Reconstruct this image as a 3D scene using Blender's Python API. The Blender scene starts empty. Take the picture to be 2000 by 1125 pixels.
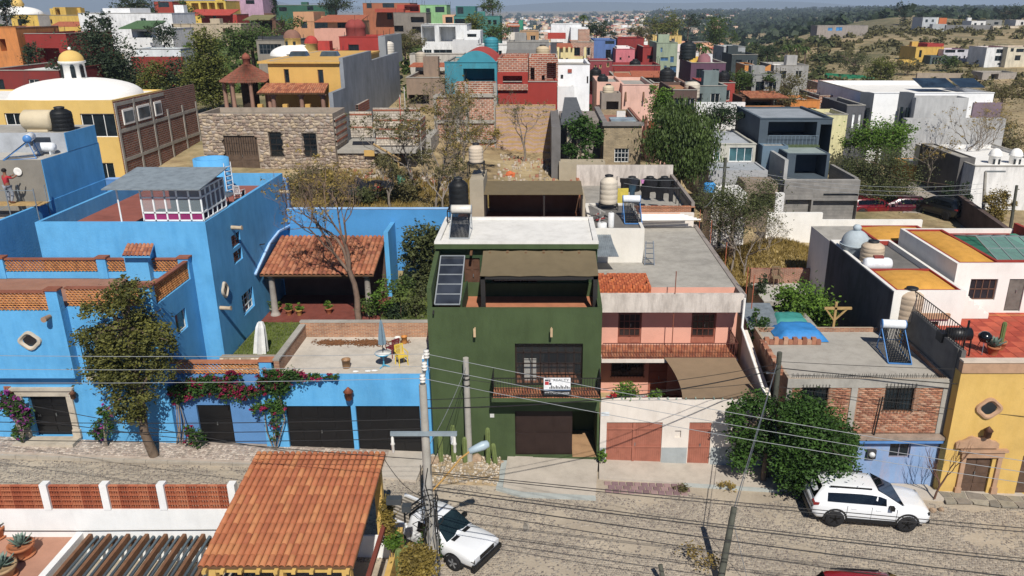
import bpy, bmesh, math, random
import numpy as np
from mathutils import Vector, Matrix
random.seed(7); rng = np.random.default_rng(11)
scn = bpy.context.scene
COL = scn.collection
# ---------------------------------------------------------------- camera, sky, sun, exposure
F, CX, CY, PITCH, EYE = 1541.0, 1060.0, 562.5, math.radians(19.6), 20.0
cam = bpy.data.objects.new('camera', bpy.data.cameras.new('camera')); COL.objects.link(cam)
cam.location = (0, 0, EYE); cam.rotation_euler = (math.pi/2 - PITCH, 0, 0)
cam.data.sensor_width = 36; cam.data.lens = 36*F/2000; cam.data.shift_x = (1000-CX)/2000
cam.data.clip_start = .5; cam.data.clip_end = 60000
scn.camera = cam
SUN = Vector((.2, -1, 1.1)).normalized()
world = bpy.data.worlds.new('World'); scn.world = world; world.use_nodes = True
wn = world.node_tree; bg = wn.nodes['Background']
sky = wn.nodes.new('ShaderNodeTexSky'); sky.sky_type = 'NISHITA'; sky.sun_disc = False
sky.sun_elevation = math.asin(SUN.z); sky.sun_rotation = math.atan2(SUN.x, SUN.y)
sky.air_density = .6; sky.dust_density = .0; sky.ozone_density = 5; sky.altitude = 2500
wn.links.new(sky.outputs[0], bg.inputs[0]); bg.inputs[1].default_value = .085
sl = bpy.data.lights.new('sun', 'SUN'); sl.energy = 4.4; sl.angle = math.radians(.5); sl.color = (1, .95, .87)
so = bpy.data.objects.new('sun', sl); COL.objects.link(so)
so.rotation_euler = SUN.to_track_quat('Z', 'Y').to_euler(); so.location = (20, -60, 90)
vs = scn.view_settings; vs.view_transform = 'Standard'; vs.look = 'None'; vs.exposure = .28; vs.gamma = 1; vs.use_curve_mapping = False
# ---------------------------------------------------------------- a viewing ray of the surveyed photograph -> a point in the place
def ray(x, y):
    v = (CY-y)/F; c, s = math.cos(PITCH), math.sin(PITCH)
    return Vector(((x-CX)/F, c+v*s, -s+v*c))
def atY(x, y, Y): d = ray(x, y); return Vector((0, 0, EYE)) + d*(Y/d.y)
def atZ(x, y, z): d = ray(x, y); return Vector((0, 0, EYE)) + d*((z-EYE)/d.z)
def atX(x, y, X): d = ray(x, y); return Vector((0, 0, EYE)) + d*(X/d.x)
def sz(X): return -.042*(max(-60, min(60, X))+1)           # street level
# ---------------------------------------------------------------- materials
def lin(h):
    if not isinstance(h, str): return tuple(h)
    h = h.lstrip('#'); r = [int(h[i:i+2], 16)/255 for i in (0, 2, 4)]
    return tuple(c/12.92 if c <= .04045 else ((c+.055)/1.055)**2.4 for c in r)
MATS = {}
def node(nt, t, **kw):
    n = nt.nodes.new(t)
    for k, v in kw.items():
        if k in n.inputs: n.inputs[k].default_value = v
        else: setattr(n, k, v)
    return n
def ramp(nt, fac, stops):
    n = nt.nodes.new('ShaderNodeValToRGB'); e = n.color_ramp.elements
    while len(e) < len(stops): e.new(.5)
    for el, (p, c) in zip(e, stops): el.position = p; el.color = (*lin(c), 1)
    nt.links.new(fac, n.inputs[0]); return n.outputs[0]
def mixc(nt, fac, a, b, mode='MIX'):
    n = nt.nodes.new('ShaderNodeMix'); n.data_type = 'RGBA'; n.blend_type = mode
    for s, v in ((n.inputs[0], fac), (n.inputs[6], a), (n.inputs[7], b)):
        if hasattr(v, 'is_linked') or hasattr(v, 'links'): nt.links.new(v, s)
        elif isinstance(v, (int, float)): s.default_value = v
        else: s.default_value = (*lin(v), 1)
    return n.outputs[2]
def newmat(name):
    m = bpy.data.materials.new(name); m.use_nodes = True
    return m, m.node_tree, m.node_tree.nodes['Principled BSDF']
def noise(nt, pos, scale, detail=4, rough=.6):
    n = node(nt, 'ShaderNodeTexNoise', Scale=scale, Detail=detail, Roughness=rough); nt.links.new(pos, n.inputs['Vector']); return n.outputs['Fac']
def M(c, rough=.88, var=.14, scale=.9, bump=.25, fine=14, metal=0, stain=.0, stainc=None, spec=.3):
    """painted or raw surface: blotchy base colour, fine relief, optional stains with their own shape"""
    key = ('M', str(c), rough, var, scale, bump, fine, metal, stain, str(stainc))
    if key in MATS: return MATS[key]
    m, nt, b = newmat('surface'); g = nt.nodes.new('ShaderNodeNewGeometry'); pos = g.outputs['Position']
    base = lin(c); lu = .3*base[0]+.55*base[1]+.15*base[2]; base = tuple((lu*.13+x*.87)*.96 for x in base); n1 = noise(nt, pos, scale, 5, .65)
    dark = tuple(x*(1-1.5*var) for x in base); lite = tuple(min(1, x*(1+var)+.01*var) for x in base)
    col = ramp(nt, n1, [(.3, dark), (.5, base), (.72, lite)])
    if stain:
        mp = node(nt, 'ShaderNodeMapping'); mp.inputs['Scale'].default_value = (1.6, 1.6, .35); nt.links.new(pos, mp.inputs[0])
        n2 = noise(nt, mp.outputs[0], 1.3, 8, .7)
        f = ramp(nt, n2, [(.5-.1*stain, (0, 0, 0)), (.72-.1*stain, (stain,)*3)])
        col = mixc(nt, f, col, stainc or tuple(x*.35+.03 for x in base))
    nt.links.new(col, b.inputs['Base Color']); b.inputs['Roughness'].default_value = rough; b.inputs['Metallic'].default_value = metal
    b.inputs['Specular IOR Level'].default_value = spec
    if bump:
        n3 = noise(nt, pos, fine, 3, .7); bp = node(nt, 'ShaderNodeBump', Strength=bump, Distance=.03); nt.links.new(n3, bp.inputs['Height']); nt.links.new(bp.outputs[0], b.inputs['Normal'])
    MATS[key] = m; return m
def MP(c, rough=.5, metal=0, coat=0, spec=.5):
    """plain small part: metal, plastic, paint, with slight grime"""
    return M(c, rough, .1, 3, 0, 10, metal, 0, None, spec)
def GLASS(c='#1a2227', rough=.06):
    key = ('G', c, rough)
    if key in MATS: return MATS[key]
    m, nt, b = newmat('window_glass'); g = nt.nodes.new('ShaderNodeNewGeometry')
    n = noise(nt, g.outputs['Position'], .8, 2); col = ramp(nt, n, [(.3, tuple(x*.5 for x in lin(c))), (.7, tuple(x*1.6 for x in lin(c)))])
    nt.links.new(col, b.inputs['Base Color']); b.inputs['Roughness'].default_value = rough; b.inputs['Specular IOR Level'].default_value = .5
    MATS[key] = m; return m
def CLEAR(c='#cfe0e6', t=.75):
    key = ('C', c, t)
    if key in MATS: return MATS[key]
    m, nt, b = newmat('clear_pane'); b.inputs['Base Color'].default_value = (*lin(c), 1); b.inputs['Roughness'].default_value = .05
    b.inputs['Alpha'].default_value = 1-t; b.inputs['Specular IOR Level'].default_value = .6
    MATS[key] = m; return m
def BRICK(axis, c1='#b0704e', c2='#8f5a44', mortar='#a8998a', bw=.26, bh=.075, ms=.012, band=None):
    key = ('B', axis, c1, c2, mortar, bw, bh, band)
    if key in MATS: return MATS[key]
    m, nt, b = newmat('brickwork'); g = nt.nodes.new('ShaderNodeNewGeometry'); pos = g.outputs['Position']
    sp = nt.nodes.new('ShaderNodeSeparateXYZ'); nt.links.new(pos, sp.inputs[0]); cb = nt.nodes.new('ShaderNodeCombineXYZ')
    nt.links.new(sp.outputs[0 if axis == 'x' else 1], cb.inputs[0]); nt.links.new(sp.outputs[2], cb.inputs[1])
    br = node(nt, 'ShaderNodeTexBrick'); br.inputs['Scale'].default_value = 1; br.inputs['Brick Width'].default_value = bw; br.inputs['Row Height'].default_value = bh
    br.inputs['Mortar Size'].default_value = ms; br.inputs['Mortar Smooth'].default_value = .3; br.inputs['Bias'].default_value = 0
    br.inputs['Color1'].default_value = (*lin(c1), 1); br.inputs['Color2'].default_value = (*lin(c2), 1); br.inputs['Mortar'].default_value = (*lin(mortar), 1)
    nt.links.new(cb.outputs[0], br.inputs['Vector'])
    n = noise(nt, pos, 1.1, 6, .7); sh = ramp(nt, n, [(.3, (.62,)*3), (.7, (1.15, 1.12, 1.08))])
    col = mixc(nt, 1.0, br.outputs['Color'], sh, 'MULTIPLY')
    if band:
        wv = node(nt, 'ShaderNodeTexWave', Scale=band[0], Distortion=band[1]); wv.bands_direction = 'Z'; wv.inputs['Detail'].default_value = 3; nt.links.new(pos, wv.inputs['Vector'])
        f = ramp(nt, wv.outputs['Fac'], [(.55, (0, 0, 0)), (.8, (.75,)*3)]); col = mixc(nt, f, col, band[2])
    nt.links.new(col, b.inputs['Base Color']); b.inputs['Roughness'].default_value = .92
    bp = node(nt, 'ShaderNodeBump', Strength=.6, Distance=.02); bp.invert = True; nt.links.new(br.outputs['Fac'], bp.inputs['Height']); nt.links.new(bp.outputs[0], b.inputs['Normal'])
    MATS[key] = m; return m
def LEAF(c1, c2, sc=.9):
    key = ('L', c1, c2, sc)
    if key in MATS: return MATS[key]
    m, nt, b = newmat('foliage'); g = nt.nodes.new('ShaderNodeNewGeometry'); n = noise(nt, g.outputs['Position'], sc, 4, .7)
    r = node(nt, 'ShaderNodeTexWhiteNoise'); r.noise_dimensions = '3D'
    mp = node(nt, 'ShaderNodeVectorMath', operation='SNAP'); mp.inputs[1].default_value = (.13, .13, .13); nt.links.new(g.outputs['Position'], mp.inputs[0]); nt.links.new(mp.outputs[0], r.inputs['Vector'])
    ad = node(nt, 'ShaderNodeMath', operation='MULTIPLY_ADD'); nt.links.new(r.outputs['Value'], ad.inputs[0]); ad.inputs[1].default_value = .3; nt.links.new(n, ad.inputs[2])
    col = ramp(nt, ad.outputs[0], [(.4, c1), (.88, c2)])
    nt.links.new(col, b.inputs['Base Color']); b.inputs['Roughness'].default_value = .6; b.inputs['Specular IOR Level'].default_value = .25
    tr = nt.nodes.new('ShaderNodeBsdfTranslucent'); nt.links.new(col, tr.inputs[0]); mx = nt.nodes.new('ShaderNodeMixShader'); mx.inputs[0].default_value = .22
    nt.links.new(b.outputs[0], mx.inputs[1]); nt.links.new(tr.outputs[0], mx.inputs[2]); nt.links.new(mx.outputs[0], nt.nodes['Material Output'].inputs[0])
    MATS[key] = m; return m
# ---------------------------------------------------------------- mesh helpers
def tag(o, label=None, cat=None, group=None, kind=None):
    if label: o['label'] = label
    if cat: o['category'] = cat
    if group: o['group'] = group
    if kind: o['kind'] = kind
    return o
def empty(name, loc, rz=0, label=None, cat=None, group=None):
    o = bpy.data.objects.new(name, None); COL.objects.link(o); o.location = loc; o.rotation_euler = (0, 0, rz); o.empty_display_size = .2
    return tag(o, label, cat, group)
def origin(p):
    v = Vector((0, 0, 0))
    while p is not None: v = v + Vector(p.location); p = p.parent
    return v
def link(name, me, parent=None):
    o = bpy.data.objects.new(name, me); COL.objects.link(o)
    if parent is not None: o.parent = parent
    return o
class MB:
    def __init__(s, T=None): s.v = []; s.f = []; s.m = []; s.mi = 0; s.T = T; s.smooth = set()
    def add(s, vs, fs, smooth=False):
        n = len(s.v)
        for p in vs: s.v.append(tuple(s.T @ Vector(p)) if s.T else tuple(p))
        for f in fs:
            if smooth: s.smooth.add(len(s.f))
            s.f.append([n+i for i in f]); s.m.append(s.mi)
        return s
    def box(s, x0, x1, y0, y1, z0, z1, skip=''):
        if x0 > x1: x0, x1 = x1, x0
        if y0 > y1: y0, y1 = y1, y0
        if z0 > z1: z0, z1 = z1, z0
        vs = [(x0, y0, z0), (x1, y0, z0), (x1, y1, z0), (x0, y1, z0), (x0, y0, z1), (x1, y0, z1), (x1, y1, z1), (x0, y1, z1)]
        fs = {'b': (0, 3, 2, 1), 't': (4, 5, 6, 7), 'f': (0, 1, 5, 4), 'r': (1, 2, 6, 5), 'k': (2, 3, 7, 6), 'l': (3, 0, 4, 7)}
        return s.add(vs, [f for k, f in fs.items() if k not in skip])
    def hexa(s, b, t):                       # bottom ring and top ring of the same count
        n = len(b); fs = [tuple(range(n))[::-1], tuple(range(n, 2*n))] + [(i, (i+1) % n, n+(i+1) % n, n+i) for i in range(n)]
        return s.add(list(b)+list(t), fs)
    def bar(s, p, q, w, h=None, up=(0, 0, 1)):   # square bar between two points
        p, q = Vector(p), Vector(q); h = h or w; d = (q-p).normalized(); a = d.cross(Vector(up))
        if a.length < 1e-4: a = Vector((1, 0, 0))
        a.normalize(); b = a.cross(d); a = a*w/2; b = b*h/2
        return s.hexa([p-a-b, p+a-b, p+a+b, p-a+b], [q-a-b, q+a-b, q+a+b, q-a+b])
    def tube(s, pts, r, n=8, cap=True, smooth=True):
        pts = [Vector(p) for p in pts]; rs = r if hasattr(r, '__len__') else [r]*len(pts); k = len(pts); vs = []; a = None
        for i, p in enumerate(pts):
            d = (pts[min(i+1, k-1)]-pts[max(i-1, 0)]).normalized()
            if a is None:
                a = d.cross(Vector((0, 0, 1)))
                if a.length < .05: a = d.cross(Vector((1, 0, 0)))
            a = (a-d*a.dot(d)).normalized(); b = d.cross(a)
            for j in range(n):
                t = 2*math.pi*j/n; vs.append(p+(a*math.cos(t)+b*math.sin(t))*rs[i])
        fs = [(i*n+j, i*n+(j+1) % n, (i+1)*n+(j+1) % n, (i+1)*n+j) for i in range(k-1) for j in range(n)]
        s.add(vs, fs, smooth)
        if cap: s.add(vs[:n], [tuple(range(n))[::-1]]); s.add(vs[-n:], [tuple(range(n))])
        return s
    def lathe(s, c, prof, n=16, axis='z', a0=0, a1=2*math.pi, smooth=True):
        c = Vector(c); full = abs(a1-a0-2*math.pi) < 1e-6; m = n if full else n+1; vs = []
        for r, h in prof:
            for j in range(m):
                t = a0+(a1-a0)*j/n; u, w = r*math.cos(t), r*math.sin(t)
                vs.append(c+(Vector((u, w, h)) if axis == 'z' else Vector((h, u, w)) if axis == 'x' else Vector((u, h, w))))
        fs = []
        for i in range(len(prof)-1):
            for j in range(n):
                k = (j+1) % m; fs.append((i*m+j, i*m+k, (i+1)*m+k, (i+1)*m+j))
        s.add(vs, fs, smooth)
        if prof[0][0] > 1e-4 and full: s.add(vs[:m], [tuple(range(m))[::-1]])
        if prof[-1][0] > 1e-4 and full: s.add(vs[-m:], [tuple(range(m))])
        return s
    def quad(s, a, b, c, d): return s.add([a, b, c, d], [(0, 1, 2, 3)])
    def slab(s, ring, dz):                   # a polygon with thickness downwards
        ring = [Vector(p) for p in ring]; return s.hexa([p-Vector((0, 0, dz)) for p in ring], ring)
    def facade(s, O, U, W, H, holes, back=True):
        """a wall face from O along U (unit), W wide, H high; holes (u0,u1,v0,v1,depth) with reveals and a back"""
        O, U = Vector(O), Vector(U).normalized(); Z = Vector((0, 0, 1)); N = Z.cross(U)     # inward for U=+x -> +y
        us = sorted({0, W, *[min(W, max(0, h[i])) for h in holes for i in (0, 1)]}); vs = sorted({0, H, *[min(H, max(0, h[i])) for h in holes for i in (2, 3)]})
        P = lambda u, v, d=0: O+U*u+Z*v+N*d
        for i in range(len(us)-1):
            for j in range(len(vs)-1):
                uc, vc = (us[i]+us[i+1])/2, (vs[j]+vs[j+1])/2
                if any(h[0] < uc < h[1] and h[2] < vc < h[3] for h in holes): continue
                s.quad(P(us[i], vs[j]), P(us[i+1], vs[j]), P(us[i+1], vs[j+1]), P(us[i], vs[j+1]))
        for h in holes:
            a, b, c, d, e = max(0, h[0]), min(W, h[1]), max(0, h[2]), min(H, h[3]), h[4]
            s.quad(P(a, c), P(a, c, e), P(a, d, e), P(a, d)); s.quad(P(b, c, e), P(b, c), P(b, d), P(b, d, e))
            s.quad(P(a, d), P(a, d, e), P(b, d, e), P(b, d)); s.quad(P(a, c, e), P(a, c), P(b, c), P(b, c, e))
            if back: s.quad(P(a, c, e), P(b, c, e), P(b, d, e), P(a, d, e))
        return s
    def build(s, name, mats, parent=None, local=False, label=None):
        me = bpy.data.meshes.new(name); o0 = Vector((0, 0, 0)) if (parent is None or local) else origin(parent)
        vs = [(p[0]-o0.x, p[1]-o0.y, p[2]-o0.z) for p in s.v]; me.from_pydata(vs, [], s.f)
        for mm in (mats if isinstance(mats, (list, tuple)) else [mats]): me.materials.append(mm)
        for i, p in enumerate(me.polygons):
            p.material_index = s.m[i]; p.use_smooth = i in s.smooth
        o = link(name, me, parent)
        if label: o['label'] = label
        return o
def np_mesh(name, V, Q, mats, parent=None, mi=None, sub=True):
    V = np.asarray(V, dtype=np.float32); Q = np.asarray(Q, dtype=np.int32)
    if parent is not None and sub: o0 = origin(parent); V = V-np.array([o0.x, o0.y, o0.z], dtype=np.float32)
    me = bpy.data.meshes.new(name); me.vertices.add(len(V)); me.vertices.foreach_set('co', V.ravel())
    k = Q.shape[1]; me.loops.add(Q.size); me.loops.foreach_set('vertex_index', Q.ravel()); me.polygons.add(len(Q))
    me.polygons.foreach_set('loop_start', np.arange(0, Q.size, k, dtype=np.int32)); me.polygons.foreach_set('loop_total', np.full(len(Q), k, dtype=np.int32))
    for mm in (mats if isinstance(mats, (list, tuple)) else [mats]): me.materials.append(mm)
    if mi is not None: me.polygons.foreach_set('material_index', np.asarray(mi, dtype=np.int32))
    me.update(calc_edges=True); me.validate()
    return link(name, me, parent)
def stones(name, nu, nv, fn, mats, parent=None, jit=.3, gap=.08, h=.03, bond=False, hj=.5, keep=None, top=.8):
    """nu x nv separate stones: cells of a jittered grid, shrunk by the joint and raised; fn(u,v,h)->xyz arrays, u,v in 0..1"""
    gu, gv = np.meshgrid(np.arange(nu+1, dtype=float), np.arange(nv+1, dtype=float), indexing='ij')
    ju = (rng.random(gu.shape)-.5)*2*jit; jv = (rng.random(gu.shape)-.5)*2*jit; ju[[0, -1]] = 0; jv[:, [0, -1]] = 0
    gu = gu+ju; gv = gv+jv; c = np.stack([np.stack([g[:-1, :-1], g[1:, :-1], g[1:, 1:], g[:-1, 1:]], -1) for g in (gu, gv)], -1)
    if bond: c[:, 1::2, :, 0] += .5
    c = c.reshape(-1, 4, 2)
    if keep is not None: c = c[keep(c[:, :, 0].mean(1)/nu, c[:, :, 1].mean(1)/nv)]
    mid = c.mean(1, keepdims=True); lo = mid+(c-mid)*(1-gap); hi = mid+(c-mid)*(1-gap)*top; n = len(c)
    hh = h*(1-hj*rng.random((n, 1)))
    zl = np.zeros((n, 4))-.01; zh = np.repeat(hh, 4, 1)+(rng.random((n, 4))-.5)*h*.25
    P = np.concatenate([np.stack(fn(lo[..., 0]/nu, lo[..., 1]/nv, zl), -1), np.stack(fn(hi[..., 0]/nu, hi[..., 1]/nv, zh), -1)], 1).reshape(-1, 3)
    b = np.arange(n)[:, None]*8; q = np.concatenate([b+np.array(k) for k in ((4, 5, 6, 7), (0, 1, 5, 4), (1, 2, 6, 5), (2, 3, 7, 6), (3, 0, 4, 7))], 0)
    mi = np.tile(rng.integers(0, len(mats), n), 5)
    o = np_mesh(name, P, q, mats, parent, mi); o['kind'] = 'stuff'; return o
def catenary(p, q, sag, n=14):
    p, q = Vector(p), Vector(q); return [p.lerp(q, t/n)-Vector((0, 0, sag*4*(t/n)*(1-t/n))) for t in range(n+1)]
# ---------------------------------------------------------------- terrain
TU = [-.75, -.45, -.2, 0, .2, .45, .75]
TY = [48, 49.2, 60, 80, 120, 180, 260, 400, 700, 1300, 2500, 6000, 20000]
TZ = [[1.5, 1.5, 1.5, 1.5, 1.2, 1.0, .8], [7, 7.2, 7.2, 4.5, 2.4, 1.6, 1.4], [7.6, 7.6, 7.4, 6.3, 2.7, 2.3, 2.2], [9, 9.2, 8.6, 6.6, 3.6, 3, 2.8], [10.5, 11.2, 10, 6.6, 3.6, 3, 3],
      [12, 13.4, 12, 5.5, 2.6, 4, 4.5], [12, 15.5, 13.5, 2, 1, 7, 8], [6, 10, 5, -5, -2, 12.6, 13.5], [-6, -8, -10, -14, -9, 11, 12], [-22, -22, -22, -21, -12, 10, 11], [-28, -28, -27, -26, -2, 13, 14], [-30, -30, -28, -20, 2, 12, 12], [-40]*7]
TZ = np.array(TZ, dtype=float); LY = np.log(TY)
def tz(X, Y):
    s = sz(X)-.3
    if Y <= 33: return s
    u = max(TU[0], min(TU[-1], X/Y)); i = max(0, min(len(TU)-2, int(np.searchsorted(TU, u)-1))); a = (u-TU[i])/(TU[i+1]-TU[i]); a = max(0, min(1, a)); a = a*a*(3-2*a)
    if Y < 48:
        b = (Y-33)/15; return s*(1-b)+b*(TZ[0, i]*(1-a)+TZ[0, i+1]*a)
    j = max(0, min(len(TY)-2, int(np.searchsorted(LY, math.log(Y))-1))); b = min(1, (math.log(Y)-LY[j])/(LY[j+1]-LY[j]))
    z = (TZ[j, i]*(1-a)+TZ[j, i+1]*a)*(1-b)+(TZ[j+1, i]*(1-a)+TZ[j+1, i+1]*a)*b
    if Y > 70: z += min(1.5, (Y-70)*.006)*(math.sin(X*.031+Y*.017)+math.sin(X*.013-Y*.041))
    return z
def onground(x, y):
    """first hit of a viewing ray with the terrain"""
    d = ray(x, y); t = 20.0
    while t < 40000:
        p = Vector((0, 0, EYE))+d*t
        if p.z <= tz(p.x, p.y): return Vector((p.x, p.y, tz(p.x, p.y)))
        t *= 1.006
    return None
# ---------------------------------------------------------------- common colours
BLUE = M('#4ea6dc', .85, .1, .6, .35, 9, stain=.45, stainc='#4088bc'); PERI = M('#4f84bb', .85, .08, .8, .3, 9)
GREEN = M('#42532f', .85, .14, .5, .3, 10, stain=.45, stainc='#333f26'); WHITE = M('#e6e3dc', .85, .06, .8, .15, 12, stain=.2, stainc='#b9b3a8')
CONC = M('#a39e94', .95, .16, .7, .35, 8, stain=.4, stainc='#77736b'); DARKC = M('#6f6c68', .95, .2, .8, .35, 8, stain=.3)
TERRA = [M(c, .88, .18, 2, .3) for c in ('#a4623f', '#985738', '#ad6c47', '#8c5038', '#a56a4a')]
BLACK = MP('#121214', .45); IRON = MP('#1c1b1a', .6); WOOD = M('#6b4a2e', .75, .25, 4, .2); PINE = M('#b08f56', .8, .2, 4, .2); STONE = M('#b7ab98', .9, .15, 2, .4)
CANT = M('#b08a6a', .9, .15, 2, .4); STEEL = MP('#9aa0a3', .35, .8); GALV = M('#8a949a', .5, .2, 3, 0, metal=.4)
# ---------------------------------------------------------------- openings
def window(root, O, U, u0, u1, v0, v1, dep, fc, nx, ny, glass=None, fw=.06, bars=None, name='window'):
    O, U = Vector(O), Vector(U).normalized(); Z = Vector((0, 0, 1)); N = Z.cross(U); P = lambda u, v, d: O+U*u+Z*v+N*d
    d = dep*.6; mb = MB()
    def bar(a, b, c, e, t=.05):
        q = [P(a, c, d), P(b, c, d), P(b, c, d+t), P(a, c, d+t)]; mb.hexa(q, [p+Z*(e-c) for p in q])
    bar(u0+.003, u1-.003, v0+.003, v0+fw); bar(u0+.003, u1-.003, v1-fw, v1-.003); bar(u0+.003, u0+fw, v0+fw, v1-fw); bar(u1-fw, u1-.003, v0+fw, v1-fw)
    for i in range(1, nx): c = u0+(u1-u0)*i/nx; bar(c-fw/3, c+fw/3, v0+fw, v1-fw, .045)
    for i in range(1, ny): c = v0+(v1-v0)*i/ny; bar(u0+fw, u1-fw, c-fw/3, c+fw/3, .04)
    w = mb.build(name, MP(fc, .5), root)
    MB().quad(P(u0, v0, d+.03), P(u1, v0, d+.03), P(u1, v1, d+.03), P(u0, v1, d+.03)).build('pane', glass or GLASS(), w)
    if bars:
        m2 = MB()
        for i in range(bars+1): c = u0+(u1-u0)*i/bars; m2.bar(P(c, v0-.05, -.06), P(c, v1+.05, -.06), .018)
        for k in (.08, .5, .92): c = v0+(v1-v0)*k; m2.bar(P(u0-.06, c, -.06), P(u1+.06, c, -.06), .022)
        for u, v in ((u0-.05, v0), (u1+.05, v0), (u0-.05, v1), (u1+.05, v1)): m2.bar(P(u, v, -.06), P(u, v, .02), .02)
        m2.build('window_grille', IRON, w)
    return w
def door(root, O, U, u0, u1, v0, v1, dep, mat, cols=2, rows=3, name='door', handle=True, planks=0):
    O, U = Vector(O), Vector(U).normalized(); Z = Vector((0, 0, 1)); N = Z.cross(U); P = lambda u, v, d: O+U*u+Z*v+N*d
    def slab(mb, a, b, c, e, d0, d1):
        q = [P(a, c, d0), P(b, c, d0), P(b, c, d1), P(a, c, d1)]; return mb.hexa(q, [p+Z*(e-c) for p in q])
    dr = slab(MB(), u0+.004, u1-.004, v0+.01, v1-.004, dep*.55, dep*.55+.05).build(name, mat, root)
    if planks:
        m = (u1-u0)/planks
        for i in range(planks): slab(MB(), u0+m*i+.008, u0+m*(i+1)-.008, v0+.04, v1-.03, dep*.55-.02, dep*.55-.002).build('plank', mat, dr)
    else:
        cw, rh = (u1-u0)/cols, (v1-v0)/rows
        for i in range(cols):
            for j in range(rows): slab(MB(), u0+cw*i+.07, u0+cw*(i+1)-.07, v0+rh*j+.07, v0+rh*(j+1)-.07, dep*.55-.025, dep*.55-.002).build('panel', mat, dr)
    if handle: slab(MB(), u0+(u1-u0)*.5+.03, u0+(u1-u0)*.5+.07, v0+1, v0+1.15, dep*.55-.07, dep*.55-.026).build('handle', STEEL, dr)
    return dr
def body(root, X0, X1, Y0, Y1, z0, z1, mat, ops=(), sops=(), par=.35, roof=None, side='r', pt=.18, name='wall', coping=None, rooflabel=None):
    """a rectangular volume with pixel-measured openings (x0,y0,x1,y1,kind,...) on its front and on one side, parapet and roof deck"""
    mb = MB(); jobs = []
    def conv(op, plane):
        x0, y0, x1, y1 = op[:4]
        if plane == 'f':
            a, b = atY(x0, (y0+y1)/2, Y0), atY(x1, (y0+y1)/2, Y0); zz = [atY((x0+x1)/2, y, Y0).z for y in (y0, y1)]; return a.x-X0, b.x-X0, min(zz)-z0, max(zz)-z0
        Xs = X1 if side == 'r' else X0; p, q = atX(x0, (y0+y1)/2, Xs), atX(x1, (y0+y1)/2, Xs); a, b = sorted((p.y, q.y)); zz = [atX((x0+x1)/2, y, Xs).z for y in (y0, y1)]
        return (a-Y0, b-Y0, min(zz)-z0, max(zz)-z0) if side == 'r' else (Y1-b, Y1-a, min(zz)-z0, max(zz)-z0)
    for plane, lst in (('f', ops), ('s', sops)):
        O, U, W = ((X0, Y0, z0), (1, 0, 0), X1-X0) if plane == 'f' else (((X1, Y0, z0), (0, 1, 0), Y1-Y0) if side == 'r' else ((X0, Y1, z0), (0, -1, 0), Y1-Y0))
        holes = []
        for op in lst:
            u0, u1, v0, v1 = conv(op, plane); k = op[4] if len(op) > 4 else 'w'; kw = op[5] if len(op) > 5 else {}
            u0, u1, v0, v1 = max(.02, u0), min(W-.02, u1), max(.02, v0), min(z1-z0-.02, v1)
            if u1-u0 < .1 or v1-v0 < .1: continue
            dep = kw.get('dep', {'w': .16, 'd': .16, 'v': 1.6, 'g': .2}[k]); holes.append((u0, u1, v0, v1, dep)); jobs.append((k, O, U, u0, u1, v0, v1, dep, kw))
        mb.facade(O, U, W, z1-z0, holes)
    if side == 'r': mb.quad((X0, Y1, z0), (X0, Y0, z0), (X0, Y0, z1), (X0, Y1, z1))
    else: mb.quad((X1, Y0, z0), (X1, Y1, z0), (X1, Y1, z1), (X1, Y0, z1))
    mb.quad((X1, Y1, z0), (X0, Y1, z0), (X0, Y1, z1), (X1, Y1, z1))
    if par > 0:
        a, b, c, d, zr = X0+pt, X1-pt, Y0+pt, Y1-pt, z1-par
        for (p, q, r, s_) in (((X0, Y0), (X1, Y0), (b, c), (a, c)), ((X1, Y0), (X1, Y1), (b, d), (b, c)), ((X1, Y1), (X0, Y1), (a, d), (b, d)), ((X0, Y1), (X0, Y0), (a, c), (a, d))):
            mb.quad((*p, z1), (*q, z1), (*r, z1), (*s_, z1)); mb.quad((*s_, z1), (*r, z1), (*r, zr-.05), (*s_, zr-.05))
    else: a, b, c, d, zr = X0, X1, Y0, Y1, z1
    w = mb.build(name, mat, root)
    MB().quad((a, c, zr), (b, c, zr), (b, d, zr), (a, d, zr)).build('roof', roof or CONC, root, label=rooflabel)
    for k, O, U, u0, u1, v0, v1, dep, kw in jobs:
        if k == 'w': window(root, O, U, u0, u1, v0, v1, dep, kw.get('c', '#d9d7d0'), kw.get('nx', 2), kw.get('ny', 1), kw.get('glass'), kw.get('fw', .06), kw.get('bars'))
        elif k in 'dg': door(root, O, U, u0, u1, v0, v1, dep, kw.get('m') or M(kw.get('c', '#5a3a26'), .7, .2, 3, .1), kw.get('cols', 2), kw.get('rows', 3), kw.get('n', 'door' if k == 'd' else 'garage_door'), planks=kw.get('planks', 0))
    return w
def railing(parent, pts, h, n, mat=None, name='railing', r=.012, low=.08):
    mb = MB(); mat = mat or IRON
    for p, q in zip(pts[:-1], pts[1:]):
        p, q = Vector(p), Vector(q); Z = Vector((0, 0, 1))
        mb.bar(p+Z*h, q+Z*h, .035); mb.bar(p+Z*low, q+Z*low, .025); L = (q-p).length; k = max(2, int(n*L))
        for i in range(k+1): a = p.lerp(q, i/k); mb.bar(a, a+Z*h, r*2)
    return mb.build(name, mat, parent)
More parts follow.
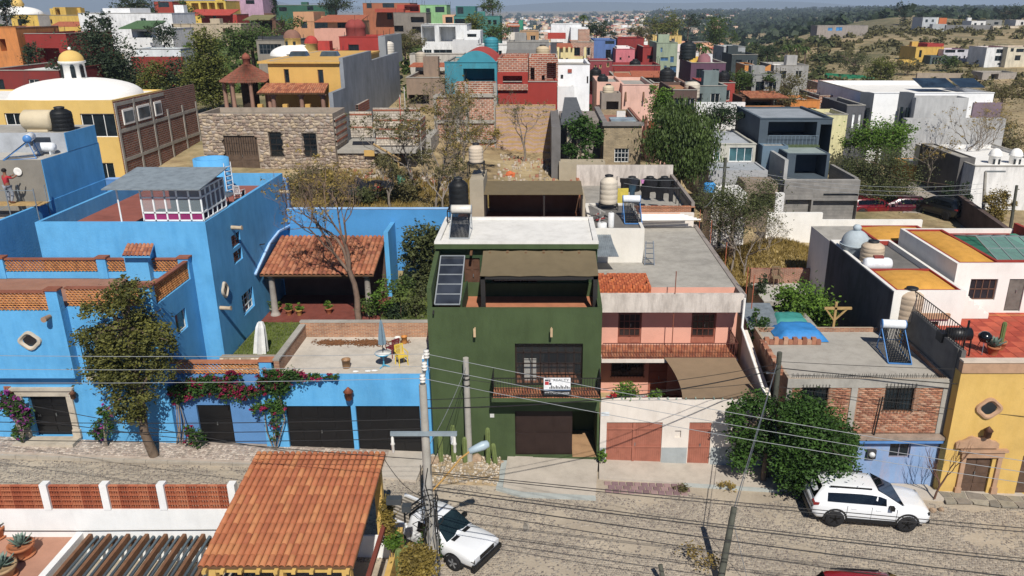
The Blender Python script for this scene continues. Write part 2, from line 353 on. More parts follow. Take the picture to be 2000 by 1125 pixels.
def lattice(parent, p, q, h, cw=.17, ch=.1, th=.11, mat=None, name='lattice'):
    """terracotta screen of stacked half-round tiles between p and q"""
    p, q = Vector(p), Vector(q); L = (q-p).length; U = (q-p)/L; N = Vector((-U.y, U.x, 0)); Z = Vector((0, 0, 1)); nu, nv = max(1, round(L/cw)), max(1, round(h/ch)); cw, ch = L/nu, h/nv
    mb = MB(); t = .022
    for j in range(nv):
        for i in range(-1, nu):
            off = (j % 2)*.5; prof = []
            for k in range(5):
                a = math.pi*k/4; u = cw*(i+off+.5-.5*math.cos(a)); prof.append((min(L, max(0, u)), ch*(j+.08)+ch*.8*math.sin(a)))
            if prof[0][0] == prof[-1][0]: continue
            for (a, b), (c, d) in zip(prof[:-1], prof[1:]):
                if c-a < 1e-4: continue
                A, B = p+U*a+Z*b, p+U*c+Z*d; T = Z*t; mb.mi = (i*7+j*3) % 3
                mb.quad(A-N*th/2, B-N*th/2, B-N*th/2+T, A-N*th/2+T); mb.quad(B+N*th/2, A+N*th/2, A+N*th/2+T, B+N*th/2+T)
                mb.quad(A-N*th/2+T, B-N*th/2+T, B+N*th/2+T, A+N*th/2+T); mb.quad(A+N*th/2, B+N*th/2, B-N*th/2, A-N*th/2)
    o = mb.build(name, [mat or LATT, LATT2, LATT], parent); o['kind'] = 'stuff'; return o
LATT = M('#d9944c', .85, .2, 3, .1); LATT2 = M('#c98442', .85, .2, 3, .1)
# ---------------------------------------------------------------- the ground
def ground_mat():
    m, nt, b = newmat('dry_ground'); g = nt.nodes.new('ShaderNodeNewGeometry'); pos = g.outputs['Position']
    n1 = noise(nt, pos, .35, 8, .7); c1 = ramp(nt, n1, [(.3, '#6e5c43'), (.45, '#94805e'), (.58, '#ab9873'), (.72, '#b9a888')])
    n2 = noise(nt, pos, .03, 8, .75); f = ramp(nt, n2, [(.47, (0, 0, 0)), (.6, (.85,)*3)]); c2 = mixc(nt, f, c1, '#5b5a3a')
    n4 = noise(nt, pos, .008, 6, .7); f2 = ramp(nt, n4, [(.5, (0, 0, 0)), (.62, (.7,)*3)]); c2 = mixc(nt, f2, c2, '#4d4f36')
    nt.links.new(c2, b.inputs['Base Color']); b.inputs['Roughness'].default_value = .95
    n3 = noise(nt, pos, 6, 6, .8); bp = node(nt, 'ShaderNodeBump', Strength=.6, Distance=.08); nt.links.new(n3, bp.inputs['Height']); nt.links.new(bp.outputs[0], b.inputs['Normal'])
    return m
rows = list(np.linspace(-60, 30, 8))+[32.9, 33.2, 36, 40, 44, 47.9, 48.6, 49.2]+list(np.geomspace(50.5, 30000, 120)); us = np.linspace(-2.3, 2.3, 170)
V = [(u*max(Y, 55), Y, tz(u*max(Y, 55), Y)) for Y in rows for u in us]; nu = len(us)
Q = [(j*nu+i, j*nu+i+1, (j+1)*nu+i+1, (j+1)*nu+i) for j in range(len(rows)-1) for i in range(nu-1)]
g = np_mesh('ground', V, Q, ground_mat()); g['kind'] = 'structure'
for p in g.data.polygons: p.use_smooth = True
# ---------------------------------------------------------------- street: dusty bed, cobbles, kerbs, pavements
def bed_mat():
    m, nt, b = newmat('dusty_road_bed'); g = nt.nodes.new('ShaderNodeNewGeometry'); pos = g.outputs['Position']
    n1 = noise(nt, pos, .45, 6, .65); c = ramp(nt, n1, [(.3, '#988c7c'), (.5, '#a89c8a'), (.7, '#b8ab97')])
    n2 = noise(nt, pos, 9, 6, .8); c = mixc(nt, ramp(nt, n2, [(.48, (0, 0, 0)), (.68, (.5,)*3)]), c, '#8a7c6a')
    nt.links.new(c, b.inputs['Base Color']); b.inputs['Roughness'].default_value = .95
    bp = node(nt, 'ShaderNodeBump', Strength=.5, Distance=.04); nt.links.new(n2, bp.inputs['Height']); nt.links.new(bp.outputs[0], b.inputs['Normal']); return m
def sheet(name, X0, X1, Y0, Y1, dz, mat, kind='structure', n=12):
    xs = np.linspace(X0, X1, n+1); V = [(x, y, sz(x)+dz) for y in (Y0, Y1) for x in xs]; o = np_mesh(name, V, [(i, i+1, n+2+i, n+1+i) for i in range(n)], mat); o['kind'] = kind; return o
BED = bed_mat()
road = sheet('road', -60, 60, 8, 31.4, -.012, BED, n=40)
sxz = np.vectorize(sz)
COB = [M(c, .9, .2, 6, .3) for c in ('#857c71', '#90877b', '#796f67', '#9a9082', '#a69a89')]
def cobble_fn(X0, X1, Y0, Y1, base=0):
    return lambda u, v, h: (X0+(X1-X0)*u, Y0+(Y1-Y0)*v, -.042*(X0+(X1-X0)*u+1)+base+h)
def dust(seed):
    ph = rng.random(12)*6.28
    return lambda u, v: (np.sin(u*23+ph[0]+3*np.sin(v*7+ph[1]))+np.sin(v*17+ph[2]+2*np.sin(u*31+ph[3]))+np.sin(u*61+v*29+ph[4])*.8+rng.normal(0, .9, u.shape)) < 1.4
k1 = dust(0)
stones('cobblestones', 300, 74, cobble_fn(-4.5, 27, 22, 29.9, -.012), COB, road, .42, .15, .015, bond=True, keep=lambda u, v: k1(u, v) & (v*7.9+22 < 29.6+.3*np.sin(u*40)))
stones('cobblestones', 260, 60, cobble_fn(-31, -4.5, 24.6, 30.7, -.012), COB, road, .42, .15, .013, bond=True, keep=dust(1))
# far pavement along the blue property
pv = np_mesh('pavement', *(lambda P: (P, [(0, 1, 2, 3), (0, 4, 5, 1), (1, 5, 6, 2)]))([(-40, 30.85, sz(-40)+.13), (-7.2, 30.85, sz(-7.2)+.13), (-7.2, 32.5, sz(-7.2)+.13), (-40, 32.5, sz(-40)+.13), (-40, 30.85, sz(-40)-.3), (-7.2, 30.85, sz(-7.2)-.3), (-7.2, 32.5, sz(-7.2)-.3)]), M('#a09284', .95, .15, 2, .3)); pv['kind'] = 'structure'
FLAG = [M(c, .9, .15, 4, .3) for c in ('#a3958a', '#8f8378', '#b5a698', '#9c8a7e', '#c0b2a3')]
stones('flagstones', 200, 9, cobble_fn(-33, -7.25, 31.02, 32.32, .13), FLAG, pv, .36, .14, .02)
kb = MB()
for i in range(34):
    a, b = -40+i*.965, -40+(i+1)*.965-.015; kb = MB(); kb.hexa([(a, 30.72, sz(a)-.2), (b, 30.72, sz(b)-.2), (b, 30.845, sz(b)-.2), (a, 30.845, sz(a)-.2)], [(a, 30.72, sz(a)+.145), (b, 30.72, sz(b)+.145), (b, 30.845, sz(b)+.145), (a, 30.845, sz(a)+.145)])
    kb.build('kerb_stone', M('#a99f90', .95, .12, 2, .3), pv)
# concrete aprons and pavements on the right
def apron(name, ring, dz, mat, th=.35):
    R = [Vector((x, y, sz(x)+dz)) for x, y in ring]; o = MB().slab(R, th).build(name, mat); o['kind'] = 'structure'; return o
gp = lambda x, y, X: atZ(x, y, sz(X))
CONC2 = M('#b8ad9e', .95, .1, .8, .3, 9, stain=.25, stainc='#877d70')
apron('driveway', [(-7.3, 32.4), (-7.3, 30.2), (-5.6, 30.0), (-5.4, 32.4)], .1, CONC2)
apron('driveway', [(-1.65, 32.35), (-1.75, 29.7), (-.9, 29.45), (2.3, 29.35), (2.62, 32.35)], .07, CONC2)
pk = M('#a5aaa5', .9, .12, 2, .3)
apron('kerb', [(-1.9, 31.9), (-2.05, 29.6), (-1.0, 29.15), (2.3, 29.1), (2.3, 29.33), (-.9, 29.43), (-1.76, 29.72), (-1.66, 31.9)], .1, pk)
pv2 = apron('pavement', [(2.66, 32.3), (2.55, 30.75), (10.6, 30.35), (10.6, 32.3)], .11, CONC2)
apron('kerb', [(6.3, 30.55), (6.3, 30.42), (10.6, 30.2), (10.6, 30.34)], .12, pk)
pv3 = apron('pavement', [(10.62, 31.15), (10.62, 30.35), (16.4, 30.1), (28, 29.3), (28, 30.75), (17.7, 30.75), (17.7, 31.15)], .1, CONC2)
PAV = [M(c, .9, .12, 3, .3) for c in ('#8a6f70', '#7c6264', '#977b78', '#84696c')]
for j in range(3):
    for i in range(11):
        x0 = 2.75+i*.335+(j % 2)*.16; y0 = 29.72+j*.29; z = sz(x0)+.045
        MB().hexa([(x0, y0, z-.12), (x0+.315, y0, z-.12), (x0+.315, y0+.27, z-.12), (x0, y0+.27, z-.12)], [(x0+.02, y0+.02, z), (x0+.3, y0+.02, z-.01), (x0+.3, y0+.25, z-.01), (x0+.02, y0+.25, z)]).build('paver', PAV[(i*5+j*3) % 4], pv2)
SLATE = [M(c, .9, .15, 4, .3) for c in ('#8d8676', '#7d776c', '#9c9482', '#857c70')]
gj = {(i, j): (17.9+i*.62+(random.random()-.5)*.3, 29.75+j*.46+(random.random()-.5)*.2-.05*i*.6) for i in range(17) for j in range(3)}
for i in range(16):
    for j in range(2):
        q = [gj[i, j], gj[i+1, j], gj[i+1, j+1], gj[i, j+1]]; c = (sum(p[0] for p in q)/4, sum(p[1] for p in q)/4); q = [(c[0]+(p[0]-c[0])*.92, c[1]+(p[1]-c[1])*.9) for p in q]
        MB().hexa([(x, y, sz(x)+.06) for x, y in q], [(x, y, sz(x)+.125) for x, y in q]).build('flagstone', SLATE[(i*3+j) % 4], pv3)
# bare planting strip with cacti in front of the green house
bs = np_mesh('planting_strip', [(-5.4+.23*i, y, sz(-5.4+.23*i)+.06+(.1*random.random() if 0 < j < 5 else -.1)) for j, y in enumerate((29.9, 30.2, 30.8, 31.4, 31.9, 32.4)) for i in range(16)], [(j*16+i, j*16+i+1, j*16+17+i, j*16+16+i) for j in range(5) for i in range(15)], M('#a08a68', .95, .25, 2.5, .6, 8)); bs['kind'] = 'structure'
# manhole cover in the street
mc = atZ(1012, 1030, sz(0)); mh = empty('manhole_cover', mc, label='round grey concrete manhole cover set in the cobbled street', cat='manhole')
MB().lathe((0, 0, 0), [(.47, -.02), (.47, .024), (.4, .026), (.4, .018)], 28).build('rim', M('#9a9183', .95, .12, 3, .3), mh, True); MB().lathe((0, 0, 0), [(.395, -.02), (.395, .02), (.0, .024)], 28).build('lid', M('#8b8478', .95, .15, 5, .4), mh, True)
# ---------------------------------------------------------------- tiled roofs
def tile_roof(parent, tl, tr, bl, br, nc, nr, mats, joined=False, deckmat=None, rise=.45, seg=5):
    """barrel tiles from the ridge edge tl-tr down to the eave bl-br; each tile an object unless joined"""
    tl, tr, bl, br = map(Vector, (tl, tr, bl, br)); MB().hexa([p-Vector((0, 0, .09)) for p in (bl, br, tr, tl)], [p-Vector((0, 0, .01)) for p in (bl, br, tr, tl)]).build('roof_deck', deckmat or WOOD, parent)
    n = (tr-tl).cross(bl-tl).normalized(); n = n if n.z > 0 else -n; jm = MB(); cache = {}; o0 = origin(parent)
    for j in range(nr):
        for i in range(nc):
            f = lambda a, b: tl.lerp(tr, a/nc).lerp(bl.lerp(br, a/nc), b/nr)
            p0, p1, q0, q1 = f(i, j-.02), f(i+1, j-.02), f(i, j+1.1), f(i+1, j+1.1); w = (p1-p0).length; vs = []
            for (a, b, lift, k_) in ((p0, p1, .0, .84), (q0, q1, .022, .9)):
                for k in range(seg+1):
                    t = math.pi*k/seg; vs.append(a.lerp(b, .5-.5*k_*math.cos(t))+n*(lift+w*rise*math.sin(t)*k_))
            m = seg+1; fs = [(k, k+1, m+k+1, m+k) for k in range(seg)]
            low = [v-n*.018 for v in vs[m:]]; vs2 = vs+low; fs += [(m+k, m+k+1, 2*m+k+1, 2*m+k) for k in range(seg)]
            mi = random.randrange(len(mats))
            if joined: jm.mi = mi; jm.add(vs2, fs, True)
            else:
                c = f(i+.5, j+.5); key = mi
                if key not in cache or (tl-tr).length != (bl-br).length:
                    mm = MB(); mm.add([v-c for v in vs2], fs, True); ob = mm.build('roof_tile', mats[mi], parent, True); ob.location = c-o0; cache[key] = ob.data
                else:
                    ob = link('roof_tile', cache[key], parent); ob.location = c-o0
                ob.rotation_euler = ((random.random()-.5)*.04, (random.random()-.5)*.04, (random.random()-.5)*.03)
    if joined: o = jm.build('roof_tiles', mats, parent); o['kind'] = 'stuff'
def spout(root, x, y, X, L=.5, r=.11):
    p = atX(x, y, X); MB().tube([p-Vector((.1, 0, 0)), p+Vector((L*.8, 0, -.03)), p+Vector((L, 0, -.02))], [r, r*.9, r*1.1], 8).build('rain_spout', M('#b5a184', .9, .15, 3, .3), root)
def column(root, base, h, r, mat, name='column'):
    MB().lathe(base, [(r*1.5, 0), (r*1.5, .12), (r*1.15, .2), (r, .3), (r*.86, h-.3), (r*1.1, h-.2), (r*1.5, h-.12), (r*1.5, h)], 14).build(name, mat, root)
# ---------------------------------------------------------------- blue house on the street
YB = 32.3; XR = -17.07
bh = empty('house', (-22, 34, 0), label='big bright blue house with terracotta lattice parapet and stone-framed black door', cat='house')
zt = 8.54-.95
XB = -20.85                                                            # the bay stands proud of the wall for X < XB
body(bh, -33, XR, YB, 36.55, -.5, zt, BLUE, ops=[(63, 772, 148, 852, 'd', dict(m=BLACK, dep=.3, cols=2, rows=4)), (188, 645, 232, 735, 'w', dict(c='#7d6a52', nx=2, ny=3))],
     sops=[(343, 606, 366, 650, 'w', dict(c='#d8dcd8', nx=1, ny=1))], par=.02, roof=M('#9a6c55', .9, .12, 1, .2))
MB().box(-33, XB, YB-.5, YB-.003, 4.4, zt+.004).build('bay', BLUE, bh)
# lattice parapet with its piers and caps
PIER = [(-33, -32.6, YB-.5), (-27.2, -26.7, YB-.5), (XB-.5, XB, YB-.5), (XR-.55, XR, YB)]
for a, b, y in PIER: MB().box(a, b, y, y+.35, zt, 8.54).build('pier', BLUE, bh); MB().box(a-.06, b+.06, y-.05, y+.4, 8.54, 8.62).build('cap', TERRA[3], bh)
def screen(p, q, z0, h): lattice(bh, (*p, z0), (*q, z0), h); MB().bar((*p, z0+h+.035), (*q, z0+h+.035), .22, .07).build('coping', TERRA[3], bh)
screen((-32.6, YB-.38), (-27.2, YB-.38), zt, .85); screen((-26.7, YB-.38), (XB-.5, YB-.38), zt, .85); screen((XB+.02, YB+.12), (XR-.55, YB+.12), zt, .85)
screen((XR-.12, YB+.36), (XR-.12, 36.2), zt, .85)
for a, b in ((-26.45, -26.0), (-21.5, -21.05), (XR-.5, XR)): MB().box(a, b, 36.2, 36.55, zt, 8.6).build('pier', BLUE, bh); MB().box(a-.05, b+.05, 36.15, 36.6, 8.6, 8.68).build('cap', TERRA[3], bh)
MB().box(-33, XR-.003, 36.25, 36.5, zt, zt+.3).build('upstand', BLUE, bh)
for a, b in ((-33, -26.45), (-26.0, -21.5), (-21.05, XR-.5)): screen((a, 36.37), (b, 36.37), zt+.3, .62)
# stone door surround and steps, balcony, medallion, lamps
def surround(root, px, Y, mat, t=.28, sill=True, name='door_surround'):
    a, b = atY(px[0], px[3], Y), atY(px[2], px[3], Y); top = atY(px[0], px[1], Y).z; mb = MB(); z0 = a.z
    mb.box(a.x-t, a.x, Y-.1, Y+.05, z0, top); mb.box(b.x, b.x+t, Y-.1, Y+.05, z0, top); mb.box(a.x-t-.04, b.x+t+.04, Y-.12, Y+.05, top, top+.3); mb.box(a.x-t-.14, b.x+t+.14, Y-.2, Y+.05, top+.3, top+.42)
    mb.box(a.x-t-.05, a.x+.03, Y-.14, Y+.04, z0, z0+.4); mb.box(b.x-.03, b.x+t+.05, Y-.14, Y+.04, z0, z0+.4)
    return mb.build(name, mat, root)
surround(bh, (63, 772, 148, 852), YB, STONE)
d0, d1 = atY(55, 852, YB).x, atY(155, 852, YB).x; zs = atY(100, 852, YB).z
MB().box(d0-.3, d1+.1, YB-.75, YB-.002, zs-.16, zs).build('step', STONE, bh); MB().box(d0-.2, d1, YB-.7, YB-.002, zs-.5, zs-.161).build('step_riser', BLUE, bh); MB().box(d0-.4, d1+.3, YB-1.15, YB-.76, zs-.5, zs-.3).build('step', STONE, bh)
def medallion(root, c, axis, mat, r=.42):
    mb = MB(); n = 24
    for k, (r0, r1, h0, h1) in enumerate(((.62, .82, .03, .12), (.82, 1.0, .12, .1), (1.0, 1.04, .1, 0))):
        vs = []
        for rr, h in ((r0, h0), (r1, h1)):
            for j in range(n):
                t = 2*math.pi*j/n; q = rr*r*(1+.09*math.cos(4*t)); vs.append(Vector(c)+(Vector((q*1.15*math.cos(t), -h, q*math.sin(t))) if axis == 'y' else Vector((h, q*math.cos(t), q*1.15*math.sin(t)))))
        mb.add(vs, [(j, (j+1) % n, n+(j+1) % n, n+j) for j in range(n)], True)
    m = mb.build('medallion', mat, root)
    g2 = MB(); vs = [Vector(c)+(Vector((.62*r*1.15*math.cos(t), -.02, .62*r*math.sin(t))) if axis == 'y' else Vector((.02, .62*r*math.cos(t), .62*r*1.15*math.sin(t)))) for t in [2*math.pi*j/n for j in range(n)]]
    g2.add(vs, [tuple(range(n))]); g2.build('pane', GLASS(), m)
medallion(bh, atY(59, 665, YB-.5), 'y', STONE, .4)
p = atY(97, 618, YB-.5); MB().tube([p, p+Vector((0, -.45, .02))], [.1, .13], 8).build('rain_spout', M('#9a7a60', .9), bh)
a, b = atY(168, 738, YB-.6), atY(240, 738, YB-.6); bz = a.z
MB().box(a.x, b.x, YB-.6, YB-.002, bz-.12, bz).build('balcony_slab', STONE, bh)
railing(bh, [(a.x+.04, YB-.05, bz), (a.x+.04, YB-.56, bz), (b.x-.04, YB-.56, bz), (b.x-.04, YB-.05, bz)], 2.3, 7, name='balcony_grille')
def wall_lamp(root, p, name='wall_lamp', mat=None, s=1):
    p = Vector(p); mb = MB(); mb.tube([p, p+Vector((0, -.22, .12))*s], .02, 5); mb.lathe(p+Vector((0, -.22, -.2))*s, [(.03*s, 0), (.11*s, .06*s), (.13*s, .3*s), (.16*s, .31*s), (.02*s, .46*s)], 8); mb.build(name, mat or M('#6b4630', .6, .2, 3), root)
for x in (26, 148): wall_lamp(bh, atY(x, 768, YB)-Vector((0, 0, 0)))
pq = atY(15, 760, YB-.02); MB().box(pq.x-.16, pq.x+.16, YB-.04, YB-.003, pq.z-.14, pq.z+.14).build('number_plaque', TERRA[0], bh)
def text(body_, loc, size, mat, parent, rot=(math.pi/2, 0, 0), name='lettering', align='CENTER', ext=.002, sx=1):
    c = bpy.data.curves.new(name, 'FONT'); c.body = body_; c.size = size; c.align_x = align; c.align_y = 'CENTER'; c.extrude = ext; c.resolution_u = 2
    t = bpy.data.objects.new(name, c); COL.objects.link(t); bpy.context.view_layer.update(); dg = bpy.context.evaluated_depsgraph_get(); me = bpy.data.meshes.new_from_object(t.evaluated_get(dg)); bpy.data.objects.remove(t)
    me.materials.clear(); me.materials.append(mat); o = link(name, me, parent); o.location = Vector(loc)-origin(parent); o.rotation_euler = rot; o.scale = (sx, 1, 1); return o
text('14', (pq.x, YB-.047, pq.z), .24, BLACK, bh)
text('14', atY(77, 812, YB+.1), .18, STEEL, bh)
# upper volume with its roof terrace
ZU = 10.3; XU = -16.15
body(bh, -24.3, XU, 36.6, 48.5, 0, ZU, BLUE, sops=[(452, 455, 470, 482, 'w', dict(c='#7a4a3a', nx=2, ny=2)), (456, 487, 474, 512, 'w', dict(c='#7a4a3a', nx=2, ny=2)), (473, 566, 497, 610, 'w', dict(c='#e8eef0', nx=3, ny=3, dep=.2))],
     par=.75, roof=M('#8f4f40', .9, .15, 1, .2), name='wall')
medallion(bh, atX(438, 566, XU), 'x', STONE, .34)
for x, y in ((452, 444), (547, 374), (430, 601)): spout(bh, x, y, XU, .55)
for x, y in ((507, 478), (528, 476)): p = atX(x, y, XU); MB().bar(p, p+Vector((.3, 0, .05)), .05).build('wall_lamp', IRON, bh)
MB().lathe((-19.25, 45.6, ZU-.75), [(.98, 0), (.98, 2.2), (.85, 2.2), (.85, 1.9), (0, 1.9)], 28).build('stair_turret', BLUE, bh)
mb = MB()
for k in range(7): mb.bar((-18.3, 45.0, ZU-.6+.27*k), (-18.1, 45.5, ZU-.6+.27*k), .035)
[mb.bar(a_, a_+Vector((0, 0, 2.0)), .035) for a_ in (Vector((-18.3, 45.0, ZU-.74)), Vector((-18.1, 45.5, ZU-.74)))]; mb.build('stair_ladder', MP('#dfe3e4', .5), bh)
# glazed sunroom on the terrace edge
s0, s1, sy0, sy1, sz0, sz1 = -19.1, -16.25, 36.75, 39.6, ZU+.02, 11.85; mb = MB(); WF = MP('#e3e6e6', .5); gl = MB()
for i in range(6): x = s0+(s1-s0)*i/5; mb.bar((x, sy0, sz0), (x, sy0, sz1), .07)
for z in (sz0+.04, sz0+.42, sz0+1.15, sz1): mb.bar((s0, sy0, z), (s1, sy0, z), .07); mb.bar((s1, sy0, z), (s1, sy1, z), .07)
for i in range(1, 6): y = sy0+(sy1-sy0)*i/5; mb.bar((s1, y, sz0), (s1, y, sz1), .06)
sr = mb.build('sunroom_frame', WF, bh); CL = CLEAR('#b9cbd0', .72)
for i in range(5):
    for a, b in ((sz0+.45, sz0+1.12), (sz0+1.2, sz1-.05)):
        x = s0+(s1-s0)*i/5; MB().quad((x+.04, sy0, a), (x+.53, sy0, a), (x+.53, sy0, b), (x+.04, sy0, b)).build('pane', CL, sr); y = sy0+(sy1-sy0)*i/5; MB().quad((s1, y+.04, a), (s1, y+.52, a), (s1, y+.52, b), (s1, y+.04, b)).build('pane', CL, sr)
MAG = M('#8f1f62', .8)
for i in range(5): x = s0+(s1-s0)*i/5; MB().box(x+.04, x+.53, sy0+.01, sy0+.03, sz0+.06, sz0+.4).build('lower_panel', MAG, sr)
MB().box(s0, s1, sy1, sy1+.1, sz0-.7, sz1).build('back_screen', M('#7a6470', .9), sr)
mb = MB(); P4 = [(-20.6, 36.2, 12.0), (-16.0, 36.2, 12.0), (-16.0, 39.8, 12.35), (-20.6, 39.8, 12.35)]; mb.slab(P4, .05).build('sunroom_roof', M('#7f8a90', .5, .2, 3, .1), bh)
MB().tube([(-20.2, 36.75, ZU-.02), (-20.2, 36.75, 11.98)], .04, 8).build('post', WF, bh)
# terrace furniture
tb = empty('garden_table', (-17.9, 42.6, ZU-.75), label='grey round garden table on the upper blue roof terrace', cat='table')
MB().lathe((0, 0, 0), [(.0, .7), (.85, .7), (.85, .73), (0, .73)], 20).build('tabletop', MP('#5c646b', .4), tb, True)
for k in range(4): a = k*math.pi/2+.7; MB().tube([(.5*math.cos(a), .5*math.sin(a), .7), (.6*math.cos(a), .6*math.sin(a), 0)], .03, 6).build('leg', IRON, tb, True)
MB().tube([(0, 0, .73), (0, 0, 1.6)], .025, 6).build('umbrella_pole', IRON, tb, True)
def chair(name, loc, rz, label, mat, group=None, s=1, slats=5):
    e = empty(name, loc, rz, label, 'chair', group); e.scale = (s, s, s)
    MB().box(-.22, .22, -.22, .22, .43, .47).build('seat', mat, e, True); mb = MB(); mb.bar((-.2, .21, .47), (-.2, .26, .92), .035); mb.bar((.2, .21, .47), (.2, .26, .92), .035); mb.bar((-.2, .26, .92), (.2, .26, .92), .05)
    for i in range(slats): x = -.16+.32*i/(slats-1); mb.bar((x, .22, .47), (x, .25, .9), .028, .02)
    mb.build('backrest', mat, e, True)
    for x, y in ((-.2, -.2), (.2, -.2), (-.2, .2), (.2, .2)): MB().bar((x, y, .43), (x*1.1, y*1.1, 0), .04).build('leg', mat, e, True)
    mb = MB()
    for x in (-.24, .24): mb.bar((x, -.2, .66), (x, .22, .68), .04, .025); mb.bar((x, -.2, .43), (x, -.2, .66), .03)
    mb.build('armrest', mat, e, True); return e
chair('garden_chair', (-17.3, 44.2, ZU-.75), 2.9, 'white striped sling chair behind the grey table on the blue roof terrace', MP('#d9d2d0', .7))
chair('garden_chair', (-16.75, 42.7, ZU-.75), -1.5, 'dark metal chair at the right of the grey terrace table', IRON)
chair('garden_chair', (-17.9, 41.4, ZU-.75), 3.1, 'dark metal chair on the near side of the grey terrace table', IRON)
# courtyard wall, drum tower, small tiled canopy behind the blue house
cw_ = empty('boundary_wall', (-26, 49.4, 0), label='tall periwinkle blue courtyard wall below the domed yellow house', cat='wall'); MB().box(-27.6, XU-.02, 49.2, 49.6, 3, 9.75).build('wall', PERI, cw_); MB().box(-27.6, XU-.02, 49.17, 49.63, 9.75, 9.8).build('coping', M('#7fa6d8', .9), cw_)
dt = empty('water_cistern', (-24.2, 38.3, 4), label='round blue rendered cistern with a grey lid in the courtyard', cat='cistern'); p = atY(124, 462, 40); dt.location = (p.x, 40, 3)
MB().lathe((0, 0, 0), [(.75, 0), (.75, p.z-3), (.6, p.z-2.98), (0, p.z-2.98)], 22).build('drum', M('#4c86c6', .9, .1), dt, True); MB().lathe((-.1, 0, p.z-2.98), [(.36, 0), (.36, .1), (.1, .16), (0, .16)], 18).build('lid', DARKC, dt, True)
p = atY(205, 497, 37.5); lw = empty('garden_wall', (p.x, 37.5, 3), label='low blue planter wall in front of the courtyard shrubs', cat='wall'); MB().box(atY(152, 490, 37.5).x, atY(245, 490, 37.5).x, 37.4, 37.7, 3, atY(200, 482, 37.5).z).build('wall', BLUE, lw)
cn = empty('tile_canopy', (-18.8, 36.9, 7), label='small red tiled canopy against the blue upper wall', cat='canopy')
a, b, c, d = atY(248, 477, 36.58), atY(301, 477, 36.58), atY(238, 500, 35.6), atY(293, 500, 35.6); d.z = c.z; b.z = a.z; tile_roof(cn, a, b, c, d, 7, 3, TERRA, deckmat=BLUE); MB().box(a.x+.1, b.x-.1, 35.9, 36.57, zt, c.z+.1).build('housing', BLUE, cn)
# ---------------------------------------------------------------- blue street wall, garages, roof deck with table
bw = empty('garage', (-9, 33, 0), label='bright blue street wall with two black garage doors beside the green house', cat='garage')
ZG = atY(700, 730, YB).z
def gd(x0, x1, y0, y1): return (x0, y0, x1, y1, 'g', dict(m=BLACK, dep=.22, cols=4, rows=4))
body(bw, -12.15, -5.15, YB, 36.9, -.4, ZG, BLUE, ops=[gd(562, 689, 793, 884), gd(698, 822, 793, 886)], par=.05, pt=.02, roof=M('#c0b7a9', .95, .12, .8, .3, stain=.3, stainc='#8a8176'))
MB().box(-5.42, -5.16, YB-.02, YB+.3, ZG, ZG+.75).build('pillar', BLUE, bw); MB().hexa([(-5.43, YB-.03, ZG+.75), (-5.15, YB-.03, ZG+.75), (-5.15, YB+.31, ZG+.75), (-5.43, YB+.31, ZG+.75)], [(-5.31, YB+.1, ZG+1.15), (-5.27, YB+.1, ZG+1.15), (-5.27, YB+.15, ZG+1.15), (-5.31, YB+.15, ZG+1.15)]).build('finial', WHITE, bw)
BRX, BRY = BRICK('x', '#b3805f', '#96674f', '#b5a692'), BRICK('y', '#a8775a', '#8b5f4a', '#b0a08c')
MB().box(-12.15, -5.2, 36.62, 36.85, ZG-.05, ZG+.74).build('parapet', BRX, bw); MB().box(-12.17, -5.6, 36.6, 36.87, ZG+.74, ZG+.8).build('coping', CONC, bw)
MB().box(-12.14, -11.9, YB+.1, 36.6, ZG-.05, ZG+.6).build('parapet', BRY, bw); MB().box(-12.17, -11.87, YB+.08, 36.59, ZG+.6, ZG+.68).build('coping', CONC, bw)
wall_lamp(bw, atY(684, 765, YB), mat=M('#8a4a2c', .6, .2, 3), s=1.5)
# dry leaves lying on the deck
lv = []; lf = []
for cx, cy, sx_, sy_, n in ((-10.3, 35.9, .9, .25, 900), (-8.7, 35.9, .9, .3, 900), (-7.1, 36.0, .5, .12, 200)):
    for k in range(n):
        x, y = random.gauss(cx, sx_*.45), random.gauss(cy, sy_*.6); a = random.random()*6.28; s_ = .03+.03*random.random(); b0 = len(lv)
        if not (-11.85 < x < -5.3 and 33 < y < 36.58): continue
        for t in range(4): lv.append((x+s_*math.cos(a+t*1.57), y+s_*math.sin(a+t*1.57), ZG-.045+.03*random.random()))
        lf.append((b0, b0+1, b0+2, b0+3))
o = np_mesh('dry_leaves', lv, lf, M('#7a4f2a', .9, .3, 5, 0)); tag(o, 'brown dry leaves swept into a heap on the pale roof deck', 'leaves', kind='stuff')
# left link wall with a black door and lattice top
lk = empty('street_wall', (-14.6, 33, 0), label='periwinkle street wall with narrow black door and lattice strip under bougainvillea', cat='wall')
z1 = atY(430, 735, 32.55).z
body(lk, XR+.01, -12.9, 32.55, 33.0, -.3, z1, PERI, ops=[(389, 791, 455, 868, 'd', dict(m=BLACK, dep=.2, cols=1, rows=3))], par=.01, pt=.02, roof=PERI)
body(lk, -12.9, -12.16, 32.32, 33.0, -.3, z1+.02, BLUE, par=.01, pt=.02, roof=BLUE)
lattice(lk, (XR+.3, 32.75, z1+.02), (-13.0, 32.75, z1+.02), .56); MB().box(XR+.1, -12.85, 32.6, 32.9, z1+.6, z1+.68).build('coping', TERRA[2], lk); MB().box(-12.86, -12.3, 32.5, 32.9, z1+.02, z1+.75).build('pier', BLUE, lk); MB().box(-12.92, -12.2, 32.45, 32.95, z1+.75, z1+.82).build('cap', TERRA[2], lk)
